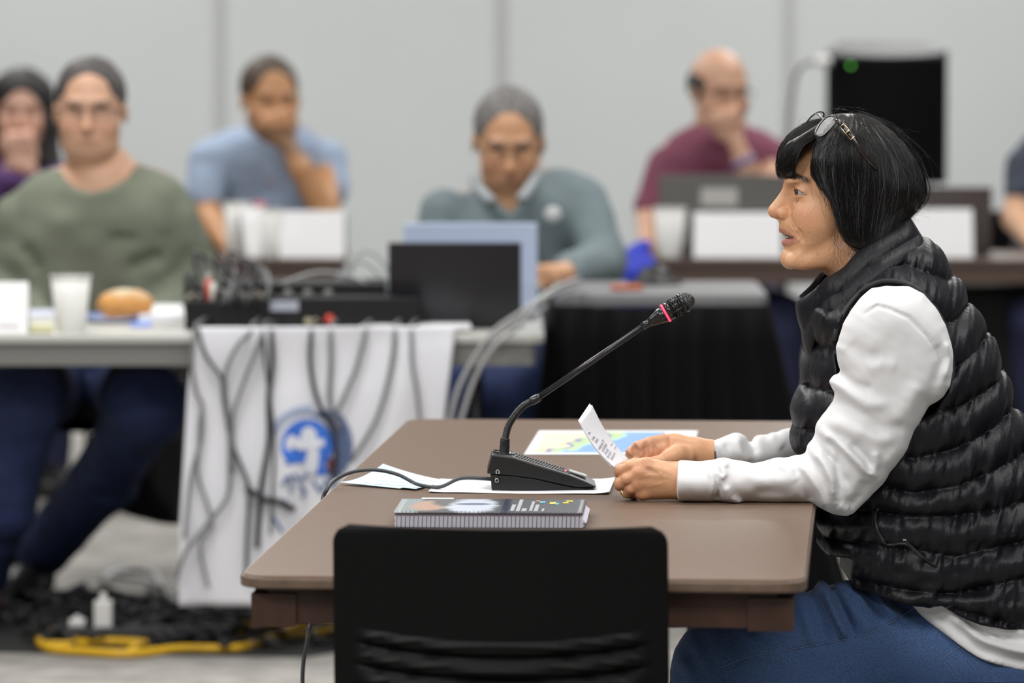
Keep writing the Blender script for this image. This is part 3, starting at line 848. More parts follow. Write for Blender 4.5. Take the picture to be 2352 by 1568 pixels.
# eyes
EYE = {}
eyc = P(1843.0, 438.5, 0)
tri = [at(*p, Y0) for p in C6((290, 718), (318, 718), (345, 728), (380, 749), (408, 767), (380, 770), (345, 771), (318, 769), (290, 766))]
TP = np.array([(p.x, p.z) for p in tri], dtype=np.float32)
for s_ in (-1, 1):
    c = (eyc[0], Y0 + s_ * .0335, eyc[2]); EYE[s_] = c
    fd.ell(c, (.0148, .0142, .0140), .004)
    def cut(X, Y, Z, c=c):
        t2 = poly_sdf(TP, X[:, 0, 0], Z[0, 0, :])[:, None, :]
        b = np.sqrt((X - c[0]) ** 2 + (Y - c[1]) ** 2 + (Z - c[2]) ** 2) - .0153
        return np.maximum(-t2, b)
    fd.op(cut, (c[0] - .02, c[1] - .02, c[2] - .02), (c[0] + .02, c[1] + .02, c[2] + .02), .0006, 'sub')
    # lid crease and under-eye line
    fd.chain([(P(1822, 423, s_ * .040), .0005), (P(1833, 426.5, s_ * .0465), .0008), (P(1848, 438, s_ * .0515), .0007)], .004, 'sub')
head_me = fd.mesh('head', 1); v = fd.v
u_, v_ = px2(v); lat = np.abs(v[:, 1] - Y0)
c = np.tile(SK, (len(v), 1))
n1 = vnoise(v[:, 0] * 60, v[:, 1] * 60, v[:, 2] * 60)
c *= (1 + .06 * n1)[:, None]
g = lambda a, b, ra, rb: np.exp(-(((u_ - a) / ra) ** 2 + ((v_ - b) / rb) ** 2))
c = mix(c, .40 * g(1850, 495, 30, 24), (0.60, .24, .15))            # flushed cheek
c = mix(c, .35 * g(1778, 490, 18, 14), (0.58, .25, .16))            # nose
c = mix(c, .38 * g(1836, 461, 16, 7) , (0.36, .19, .12))            # under the eye
c = mix(c, .35 * g(1834, 424, 20, 7), (0.42, .23, .15))             # upper lid
c = mix(c, .18 * g(1830, 380, 60, 60), (0.62, .30, .13))
def zone(poly, soft=1.6):
    pp = np.array(poly, dtype=np.float32); n = len(pp); best = np.full(len(u_), 1e9, dtype=np.float32); ins = np.zeros(len(u_), bool)
    for i in range(n):
        a = pp[i]; b = pp[(i + 1) % n]; ba = b - a
        t = np.clip(((u_ - a[0]) * ba[0] + (v_ - a[1]) * ba[1]) / float(ba @ ba), 0, 1)
        best = np.minimum(best, np.hypot(u_ - a[0] - t * ba[0], v_ - a[1] - t * ba[1]))
        ins ^= ((a[1] > v_) != (b[1] > v_)) & (u_ < (b[0] - a[0]) * (v_ - a[1]) / ((b[1] - a[1]) or 1e-9) + a[0])
    return np.clip(np.where(ins, best, -best) / soft + .5, 0, 1) * (lat < .048)
c = mix(c, .80 * zone([(1784, 524), (1792, 524), (1806, 529), (1822, 539), (1832, 546), (1815, 543), (1800, 538), (1784, 535)]), (0.33, .13, .10))
c = mix(c, .85 * zone([(1790, 549), (1800, 547), (1815, 547), (1832, 546.5), (1824, 555), (1812, 561), (1800, 566), (1790, 564)]), (0.47, .17, .15))
c = mix(c, .95 * zone([(1799, 536.5), (1808, 539.5), (1824, 544), (1822, 547), (1806, 547), (1800, 547)], 1.2), (0.06, .02, .018))   # inside of the mouth
brow = np.clip(1.5 - 1.5 * np.abs(v_ - (404 + .40 * np.maximum(u_ - 1830, 0))) / 10, 0, 1) * (u_ > 1803) * np.clip((1866 - u_) / 12, 0, 1) * (lat > .006)
c = mix(c, brow * (.95 + .4 * vnoise(u_ * .6 - v_ * .2, v_ * .25, 0)), (0.025, .018, .015))
fr = vnoise(v[:, 0] * 420, v[:, 1] * 420, v[:, 2] * 420)
c = mix(c, .35 * np.clip((fr - .55) * 3, 0, 1) * (v_ > 400), (0.30, .14, .08))
HEAD_COL = c; HEAD_V = v
set_col(head_me, c)

# ---- hands
h = 0.0012
def hand_cols(v, base=SK):
    c = np.tile(base * .97, (len(v), 1)); return c * (1 + .07 * vnoise(v[:, 0] * 70, v[:, 1] * 70, v[:, 2] * 70))[:, None]
NY = 7.625
def H(u, v, Y=NY): 
    (a, b), = C2((u, v)); q = at(a, b, Y); return (q.x, Y, q.z)
lo = H(330, 925); hi = H(980, 520)
hf = Field((lo[0], NY - .045, lo[2]), (hi[0], NY + .115, hi[2]), h)
Z_ON = TZ + .0005
for a, b, ra, rb in (((900, 700, NY + .012), (620, 632, NY + .006), .0125, .0105), ((905, 735, NY + .006), (565, 700, NY), .0135, .0108),
                     ((905, 780, NY + .006), (560, 782, NY + .001), .0135, .0105), ((905, 822, NY + .010), (590, 848, NY + .008), .0115, .0098)):
    hf.cap(H(*a), H(*b), ra, rb, .020)
hf.cap(H(760, 690, NY + .016), H(640, 690, NY + .014), .013, .012, .012)
hf.cap(H(800, 790, NY + .016), H(650, 800, NY + .014), .013, .012, .012)
hf.cap(H(905, 745, NY + .010), H(1010, 745, NY + .012), .0255, .0265, .012, sq=(1, .85, 1))
hf.cap(H(850, 740, NY + .008), H(905, 745, NY + .010), .022, .0255, .012, sq=(1, .75, 1))
# knuckles
for a in ((612, 618, NY + .001), (556, 690, NY - .006), (556, 778, NY - .005), (596, 850, NY + .001)): hf.ell(H(*a), (.0095, .0080, .0085), .008)
fingers = (((612, 622, NY + .004), .0094, (500, 640, NY + .002), .0086, (424, 672, NY + .008), .0082, (408, 690, NY + .030), .0076, (440, 680, NY + .048), .0068),
           ((558, 698, NY - .002), .0096, (470, 738, NY - .004), .0090, (420, 772, NY + .003), .0088, (412, 790, NY + .026), .0078, (450, 776, NY + .044), .0070),
           ((560, 784, NY), .0090, (500, 812, NY - .001), .0084, (470, 838, NY + .008), .0080, (470, 850, NY + .030), .0072, (515, 836, NY + .044), .0066),
           ((596, 852, NY + .007), .0086, (548, 850, NY + .014), .0076, (520, 858, NY + .026), .0070, (530, 862, NY + .040), .0064))
for fg in fingers:
    ff_ = Field.__new__(Field); ff_.lo = hf.lo; ff_.h = hf.h; ff_.ax = hf.ax; ff_.d = np.full_like(hf.d, 1.0)
    ch = [(H(*fg[i]), fg[i + 1]) for i in range(0, len(fg), 2)]
    ff_.chain(ch, .002)
    p_, r_ = ch[2]; ff_.ell(p_, (r_ * 1.05, r_ * 1.0, r_ * 1.04), .004)
    q = np.maximum(.0035 - np.abs(hf.d - ff_.d), 0) / .0035; hf.d = np.minimum(hf.d, ff_.d) - q * q * .0035 * .25
# thumb behind the paper
hf.chain([(H(840, 690, NY + .030), .014), (H(680, 650, NY + .050), .012), (H(540, 628, NY + .062), .0098), (H(455, 634, NY + .064), .0080)], .006)
# tendons and veins
for a, b in (((820, 700), (640, 640)), ((820, 730), (600, 700)), ((830, 770), (600, 775))): hf.cap(H(*a, NY - .0065), H(*b, NY - .0085), .0010, .0012, .008)
hf.chain([(H(560, 725, NY - .0125), .0008), (H(640, 712, NY - .0110), .0013), (H(740, 716, NY - .0100), .0014), (H(850, 745, NY - .0105), .0012)], .0035)
hf.chain([(H(690, 665, NY - .0090), .0008), (H(730, 700, NY - .0104), .0014), (H(742, 716, NY - .0100), .0010)], .0035)
hf.chain([(H(620, 800, NY - .0095), .0006), (H(720, 775, NY - .0110), .0012), (H(800, 750, NY - .0105), .0008)], .0035)
hf.op(lambda X, Y, Z: Z_ON - Z + 0 * X + 0 * Y, mode='and')
near_me = hf.mesh('near_hand', 1); nv = hf.v
nc = hand_cols(nv); U, V_ = px2(nv)
for a, b, rr in ((612, 622, 50), (556, 696, 60), (556, 780, 50), (420, 670, 50), (415, 775, 50), (470, 835, 40)):
    (pa, pb), = C2((a, b)); nc = mix(nc, .33 * np.exp(-(((U - pa) ** 2 + (V_ - pb) ** 2) / (rr / 3.36) ** 2)), (0.50, .19, .12))
(pa, pb), = C2((625, 676)); nc = mix(nc, .6 * np.exp(-((U - pa) ** 2 + ((V_ - pb) * 1.4) ** 2) / 9), (0.55, .33, .33))
(pa, pb), = C2((720, 800)); nc = mix(nc, .25 * np.exp(-(((U - pa) / 40) ** 2 + ((V_ - pb) / 22) ** 2)), (0.42, .25, .14))
set_col(near_me, nc)
FY = 7.80
def G(u, v, Y=FY):
    (a, b), = C2((u, v)); q = at(a, b, Y); return (q.x, Y, q.z)
lo = G(400, 690); hi = G(1150, 355)
gf = Field((lo[0], FY - .075, lo[2]), (hi[0], FY + .085, hi[2]), h)
gf.cap(G(1110, 545, FY + .02), G(960, 535, FY + .014), .0235, .022, .01, sq=(1, .8, 1))
gf.chain([(G(990, 515, FY + .018), .019), (G(850, 480, FY + .018), .0165), (G(750, 450, FY + .016), .0125)], .012)
gf.chain([(G(960, 560, FY + .022), .019), (G(800, 560, FY + .024), .018), (G(720, 520, FY + .024), .0145)], .012)
gf.chain([(G(930, 560, FY - .002), .0150), (G(860, 548, FY - .010), .0155), (G(800, 572, FY - .016), .0125), (G(720, 606, FY - .020), .0100), (G(620, 614, FY - .022), .0088)], .006)   # thumb side
for fg in ((((752, 448, FY + .010), .0118), ((655, 462, FY + .000), .0108), ((560, 492, FY - .006), .0100), ((505, 535, FY - .006), .0092), ((500, 585, FY - .010), .0082)),
           (((745, 500, FY + .004), .0130), ((655, 520, FY - .002), .0125), ((570, 545, FY - .004), .0110), ((500, 596, FY - .006), .0092)),
           (((720, 530, FY + .022), .0105), ((640, 560, FY + .016), .0100), ((580, 600, FY + .010), .0090)),
           (((716, 560, FY + .016), .0100), ((690, 590, FY - .002), .0095), ((640, 620, FY - .004), .0085))):
    ff_ = Field.__new__(Field); ff_.lo = gf.lo; ff_.h = gf.h; ff_.ax = gf.ax; ff_.d = np.full_like(gf.d, 1.0)
    ff_.chain([(G(*p_), r_) for p_, r_ in fg], .002)
    q = np.maximum(.003 - np.abs(gf.d - ff_.d), 0) / .003; gf.d = np.minimum(gf.d, ff_.d) - q * q * .003 * .25
# creases of the finger joints and palm
for ln in (((512, 470), (530, 510), (538, 560)), ((620, 455), (625, 500), (622, 560)), ((680, 440), (690, 500), (705, 560)), ((450, 545), (480, 575), (500, 600))):
    pts = [G(a, b, FY - .0150) for a, b in ln]
    gf.chain([(p_, .0050) for p_ in pts], .003, 'sub')
far_me = gf.mesh('far_hand', 1); gv = gf.v
gc = hand_cols(gv, SK * 1.02); U, V_ = px2(gv)
(pa, pb), = C2((600, 500)); gc = mix(gc, .45 * np.exp(-(((U - pa) / 55) ** 2 + ((V_ - pb) / 25) ** 2)), (0.62, .30, .23))
set_col(far_me, gc)
# ---- trunk, arms and legs under the clothes
S3 = lambda px, py, Y: tuple(at(px, py, Y))
bf = Field((at(1540, 900, 7.4).x, 7.45, 0.0), (at(2560, 900, 7.4).x, 8.25, at(0, 560, 7.8).z), .009)
bf.cap(S3(2010, 600, Y0), S3(2040, 700, Y0), .046, .050, .02)
bf.chain([(S3(2060, 790, Y0), .085), (S3(2090, 950, Y0), .10), (S3(2170, 1180, Y0), .11), (S3(2250, 1400, Y0), .11)], .04, sq=(1, 1.2, 1))
for sy, arm in ((-1, [((2060, 790, Y0 - .12), .045), ((1975, 1080, 7.65), .030), ((1760, 1108, 7.635), .022), ((1585, 1104, 7.635), .020)]),
                (1, [((2050, 790, Y0 + .12), .045), ((1960, 1030, 8.01), .030), ((1760, 1042, 7.95), .022), ((1615, 1046, 7.84), .019)])):
    bf.chain([(S3(*p_), r_) for p_, r_ in arm], .012)
    yk = Y0 + sy * .12
    kn = at(1675, 1565, yk); hp = at(2240, 1450, Y0 + sy * .08)
    bf.chain([(tuple(hp), .065), (tuple(kn), .036), ((kn.x - .02, yk, .30), .048), ((kn.x + .01, yk, .09), .036)], .03)
    bf.cap((kn.x + .03, yk, .045), (kn.x - .13, yk, .035), .032, .025, .02)
bf.op(lambda X, Y, Z: .002 - Z + 0 * X + 0 * Y, mode='and')
body_me = bf.mesh('trunk', 1); set_col(body_me, np.tile(SK, (len(bf.v), 1)))
body = link('body', join_mesh('body', [head_me, near_me, far_me, body_me]), M_SKIN, root)

# ---- eyes, teeth
M_EYE = mat('eye_white', (.40, .34, .31), .12, spec=.7)
for s_ in (-1, 1):
    c = Vector(EYE[s_]); Rm = Matrix.Rotation(-s_ * .18, 3, 'Z') @ Matrix.Rotation(-PI / 2 - .02, 3, 'Y')
    mb = MB(); mb.lathe([(.0123 * math.sin(a), -.0123 * math.cos(a)) for a in [PI * k / 24 for k in range(25)]], c, Rm, 32); eo = mb.build('eye', M_EYE, root)
    for nm, r0, dz, col in (('iris', .0062, .01070, (.035, .022, .016)), ('pupil', .0028, .01185, (.004, .004, .004))):
        mb = MB(); mb.lathe([(r0, dz), (r0 * .7, dz + .0012), (.0001, dz + .0016)], c, Rm, 24, False); mb.build(nm, mat(nm, col, .08, spec=.8), eo)
M_TEETH = mat('teeth', (.62, .58, .50), .25)
mb = MB()
for k in range(-3, 4):
    q = P(1801.5 + abs(k) ** 1.7 * 2.2, 538.6 + abs(k) * .9, k * .0062); mb.box(q, (.004, .0058, .0075), Matrix.Rotation(-k * .25, 3, 'Z'), .0012)
mb.build('teeth', M_TEETH, root)
# lashes
for s_ in (-1, 1):
    mb = MB()
    for (a, b) in ((1823, 427), (1828, 429), (1834, 433), (1841, 438.5)):
        p0 = Vector(P(a, b, s_ * (.0405 + (a - 1823) * .0004))); mb.tube([p0, p0 + Vector((-.0035, -s_ * -.0015, -.0003)), p0 + Vector((-.006, s_ * .0022, .0012))], [.00035, .00025, .0001], 4)
    mb.build('eyelashes', mat('lash', (.01, .008, .008), .5), [o for o in root.children if o.name.startswith('eye')][0 if s_ < 0 else -1])
# earring
mb = MB()
for k in range(6):
    p0 = Vector(P(1957 - k * 2.2, 562 + k * 5.4, -.066)); mb.lathe([(.0002, -.0016), (.0017, 0), (.0002, .0016)], p0, None, 8, False)
mb.tube([P(1961, 548, -.066), P(1957, 562, -.066)], .0005, 5)
mb.build('earring', mat('silver', (.65, .65, .66), .2, metal=1), root)

# ---- shirt: sleeves and the hem below the vest
SY = 7.632
sleeve_out = C5((790, 110), (740, 118), (700, 150), (665, 195), (640, 240), (615, 320), (610, 400), (590, 425), (577, 448), (584, 470), (592, 485), (586, 520), (565, 560), (532, 600), (524, 640), (500, 680), (486, 712),
            (470, 722), (440, 725), (405, 734), (370, 735), (330, 743), (290, 750), (250, 742), (190, 735), (140, 738), (90, 743), (30, 745), (10, 758), (4, 800), (6, 850), (12, 890), (70, 893), (130, 893), (170, 894), (200, 897), (240, 895), (300, 896), (430, 900), (500, 905),
            (525, 918), (560, 932), (600, 940), (640, 944), (665, 935), (700, 903), (735, 868), (770, 830), (810, 775), (850, 720), (878, 670), (900, 620), (925, 580), (950, 540), (985, 490), (1010, 450), (1020, 400), (1016, 330), (995, 240), (960, 180), (920, 135), (870, 112))
_c = C5((830, 330))[0]
sleeve_out = [((p[0] + (p[0] - _c[0]) * .075, p[1] + (p[1] - _c[1]) * .085) if (p[1] < C5((0, 330))[0][1] or (p[0] > C5((980, 0))[0][0])) else p) for p in sleeve_out]
_k = [i for i, p in enumerate(sleeve_out) if p[0] < 1570]
sleeve = sleeve_out[:_k[0]] + [(1500, 1056), (1430, 1062), (1430, 1150), (1500, 1150)] + sleeve_out[_k[-1] + 1:]
M_SHIRT = mat('white_cotton', (0.71, 0.71, 0.72), 0.85, bump=(1400, .22, .0005), sheen=.15)
FOLD = 1.75
def folds(lst, Y, sc=C5):
    """lst = [(pixel line, height in m, width in m)]  ridges (+) and hollows (-)"""
    pre = [(px_line(sc(*l), Y), a, w_) for l, a, w_ in lst]
    def fn(xs, zs):
        out = 0
        for l, a, w_ in pre:
            d, t = line_dist(l, xs, zs)
            out = out + FOLD * a * np.exp(-(d / w_) ** 2) * np.clip(np.minimum(t, 1 - t) * 5 + .25, 0, 1)
        return out
    return fn
sl_f = folds([(((530, 620), (580, 655), (640, 700), (700, 760), (750, 800)), .0060, .0075), (((560, 640), (600, 700), (610, 770), (640, 830)), -.0050, .0065),
              (((505, 690), (545, 740), (575, 800), (590, 880)), .0065, .0075), (((540, 690), (590, 740), (600, 800), (598, 870)), -.0045, .006),
              (((455, 735), (500, 790), (540, 860), (560, 915)), .0050, .007), (((430, 760), (470, 830), (500, 890)), -.0030, .008),
              (((640, 660), (700, 720), (735, 790)), -.0050, .008), (((735, 690), (740, 740), (720, 790)), .0040, .007),
              (((600, 410), (660, 450), (730, 470)), -.0040, .009), (((590, 450), (650, 490), (700, 520), (790, 520)), .0035, .010), (((600, 500), (680, 560), (770, 610), (850, 610)), -.0025, .012),
              (((560, 580), (640, 610), (740, 650), (830, 640)), .0040, .012), (((640, 300), (700, 340), (760, 350)), -.0025, .012), (((700, 390), (760, 370), (820, 380)), .0022, .012),
              (((160, 800), (180, 780), (170, 750), (200, 742)), .0045, .0055), (((150, 780), (158, 830), (150, 880)), -.0042, .005), (((120, 760), (140, 800), (140, 870)), .0022, .005), (((180, 820), (200, 870), (250, 900)), .0045, .007),
              (((230, 770), (300, 800), (380, 800), (450, 780)), .0022, .012), (((280, 850), (360, 840), (440, 850)), -.0020, .011), (((370, 740), (420, 760), (450, 810)), .0030, .008),
              (((640, 900), (680, 860), (700, 800)), -.0040, .009), (((600, 900), (640, 920)), .003, .008),
              (((1000, 290), (1020, 350), (990, 440)), .0030, .007), (((960, 300), (985, 360), (950, 460)), -.0028, .009), (((900, 440), (860, 520), (800, 590)), .0028, .014), (((940, 480), (880, 580), (820, 680)), -.0022, .014), (((880, 560), (840, 660), (770, 760)), .0022, .012)], SY)
sm = folds([(((700, 190), (745, 158), (790, 170), (860, 200), (930, 270), (975, 340)), -.0024, .0022)], SY)
def sl_disp(xs, zs):
    n = vnoise(xs[:, None] * 34, np.float32(0), zs[None, :] * 34) * .0012 + vnoise(xs[:, None] * 80 + zs[None, :] * 30, np.float32(3), zs[None, :] * 80) * .0005
    return sl_f(xs, zs) + sm(xs, zs) + n
lo = at(1548, 1205, SY); hi = at(2195, 640, SY)
EDGE_X = onz(1866, 1160, TZ).x
sf = Field((lo.x, SY - .085, lo.z), (hi.x, SY + .12, hi.z), .0023)
def ycn(px): return 7.628 if px < 1870 else 7.628 + .035 * min(1, (px - 1870) / 200)
sf.inflate(sleeve, SY, .060, .062, disp=sl_disp, region=[(1563, 1030), (1556, 1066), (1553, 1095), (1553, 1125), (1558, 1152), (1562, 1250), (2300, 1250), (2300, 600), (1563, 600)])
sf.op(lambda X, Y, Z: np.where(X < EDGE_X, TZ + .0008 - Z, np.minimum(TZ + .0008 - Z, 0) - (X - EDGE_X) * .55 + (TZ - Z) * 1.0).astype(np.float32) + 0 * Y, mode='and')
cl = at(1556, 1100, SY)
sf.cap((cl.x - .03, SY + .004, at(0, 1100, SY).z), (cl.x + .012, SY + .004, at(0, 1104, SY).z), .0255, .0262, .002, 'sub', sq=(1, .95, 1))
near_sl = sf.mesh('near_sleeve', 1)
# far sleeve
far = [(1540, 1020), (1600, 1016), (1615, 1014), (1642, 1011), (1665, 1001), (1684, 995), (1700, 996), (1711, 1000), (1723, 1006), (1735, 1001), (1746, 998), (1765, 999), (1782, 996), (1795, 987), (1806, 984), (1830, 980), (1890, 940), (1960, 800), (2060, 760), (2110, 850), (2090, 980), (2020, 1080), (1960, 1110), (1870, 1088), (1700, 1085), (1615, 1080), (1540, 1076)]
def fy(px): return float(np.interp(px, [1600, 1850, 1960, 2100], [7.835, 7.99, 8.02, 8.0]))
lo = at(1585, 1130, 7.84); hi = at(2125, 740, 8)
gf2 = Field((lo.x, 7.74, lo.z - .01), (hi.x, 8.10, hi.z + .01), .003)
ff2 = folds([(((1690, 996), (1700, 1030), (1720, 1060)), .004, .007), (((1720, 1004), (1735, 1040)), -.004, .006), (((1660, 1010), (1680, 1040), (1690, 1070)), -.003, .006), (((1770, 1000), (1800, 1030)), .003, .008), (((1640, 1020), (1650, 1050)), .002, .005)], 7.9, lambda *p: list(p))
gf2.inflate(far, fy, .050, .052, disp=ff2, region=[(1595, 980), (1597, 1018), (1606, 1035), (1611, 1060), (1613, 1140), (2300, 1140), (2300, 600), (1595, 600)])
cl = at(1592, 1045, 7.82); gf2.cap((cl.x - .02, 7.82, cl.z), (cl.x + .012, 7.825, cl.z - .002), .0235, .0240, .002, 'sub', sq=(1, .9, 1))
far_sl = gf2.mesh('far_sleeve', 1)
hem = [(2030, 1330), (2074, 1361), (2100, 1388), (2150, 1425), (2200, 1461), (2240, 1483), (2300, 1501), (2352, 1515), (2420, 1524), (2530, 1510), (2560, 1400), (2400, 1350), (2250, 1300), (2120, 1290)]
lo = at(2010, 1545, Y0); hi = at(2580, 1270, Y0)
sh_ = Field((lo.x, Y0 - .23, lo.z), (hi.x, Y0 + .23, hi.z), .004)
hd = folds([(((960, 1240), (1080, 1340), (1200, 1380), (1300, 1400)), .004, .008), (((1000, 1290), (1100, 1390), (1299, 1440)), -.003, .008), (((1020, 1260), (1120, 1330), (1299, 1360)), -.003, .007), (((900, 1250), (1060, 1400), (1180, 1440)), .002, .008)], Y0)
def hemf(X, Y, Z):
    return 0
hips = [(1960, 1180), (1960, 1330), (2010, 1400), (2060, 1560), (2200, 1640), (2500, 1640), (2560, 1500), (2540, 1300), (2480, 1180)]
sh_.inflate(hips, Y0, .191, .14, disp=hd, region=smooth_poly(hem, 3))
hem_me = sh_.mesh('hem', 1)
link('shirt', join_mesh('shirt', [near_sl, far_sl, hem_me]), M_SHIRT, root)
# sleeve seam stitch line
# ---- vest
xs5 = np.array([430, 560, 700, 850, 1000, 1150, 1300, 1500]) 
ys5 = [[-260, -260, -240, -190, -130, -160, -230, -330], [-60, -60, -40, 0, 60, 0, -110, -230], [150, 150, 150, 170, 205, 110, -20, -160], [300, 300, 300, 330, 370, 270, 130, 0], [455, 455, 470, 520, 512, 445, 340, 210], [608, 603, 650, 688, 655, 590, 500, 390],
       [760, 755, 780, 815, 790, 735, 680, 600], [900, 890, 890, 900, 895, 875, 840, 790], [1020, 1010, 1010, 1020, 1045, 1010, 985, 950], [1130, 1130, 1150, 1170, 1180, 1145, 1110, 1080], [1250, 1250, 1255, 1235, 1232, 1275, 1325, 1360], [1400] * 8]
ys5 = np.array(ys5, dtype=np.float32)
def vest_T(xs, zs):
    # side-view pixel of each grid node
    X = xs[:, None] + 0 * zs[None, :]; Z = zs[None, :] + 0 * xs[:, None]
    dz = Z - CAM.z; zc = Y0 * CT - dz * ST; yc = Y0 * ST + dz * CT
    U = (1176 + F_PX * X / zc - 1550) * 1.6197; V = (784 - F_PX * yc / zc - 600) * 1.6197
    rows = np.stack([np.interp(U, xs5, r) for r in ys5])
    T = np.zeros_like(U)
    for i in range(len(rows) - 1):
        f = (V - rows[i]) / (rows[i + 1] - rows[i]); T = np.where((f >= 0) & (f < 1), i + f, T)
    return U, V, T
def vest_disp(xs, zs):
    U, V, T = vest_T(xs, zs)
    fr = T - np.floor(T); s = np.abs(np.sin(PI * fr))
    puff = .0125 * s ** .62
    lower = np.clip((V - 700) / 400, 0, 1)
    seam = np.exp(-(np.minimum(fr, 1 - fr) / .28) ** 2)
    wr = vnoise(U * .034, T * 1.3, np.float32(1)) * .0036 + vnoise(U * .075 + V * .02, T * 2.2, np.float32(5)) * .0030
    big = vnoise(U * .010 + 3, V * .03, np.float32(9)) * .0030 * lower
    return (puff + wr * (.35 + .9 * seam) + big).astype(np.float32)
vest = [(1851, 700), (1858, 735), (1861, 770), (1864, 816), (1849, 878), (1831, 940), (1827, 977), (1834, 1016), (1852, 1046), (1868, 1100), (1893, 1165), (1903, 1210), (1918, 1236), (1941, 1250), (1940, 1290), (1944, 1326),
        (1985, 1333), (2030, 1346), (2075, 1358), (2110, 1362), (2137, 1355), (2175, 1378), (2223, 1398), (2290, 1410), (2352, 1413), (2440, 1412), (2490, 1400), (2500, 1330), (2480, 1200), (2440, 1110), (2400, 1060), (2364, 1010), (2338, 966), (2318, 926), (2298, 850), (2262, 768), (2216, 694), (2180, 625), (2142, 576), (2118, 560),
        (2060, 560), (1990, 600), (1930, 640), (1890, 672)]
lo = at(1805, 1440, Y0); hi = at(2560, 530, Y0)
vf = Field((lo.x, Y0 - .240, lo.z), (hi.x, Y0 + .240, hi.z), .0033)
vwide = [p for p in vest if p[1] < 1200 and p[0] < 2440] 
_h0 = [i for i, p in enumerate(vest) if p == (1893, 1165)][0]; _h1 = [i for i, p in enumerate(vest) if p == (2480, 1200)][0]
vwide = vest[:_h0 + 1] + [(1890, 1230), (1900, 1330), (1930, 1560), (2540, 1600), (2540, 1400), (2510, 1300)] + vest[_h1:]
vf.inflate(vwide, Y0, .197, .145, disp=vest_disp, region=[(1780, 500), (1780, 1050), (1820, 1150), (1850, 1230), (1895, 1262), (1941, 1258), (1940, 1290), (1944, 1326),
        (1985, 1333), (2030, 1346), (2075, 1358), (2110, 1362), (2137, 1355), (2175, 1378), (2223, 1398), (2290, 1410), (2352, 1413), (2440, 1412), (2600, 1400), (2600, 500)], rk=.005)
# the lower front narrows; armholes bite in around the sleeves
vest_me = None
hole = C5((600, 290), (612, 250), (640, 195), (680, 145), (720, 108), (765, 86), (810, 80), (860, 87), (905, 110), (945, 152), (980, 200), (1003, 255), (1018, 315), (1026, 380), (1022, 430), (1005, 480), (960, 560), (800, 620), (660, 560), (610, 430))
HP = [at(a, b, 7.66) for a, b in hole]; HPn = np.array([(p.x, p.z) for p in HP], dtype=np.float32)
def holef(X, Y, Z):
    d2 = poly_sdf(HPn, X[:, 0, 0], Z[0, 0, :])[:, None, :]
    return np.maximum(-d2, .128 - np.abs(Y - Y0)) .astype(np.float32)
vf.op(holef, None, None, .006, 'sub')
vest_me = vf.mesh('vest', 1)
# collar: a standing band, leaning forward
col_poly = [(1831, 693), (1837, 688), (1872, 662), (1893, 636), (1905, 630), (1930, 613), (1948, 594), (1965, 575), (2001, 551), (2048, 525), (2084, 500), (2096, 512), (2106, 528), (2113, 543), (2126, 572), (2080, 585), (2000, 630), (1940, 680), (1900, 730), (1880, 800), (1866, 820), (1857, 790), (1851, 745), (1840, 715)]
top = smooth_poly([(1834, 692), (1872, 662), (1893, 636), (1905, 629), (1930, 613), (1948, 594), (1965, 575), (2001, 551), (2048, 525), (2084, 500)], 6, False)
bot = smooth_poly([(1860, 818), (1868, 770), (1880, 735), (1900, 716), (1930, 694), (1965, 662), (2001, 634), (2040, 608), (2085, 582), (2126, 568)], 6, False)
cmes = []
for s_ in (-1, 1):
    N = len(top); M_ = 14; vv = []; ff_ = []
    for i in range(N):
        t = i / (N - 1); prof_t = math.sin(PI * min(t * .5 + .0, .5)) ** .75 if t < .0 else 0
        lt = .0815 * math.sqrt(max(0, 1 - (1 - min(t / .55, 1)) ** 2)) * math.sqrt(max(0, 1 - max(0, (t - .62) / .38) ** 2.6)) + .003 * (1 - t)
        lb = .118 * math.sqrt(max(0, 1 - (1 - min(t / .60, 1)) ** 2)) * math.sqrt(max(0, 1 - max(0, (t - .62) / .38) ** 2.6)) + .003 * (1 - t)
        for j in range(M_):
            q = j / (M_ - 1)
            a = top[i][0] * (1 - q) + bot[i][0] * q; b = top[i][1] * (1 - q) + bot[i][1] * q
            bulge = .0075 * abs(math.sin(PI * min(q / .52, 1))) ** .6 + .0075 * abs(math.sin(PI * max(0, (q - .52) / .48))) ** .6
            wr_ = .0022 * math.sin(i * .9 + 5 * q) * (1 - abs(2 * q - 1)) * (.4 + .6 * math.sin(i * .37)) 
            lat_ = lt * (1 - q) + lb * q + bulge + wr_
            vv.append(P(a - (bulge * 700 if t < .15 else 0), b, s_ * lat_))
    for i in range(N - 1):
        for j in range(M_ - 1):
            f_ = (i * M_ + j, (i + 1) * M_ + j, (i + 1) * M_ + j + 1, i * M_ + j + 1); ff_.append(f_ if s_ < 0 else f_[::-1])
    mb = MB(); mb.add(vv, ff_, True); co = mb.build('c', mat('tmpc')); so = co.modifiers.new('s', 'SOLIDIFY'); so.thickness = .009; so.offset = 0.0
    bv = co.modifiers.new('b', 'BEVEL'); bv.width = .003; bv.segments = 3; bv.limit_method = 'ANGLE'
    me_ = bpy.data.meshes.new_from_object(co.evaluated_get(bpy.context.evaluated_depsgraph_get())); bpy.data.objects.remove(co); me_.materials.clear(); cmes.append(me_)
col_me = join_mesh('collar', cmes)
M_VEST = mat('black_nylon', (0.0048, 0.0050, 0.0078), 0.48, spec=.29, noise=(8, .15, 3), bump=(260, .25, .0006))
nt = M_VEST.node_tree; bp0 = [n for n in nt.nodes if n.type == 'BUMP'][0]
wv = nt.nodes.new('ShaderNodeTexNoise'); wv.inputs['Scale'].default_value = 34; wv.inputs['Detail'].default_value = 3; wv.inputs['Distortion'].default_value = .6
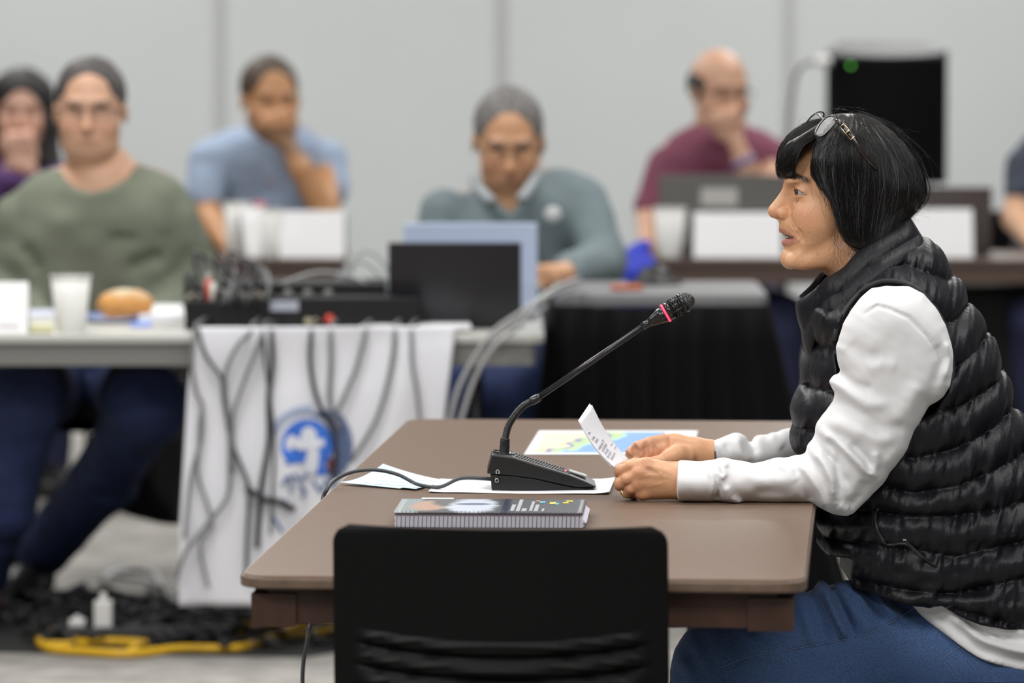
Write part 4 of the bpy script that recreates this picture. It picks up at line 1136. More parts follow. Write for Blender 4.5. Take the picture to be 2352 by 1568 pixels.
mp = nt.nodes.new('ShaderNodeMapping'); mp.inputs['Scale'].default_value = (2.2, 1, .55); mp.inputs['Rotation'].default_value = (0, .5, 0)
tcn = [n for n in nt.nodes if n.type == 'TEX_COORD'][0]; nt.links.new(tcn.outputs['Object'], mp.inputs[0]); nt.links.new(mp.outputs[0], wv.inputs['Vector'])
bp1 = nt.nodes.new('ShaderNodeBump'); bp1.inputs['Strength'].default_value = .6; bp1.inputs['Distance'].default_value = .0035
nt.links.new(wv.outputs['Fac'], bp1.inputs['Height']); nt.links.new(bp0.outputs[0], bp1.inputs['Normal']); nt.links.new(bp1.outputs[0], nt.nodes['Principled BSDF'].inputs['Normal'])
VEST = link('vest', join_mesh('vest', [vest_me, col_me]), M_VEST, root)
# armhole binding laid on the vest surface
from mathutils.bvhtree import BVHTree
def bvh_of(me_list):
    bm = bmesh.new()
    for me in me_list: bm.from_mesh(me)
    t_ = BVHTree.FromBMesh(bm); bm.free(); return t_
vt_ = bvh_of([vest_me, col_me])
def on_surface(px, py, tree, Y=7.4, lift=0.0):
    """first point of the surface met going straight back from the camera side"""
    p = at(px, py, 7.66); hit = tree.ray_cast(Vector((p.x, Y, p.z)), Vector((0, 1, 0)))
    return hit[0] + Vector((0, -lift, 0)) if hit[0] else None
out = C5((596, 300), (608, 250), (636, 193), (676, 142), (718, 104), (764, 82), (810, 76), (862, 82), (908, 106), (950, 150), (985, 200), (1008, 255), (1023, 315), (1031, 380), (1027, 430), (1012, 470))
pts = []
for a, b in smooth_poly(out, 4, False):
    q = on_surface(a, b, vt_)
    if q and q.y < 7.76: pts.append(q)
pts = [Vector((p.x, float(np.mean([r.y for r in pts[max(0, i - 4):i + 5]])), p.z)) for i, p in enumerate(pts)]
mb = MB(); mb.tube(pts, .0042, 10); mb.build('armhole_binding', mat('binding', (.014, .014, .016), .55), VEST)
mb = MB()
zl = [(1858, 705), (1866, 735), (1869, 770), (1866, 815), (1850, 878), (1833, 940), (1829, 977), (1836, 1018), (1852, 1046)]
pz = [Vector(P(a - 7, b, -.004)) for a, b in zl]
mb.tube(bez(pz, 5), .0016, 6)
zz = bez([p + Vector((.001, -.0030, 0)) for p in pz], 18)
for i in range(0, len(zz) - 1): mb.box(zz[i], (.0022, .0016, .0010))
mb.build('zip', mat('zip_black', (.02, .02, .021), .3, metal=.3), VEST)
# pocket with its zip pull
pc = C5((755, 915), (745, 950), (748, 985), (770, 1030), (790, 1050), (850, 1040), (885, 1070), (935, 1105))
pp_ = [on_surface(a, b, vt_, lift=.001) for a, b in smooth_poly(pc, 3, False)]; pp_ = [q for q in pp_ if q]
if len(pp_) > 3: mb = MB(); mb.tube(pp_, .0028, 6); mb.build('pocket_edge', mat('binding'), VEST)
q = on_surface(*C5((848, 1026))[0], vt_, lift=.003)
if q: mb = MB(); mb.box(q, (.006, .002, .0035), None, .0008); mb.build('zip_pull', mat('silver'), VEST)
if q: mb = MB(); mb.tube([q, q + Vector((.03, -.001, -.028)), q + Vector((.052, -.002, -.045))], .0013, 5); mb.build('pull_cord', mat('binding'), VEST)

# ---- jeans
M_JEANS = mat('denim', (0.056, 0.103, 0.225), 0.85, spec=.25, noise=(420, .30, 3), bump=(600, .5, .0012), sheen=.12)
jn = [(1558, 1492), (1561, 1513), (1566, 1545), (1572, 1580), (1590, 1640), (1680, 1680), (1850, 1690), (2100, 1690), (2352, 1690), (2500, 1660), (2540, 1560), (2500, 1460), (2400, 1400), (2250, 1380), (2120, 1372), (2074, 1358), (2045, 1350), (2019, 1342), (1998, 1335), (1976, 1330), (1950, 1331), (1930, 1334), (1902, 1337), (1880, 1341), (1858, 1347), (1835, 1357), (1809, 1369), (1740, 1392), (1660, 1416), (1602, 1433), (1580, 1450), (1565, 1472)]
lo = at(1540, 1710, 7.7); hi = at(2570, 1310, 7.7)
jf = Field((lo.x, 7.55, .0), (hi.x, 8.12, hi.z), .0042)
jd = folds([(((550, 1200), (590, 1300), (640, 1400)), .0065, .007), (((580, 1210), (620, 1290), (660, 1380)), -.0055, .007), (((500, 1225), (530, 1300), (560, 1410)), -.0035, .010), (((460, 1250), (490, 1340), (520, 1430)), .0030, .010),
            (((740, 1200), (780, 1270), (840, 1330)), .0045, .008), (((760, 1200), (810, 1270), (870, 1310)), -.0040, .007), (((690, 1190), (730, 1260), (770, 1340)), -.0030, .010), (((640, 1250), (700, 1330), (730, 1380)), .0025, .011),
            (((260, 1360), (320, 1440), (400, 1450)), .0030, .010), (((90, 1380), (150, 1500), (220, 1568)), -.003, .012), (((20, 1480), (60, 1540), (90, 1600)), .004, .012), (((40, 1440), (100, 1540), (120, 1600)), -.0025, .010)], 7.68)
seam_j = folds([(((170, 1510), (260, 1470), (400, 1445), (560, 1415), (700, 1385), (800, 1345), (910, 1290)), -.0022, .0028)], 7.68)
def jdisp(xs, zs): return 1.35 * jd(xs, zs) + seam_j(xs, zs) + vnoise(xs[:, None] * 25, np.float32(2), zs[None, :] * 40) * .0014
jf.inflate(jn, 7.735, .086, .095, disp=jdisp)
jf.inflate([(a + 12, b + 6) for a, b in jn], 7.925, .086, .095, k=.02)
for yk, pxk in ((7.73, 1632), (7.93, 1642)):
    kn = at(pxk, 1565, yk)
    jf.chain([((kn.x + .01, yk, kn.z), .074), ((kn.x, yk, .32), .066), ((kn.x + .02, yk, .10), .060)], .03)
jf.op(lambda X, Y, Z: .03 - Z + 0 * X + 0 * Y, mode='and')
jm = jf.mesh('jeans', 1)
jt_ = bvh_of([jm]); JE = link('jeans', jm, M_JEANS, root)
M_ST = mat('denim_stitch', (.13, .18, .32), .8)
for ln in (((172, 1508), (260, 1472), (400, 1447), (560, 1417), (700, 1387), (800, 1347), (912, 1288)), ((1005, 1468), (1030, 1450), (1075, 1422)), ((998, 1490), (1030, 1530), (1050, 1575)), ((1011, 1480), (1042, 1525), (1062, 1570)), ((140, 1530), (160, 1550), (180, 1568))):
    pp_ = [on_surface(a, b, jt_, Y=7.3, lift=.0006) for a, b in smooth_poly(C5(*ln), 6, False)]; pp_ = [q for q in pp_ if q]
    if len(pp_) > 3: mb = MB(); mb.tube(pp_, .0007, 4); mb.build('seam_stitching', M_ST, JE)
for yk, pxk in ((7.73, 1632), (7.93, 1642)):
    kn = at(pxk, 1565, yk); mb = MB()
    s2 = Field((kn.x - .20, yk - .07, -.01), (kn.x + .12, yk + .07, .13), .004)
    s2.chain([((kn.x + .05, yk, .05), .045), ((kn.x - .04, yk, .045), .042), ((kn.x - .13, yk, .035), .033)], .03, sq=(1, .95, 1)); s2.cap((kn.x + .03, yk, .05), (kn.x + .03, yk, .1), .045, .04, .02)
    s2.op(lambda X, Y, Z: .001 - Z + 0 * X + 0 * Y, mode='and'); link('shoe', s2.mesh('shoe'), mat('black_leather', (.015, .014, .014), .4), root)

# ---- ring
c = Vector(H(462, 836, NY + .004)); a_ = Vector(H(500, 812, NY - .001)) - Vector(H(470, 838, NY + .008)); Rm = a_.to_track_quat('Z', 'Y').to_matrix()
mb = MB(); mb.lathe([(.0084, -.0024), (.0094, -.0022), (.0092, 0), (.0094, .0022), (.0084, .0024)], c, Rm, 36, False)
for k in range(18): mb.lathe([(.0004, -.0008), (.0011, 0), (.0004, .0008)], c + Rm @ Vector((.0094 * math.cos(k * PI / 9), .0094 * math.sin(k * PI / 9), 0)), None, 6)
mb.build('ring', mat('gold', (.80, .58, .28), .22, metal=1), root)
# ---- held note, folded
M_NOTE = mat('note_paper', (0.82, 0.83, 0.88), .8)
n0 = Vector(H(372, 650, NY + .012)); n1 = Vector(H(104, 296, NY + .010)); n2 = Vector(H(203, 186, NY + .105)); n3 = Vector(H(492, 596, NY + .105))
note = sheet('note_paper', [n0, n3, n2, n1], lambda u, v: 0, M_NOTE, n=20)
for vtx in note.data.vertices:
    i, j = divmod(vtx.index, 21); u, v = i / 20, j / 20
    vtx.co += Vector((1, 0, .7)) * (-.004 * math.sin(PI * v)) + Vector((0, 0, .003 * u * v * v)) + Vector((-.5, 0, .5)) * .004 * math.exp(-((u - .93) / .05) ** 2) * (v > .9)
note['kind'] = 'thing'; tag(note, 'folded handwritten and printed notes the woman holds up', 'notes')
back = sheet('back_fold', [n0 + Vector((-.003, 0, 0)), n3 + Vector((-.002, .002, 0)), n2 + Vector((-.004, .002, .006)), n1 + Vector((-.002, -.001, .002))], lambda u, v: 0, M_NOTE, note)
for vtx in back.data.vertices:
    i, j = divmod(vtx.index, 25); u, v = i / 24, j / 24
    vtx.co += Vector((1, 0, .7)) * (-.004 * math.sin(PI * v))
uy_ = (n1 - n0).normalized(); ux_ = (n3 - n0); wn = ux_.length; ux_ = (ux_ - uy_ * ux_.dot(uy_)).normalized()
mb = MB()
def on_note(u, v): return n0 + (n1 - n0) * v + ux_ * wn * u + Vector((1, 0, .7)) * (-.004 * math.sin(PI * v)) 
for txt, u, v in (('name and more', .10, .70), ('to learn. One', .10, .58), ('source', .16, .50), ('evidence by TV', .06, .385), ('my husbands', .14, .315), ('the topic', .16, .245), ('have lost it', .10, .175), ('because the', .18, .105)):
    text_mb(mb, txt, on_note(u, v), ux_, uy_, .0085, .0012, .00008)
mb.build('printed_lines', mat('print_grey', (.28, .28, .32), .8), note)
mb = MB(); rnd = random.Random(8)
for q in range(5):
    u0, v0 = .15 + .12 * q, .80 + .02 * math.sin(q * 3)
    mb.tube([on_note(u0 + .05 * math.cos(k * 1.3) + .016 * k, v0 + .022 * math.sin(k * 1.9 + q)) + ux_.cross(uy_) * .0006 for k in range(7)], .00035, 4)
for q in range(9):
    u0, v0 = .72 + .02 * math.sin(q), .85 - .085 * q
    mb.tube([on_note(min(.97, u0 + .03 * k), v0 + .010 * math.sin(k * 2.2 + q)) + ux_.cross(uy_) * .0006 for k in range(8)], .0003, 4)
mb.build('handwriting', mat('pencil', (.35, .35, .38), .8), note)

# ---- hair
M_HAIR = mat('black_hair', (0.0085, 0.0075, 0.0075), .36, spec=.36)
M_GREYHAIR = mat('grey_hair', (0.14, 0.14, 0.145), .5, spec=.5)
outer = C1((445, 628), (415, 600), (401, 560), (405, 490), (425, 415), (470, 340), (540, 280), (610, 245), (680, 215), (740, 190), (800, 178), (860, 172), (930, 175), (1000, 186), (1100, 225), (1200, 300), (1290, 397), (1360, 495), (1408, 605), (1432, 700), (1424, 780), (1386, 858), (1325, 908), (1250, 960), (1180, 1010), (1060, 1075), (960, 1120))
whole = outer[:23] + [(2112, 500), (2108, 560), (2080, 660), (1960, 680), (1900, 634), (1850, 608), (1815, 612), (1797, 580), (1789, 520), (1796, 440), (1797, 412)]
region = outer + C1((905, 1100), (850, 1060), (815, 990), (795, 930), (785, 850), (776, 800), (745, 735), (715, 700), (680, 675), (645, 640), (620, 605), (618, 540), (640, 450), (660, 370), (640, 350), (590, 385), (548, 440), (525, 490), (515, 550), (518, 600), (500, 625), (470, 630))
h = .0021
lo = at(1768, 585, Y0); hi = at(2140, 245, Y0)
HW, HR = .0835, .088
qf = Field((lo.x, Y0 - .10, lo.z), (hi.x, Y0 + .10, hi.z), h)
RP = np.array([(p.x, p.z) for p in (at(a, b, Y0) for a, b in region)], dtype=np.float32)
WP = np.array([(p.x, p.z) for p in (at(a, b, Y0) for a, b in whole)], dtype=np.float32)
def hair_disp(xs, zs):
    X = xs[:, None]; Z = zs[None, :]
    # strands run down and fan around the crown
    cx, cz = at(1965, 300, Y0).x, at(1965, 300, Y0).z
    ang = np.arctan2(X - cx, cz - Z + .05)
    return (vnoise(ang * 26, np.float32(0), np.hypot(X - cx, Z - cz) * 10) * .0014 + vnoise(ang * 70, np.float32(4), np.hypot(X - cx, Z - cz) * 14) * .0007).astype(np.float32)
qf.inflate(whole, Y0, HW, HR, disp=hair_disp)
def reg(X, Y, Z):
    d2 = poly_sdf(RP, X[:, 0, 0], Z[0, 0, :])[:, None, :]
    return (-(d2 - .0008) * .8 + 0 * Y).astype(np.float32)
b = reg(qf.ax[0][:, None, None], qf.ax[1][None, :, None], qf.ax[2][None, None, :]); a = qf.d
kk = .006; q = np.maximum(kk - np.abs(a - b), 0) / kk; qf.d = np.maximum(a, b) + q * q * kk * .25
hm = qf.mesh('hair', 1)
HAIR = link('hair', hm, M_HAIR, root)
# strands: guides in side view, laid over the swollen surface on both sides
guides = [C1(*g_) for g_ in (
    ((700, 215), (600, 250), (500, 320), (430, 410), (408, 500), (405, 590), (425, 640)),
    ((720, 225), (640, 260), (560, 320), (490, 400), (460, 490), (452, 570), (455, 640)),
    ((740, 230), (680, 265), (610, 320), (545, 390), (505, 470), (492, 560), (505, 640)),
    ((745, 240), (700, 290), (650, 350), (575, 400), (535, 460), (515, 550), (530, 630)),
    ((790, 230), (740, 290), (690, 350), (650, 420), (630, 520), (640, 620), (700, 695)),
    ((820, 220), (780, 290), (730, 370), (700, 460), (700, 570), (740, 690), (790, 820)),
    ((850, 210), (820, 300), (790, 400), (780, 510), (790, 650), (810, 840), (850, 1050)),
    ((880, 200), (880, 300), (870, 420), (870, 560), (880, 720), (890, 880), (930, 1090)),
    ((910, 195), (950, 300), (980, 420), (990, 560), (985, 720), (975, 900), (975, 1090)),
    ((930, 190), (1010, 290), (1080, 420), (1110, 560), (1100, 720), (1070, 880), (1040, 1060)),
    ((940, 186), (1060, 270), (1160, 400), (1210, 540), (1215, 700), (1180, 860), (1120, 1020)),
    ((945, 184), (1090, 255), (1220, 370), (1300, 520), (1325, 680), (1290, 840), (1190, 980)),
    ((950, 182), (1110, 245), (1250, 360), (1350, 510), (1398, 660), (1385, 800), (1270, 930)),
    ((955, 180), (1120, 238), (1265, 352), (1368, 500), (1420, 660), (1418, 780), (1320, 905)))]
GP = np.array([smooth_poly(g_, 3, False) for g_ in guides])          # guides x points x 2
rng = np.random.RandomState(11)
def hair_halfwidth(X, Z):
    n = len(WP); best = np.full(X.shape, 1e9); ins = np.zeros(X.shape, bool)
    for i in range(n):
        a = WP[i]; b = WP[(i + 1) % n]; ba = b - a
        t = np.clip(((X - a[0]) * ba[0] + (Z - a[1]) * ba[1]) / float(ba @ ba), 0, 1)
        best = np.minimum(best, np.hypot(X - a[0] - t * ba[0], Z - a[1] - t * ba[1]))
        ins ^= ((a[1] > Z) != (b[1] > Z)) & (X < (b[0] - a[0]) * (Z - a[1]) / ((b[1] - a[1]) or 1e-9) + a[0])
    d = np.where(ins, best, 0)
    return HW * np.sqrt(np.clip(1 - np.maximum(1 - d / HR, 0) ** 2, 0, 1))
def strands(N, r, glo, ghi, seed, jit=5.0, rootj=.22, lift=(.0002, .0022), side=None):
    rg = np.random.RandomState(seed)
    g0 = rg.uniform(glo, ghi, N); i0 = np.clip(np.floor(g0).astype(int), 0, len(GP) - 2); f = (g0 - i0)[:, None, None]
    L = GP[i0] * (1 - f) + GP[i0 + 1] * f
    K = 15
    s0 = rg.uniform(0, rootj, N); s1 = np.minimum(1, rg.uniform(.82, 1.03, N)); tt = s0[:, None] + (s1 - s0)[:, None] * np.linspace(0, 1, K)[None]
    ii = tt * (GP.shape[1] - 1); i1 = np.clip(np.floor(ii).astype(int), 0, GP.shape[1] - 2); ft = (ii - i1)[..., None]
    ar = np.arange(N)[:, None]
    pts = L[ar, i1] * (1 - ft) + L[ar, i1 + 1] * ft
    ph = rg.uniform(0, 6.28, (N, 2)); am = rg.normal(0, jit, (N, 2)); kt = np.linspace(0, 1, K)[None]
    pts[..., 0] += am[:, :1] * np.sin(kt * 3.0 + ph[:, :1]) + rg.normal(0, 1.2, (N, 1))
    pts[..., 1] += .3 * am[:, 1:] * np.sin(kt * 3.0 + ph[:, 1:])
    # to world on the middle plane
    u = (pts[..., 0] - 1176) / F_PX; v = (784 - pts[..., 1]) / F_PX; t = Y0 / (CT + v * ST)
    X = t * u; Z = CAM.z + t * (-ST + v * CT)
    hw = hair_halfwidth(X, Z)
    sd = (rg.rand(N) < (.72 if side is None else side)) * -2 + 1
    # spread of the roots over the crown
    lat = hw * (1 - .0 * kt) + rg.uniform(*lift, N)[:, None]
    inner = rg.rand(N)[:, None] ** .6
    lat = np.where(hw > .06, lat, lat * (1 - .25 * (1 - inner)))
    Yw = Y0 + sd[:, None] * lat
    C_ = np.stack([X, Yw, Z], -1)                                    # N K 3
    tan = np.gradient(C_, axis=1); tan /= np.linalg.norm(tan, axis=-1, keepdims=True) + 1e-9
    ref = np.array([0, 1, 0.001]); a1 = np.cross(tan, ref); a1 /= np.linalg.norm(a1, axis=-1, keepdims=True) + 1e-9
    a2 = np.cross(tan, a1)
    rad = (r * np.concatenate([[.6], np.ones(K - 4), [.8, .5, .12]]))[None, :, None]
    V3 = np.stack([C_ + rad * (a1 * math.cos(a) + a2 * math.sin(a)) for a in (0, 2.094, 4.189)], 2)   # N K 3(k) 3
    base = (np.arange(N) * K * 3)[:, None, None]; k_ = np.arange(K - 1)[None, :, None] * 3; e_ = np.arange(3)[None, None]
    A = base + k_ + e_; B = base + k_ + (e_ + 1) % 3
    F = np.stack([A, B, B + 3, A + 3], -1).reshape(-1, 4)
    return V3.reshape(-1, 3), F
def strand_obj(name, m_, parts):
    vs_, fs_, o = [], [], 0
    for v3, f3 in parts: vs_.append(v3); fs_.append(f3 + o); o += len(v3)
    return link(name, mesh_from(name, np.concatenate(vs_), np.concatenate(fs_)), m_, HAIR)
strand_obj('hair_strands', M_HAIR, [strands(3600, .00026, 4.2, 13, 1), strands(1000, .00025, 0, 2.9, 2, jit=3, side=.6), strands(400, .00025, 4.2, 6, 3, jit=8), strands(500, .00022, 4.6, 13, 13, jit=16, lift=(.0005, .0035)), strands(260, .00022, 5.0, 8, 14, jit=14, rootj=.6, lift=(.0005, .004))])
strand_obj('grey_strands', M_GREYHAIR, [strands(130, .00013, 5, 13, 5, jit=17, rootj=.6, lift=(.001, .0035)), strands(190, .00015, 4.6, 6.0, 6, jit=7, rootj=.35, lift=(.001, .003)), strands(20, .00014, 0, 3.0, 7, lift=(.001, .002))])
mb = MB(); rnd = random.Random(5)
for i in range(40):     # flyaways
    a = rnd.uniform(0, 1); k = int(a * (len(outer) - 8)) + 4; u0, v0 = outer[k]
    p0 = Vector(P(u0 + rnd.uniform(-3, 3), v0 + 3, rnd.uniform(-.03, .03))); d = Vector((rnd.uniform(-.4, 1), rnd.uniform(-.3, .3), rnd.uniform(.1, .9))).normalized() * rnd.uniform(.006, .018)
    mb.tube(bez([p0, p0 + d, p0 + d * 1.5 + Vector((rnd.uniform(.0, .02), 0, -.008))], 5), .00012, 3)
for i in range(26):     # wisps before the ear
    u0 = rnd.uniform(1905, 1950); p0 = Vector(P(u0, rnd.uniform(500, 545), -.066 - rnd.uniform(0, .006))); L = rnd.uniform(.025, .06)
    mb.tube(bez([p0, p0 + Vector((rnd.uniform(-.006, .003), -.001, -L * .5)), p0 + Vector((rnd.uniform(-.012, .012), 0, -L))], 5), .00016, 3)
mb.build('loose_hairs', M_HAIR, HAIR)

# ---- eyeglasses pushed up into the hair
gl = thing('eyeglasses', 'dark framed eyeglasses with gold inlaid temples resting in black hair', 'eyeglasses', P(1900, 290, 0))
C7 = crop(1840, 240, 13.064)
M_FR = mat('frame_dark', (.018, .010, .010), .12, spec=.7); M_GOLD = mat('pale_gold', (.85, .68, .42), .25, metal=1)
M_LENS = mat('lens_glass', (.9, .9, .9), .03, alpha=.22, spec=.9)
def glass_plane(u, v, lat_):   # the lens plane faces up and forward; its outer end is nearest the camera
    return None
rim = C7((340, 850), (375, 760), (430, 660), (520, 530), (620, 430), (720, 355), (820, 325), (920, 330), (985, 385), (990, 470), (930, 560), (840, 660), (740, 760), (640, 850), (560, 905), (470, 925), (390, 900))
# lateral offset along the lens: inner (nose side, upper left) far, outer end near the camera
def lens_pt(a, b, sgn=1):
    t_ = ((a - 1866) * .75 + (b - 315) * -.2) / 50.0
    return a, b
cx_ = np.mean([p[0] for p in rim]); cy_ = np.mean([p[1] for p in rim])
def rim_pts(dx, dy, lat0, sx=1.0, sy=1.0, tilt=.020):
    out = []
    for a, b in smooth_poly(rim, 3):
        du, dv = (a - cx_), (b - cy_)
        # long axis runs lower-left to upper-right; the sideways tilt follows the head
        lat_ = lat0 - tilt * ((du * -.2 + dv * .98) / 22.0) 
        out.append(Vector(P(cx_ + dx + du * sx, cy_ + dy + dv * sy, lat_)))
    return out
for (dx, dy, l0, sx, sy, nm) in ((0, 0, -.054, 1, 1, 0), (-17, -12, .034, .8, .8, 1)):
    rp = rim_pts(dx, dy, l0, sx, sy, .013 if nm == 0 else -.016)
    mb = MB(); mb.tube(rp + [rp[0], rp[1]], .0016 if nm == 0 else .0013, 8); mb.build('rim', M_FR, gl)
    mb = MB(); cc = sum(rp, Vector()) / len(rp); cc += Vector((-.002, 0, .002)); n_ = len(rp)
    mb.add(rp + [cc], [(i, (i + 1) % n_, n_) for i in range(n_)], True); mb.build('lens', M_LENS, gl)
    if nm == 0: RIM0 = rp
    else: RIM1 = rp
mb = MB(); a_, b_ = RIM0[20], RIM1[30]; mb.tube(bez([RIM0[12], (RIM0[12] + RIM1[14]) / 2 + Vector((-.002, 0, .003)), RIM1[14]], 6), .0014, 6); mb.build('bridge', M_FR, gl)
tp = [(C7((950, 400))[0], -.058), (C7((1060, 500))[0], -.0655), (C7((1130, 590))[0], -.0715)]
mb = MB(); mb.tube([Vector(P(p[0], p[1], l_)) for p, l_ in tp], [.0030, .0040, .0032], 10); mb.build('hinge', M_FR, gl)
t0 = Vector(P(*C7((1130, 580))[0], -.0725)); t1 = Vector(P(*C7((1440, 960))[0], -.0800)); t2 = Vector(P(1975, 352, -.0850)); t3 = Vector(P(2003, 385, -.0840))
mb = MB(); mb.tube([t0, t1, t2, t3], [.0026, .0030, .0032, .0026], 10); mb.build('temple', M_FR, gl)
dd = (t1 - t0).normalized(); up = dd.cross(Vector((0, 1, 0))).normalized()
mb = MB(); of = Vector((0, -.0034, 0))
for s_ in (-1, 1): mb.tube([t0 + up * s_ * .0038 + of, t1 + up * s_ * .0038 + of], .0005, 6)
for q in (0, .5, 1.0): mb.tube([t0.lerp(t1, q) - up * .0038 + of, t0.lerp(t1, q) + up * .0038 + of], .0006 if q < .3 else .0011, 6)
mb.build('gold_inlay', M_GOLD, gl)
mb = MB(); mb.tube([RIM1[0].lerp(RIM1[24], .5) + Vector((.01, .03, 0)), Vector(P(1935, 300, .080)), Vector(P(1985, 360, .085))], .0022, 8); mb.build('temple', M_FR, gl)
# ------------------------------------------------------------------ the people behind, all out of focus
def srgb(r, g, b):
    f = lambda c: (c / 255 / 12.92) if c <= 10 else ((c / 255 + .055) / 1.055) ** 2.4
    return (f(r), f(g), f(b))
def human(label, px, py, Y, sc=1.0, yaw=0.0, pitch=0.0, roll=0.0, skin=(.50, .29, .17), hair=(.03, .02, .015), style='short', torso=None, W=.15, R=.13,
          shirt=None, neck=None, arms=(), hands=(), legs=None, glasses=None, beard=0.0, h=.006, folds_=None, sleeve_to=1.0, trunk_c=None, cloth_name='shirt', lean=.15, jaw=0.0):
    """px,py = middle of the head at depth Y (eyes a little above); yaw > 0 turns towards the right of the picture"""
    C0 = at(px, py, Y)
    root = thing('person', label, 'person', (trunk_c[0] if trunk_c else C0.x, Y, 0))
    Rh = Matrix.Rotation(yaw, 3, 'Z') @ Matrix.Rotation(pitch, 3, 'X') @ Matrix.Rotation(roll, 3, 'Y')
    # head-local: x to the picture's right, y towards the camera, z up
    def L(x, y, z): return C0 + Rh @ Vector((x, -y, z)) * sc
    tz = [at(a, b, Y) for a, b in torso]
    xs = [p.x for p in tz]; zs = [p.z for p in tz]
    allp = [Vector(p_) for ar in arms for p_, r_ in ar] + [Vector(q[0]) for q in hands]
    lo = (min(xs + [p.x for p in allp]) - .07, min([Y - .30] + [p.y - .08 for p in allp]), min(zs) - .03); hi = (max(xs + [p.x for p in allp]) + .07, Y + .26 + lean * (max(zs) - min(zs)), C0.z + .17 * sc)
    f = Field(lo, hi, h)
    def E(x, y, z, a, b, c, k=.02, mode='add'): f.ell(L(x, y, z), (a * sc, b * sc, c * sc), k * sc, mode, Rh)
    E(0, -.012, .036, .077, .095, .086); E(0, .028, -.022, .067 + jaw * .6, .060, .086); E(0, .036, -.074, .052 + jaw, .047, .042, .03)
    f.cap(L(-.036, .080, .024), L(.036, .080, .024), .010 * sc, None, .015)
    for s_ in (-1, 1):
        E(s_ * .031, .092, .006, .017, .011, .010, .012, 'sub'); E(s_ * .079, -.002, -.004, .007, .015, .026, .005); E(s_ * .040, .062, -.030, .022, .020, .020, .02)
    f.cap(L(0, .088, .004), L(0, .106, -.030), .008 * sc, .012 * sc, .012); E(0, .090, -.036, .018, .012, .009, .008)
    E(0, .084, -.060, .025, .011, .010, .008)
    nb = neck if neck else tuple(C0 + Vector((0, .03, -.20 * sc)))
    f.cap(L(0, -.018, -.055), nb, .058 * sc, .064, .03)
    f.inflate(torso, Y + .02, W * .78, R * 1.5, k=.012, lean=lean)
    for ar in arms: f.chain([(tuple(p_), r_) for p_, r_ in ar], .015)
    for (c_, r_, d_) in hands:     # loosely closed hand: palm, four finger rows, thumb; d_ = direction of the fingers
        c_ = Vector(c_); d_ = Vector(d_).normalized(); sd = d_.cross(Vector((0, -1, 0))).normalized()
        f.ell(tuple(c_), (r_ * 1.0, r_ * .72, r_ * 1.0), .012)
        for k in range(4):
            o = sd * (k - 1.5) * r_ * .42
            f.chain([(tuple(c_ + o), r_ * .30), (tuple(c_ + o + d_ * r_ * 1.15 + Vector((0, -.008, 0))), r_ * .26), (tuple(c_ + o + d_ * r_ * 1.05 + Vector((0, -.030, 0))), r_ * .24), (tuple(c_ + o + d_ * r_ * .4 + Vector((0, -.034, 0))), r_ * .22)], .004)
        f.chain([(tuple(c_ - sd * r_ * .7), r_ * .34), (tuple(c_ - sd * r_ * 1.1 + d_ * r_ * .8 + Vector((0, -.015, 0))), r_ * .26)], .008)
    if legs:
        pass
    me = f.mesh('body', 1); v = f.v
    # colour zones in head-local coordinates
    Ri = np.array(Rh.transposed(), dtype=np.float32); q = (v - np.array(C0, dtype=np.float32)) @ Ri.T / sc; x, y, z = q[:, 0], -q[:, 1], q[:, 2]
    g = lambda a, b, ra, rb: np.exp(-(((x - a) / ra) ** 2 + ((z - b) / rb) ** 2)) * (y > .03)
    skin = tuple(k * 1.15 for k in skin); c = np.tile(np.array(skin, dtype=np.float32), (len(v), 1)); dark = np.array(hair) * .8
    for s_ in (-1, 1):
        c = mix(c, .85 * g(s_ * .031, .008, .013, .006), (.05, .03, .025)); c = mix(c, .45 * g(s_ * .031, .006, .022, .014), np.array(skin) * .45)  # dark eyes, then darker skin across the sockets
        c = mix(c, .75 * g(s_ * .032, .026, .022, .0055), dark); c = mix(c, .25 * g(s_ * .042, -.030, .02, .02), (skin[0] * 1.1, skin[1] * .75, skin[2] * .7))
    c = mix(c, .30 * g(0, -.03, .016, .014), (skin[0] * 1.1, skin[1] * .75, skin[2] * .7)); c = mix(c, .6 * g(0, -.060, .024, .007), (.36, .13, .10))
    if beard: c = mix(c, beard * (z < -.045) * (y > .0) * (z > -.125) * (np.abs(x) < .075), np.array(hair) * 1.2 + .02)
    set_col(me, c)
    parts = [me]
    if legs:
        lf = Field(*legs['box'], .012)
        for ch in legs['chains']: lf.chain([(tuple(p_), r_ * .8) for p_, r_ in ch], .03)
        lm = lf.mesh('l'); set_col(lm, np.tile(np.array(skin, dtype=np.float32), (len(lf.v), 1))); parts.append(lm)
    sk = mat('skin_plain', attr='tint', rough=.5, sss=.08)
    link('body', join_mesh('body', parts), sk, root)
    # hair
    hc = mat('hair_%02d%02d%02d' % tuple(int(99 * min(c_, .99)) for c_ in hair), hair, .55, noise=(70, .55, 3), bump=(300, .8, .003))
    lo2 = tuple(C0 + Vector((-.15, -.16, -.34)) * sc); hi2 = tuple(C0 + Vector((.15, .16, .17)) * sc)
    f = Field(lo2, hi2, h)
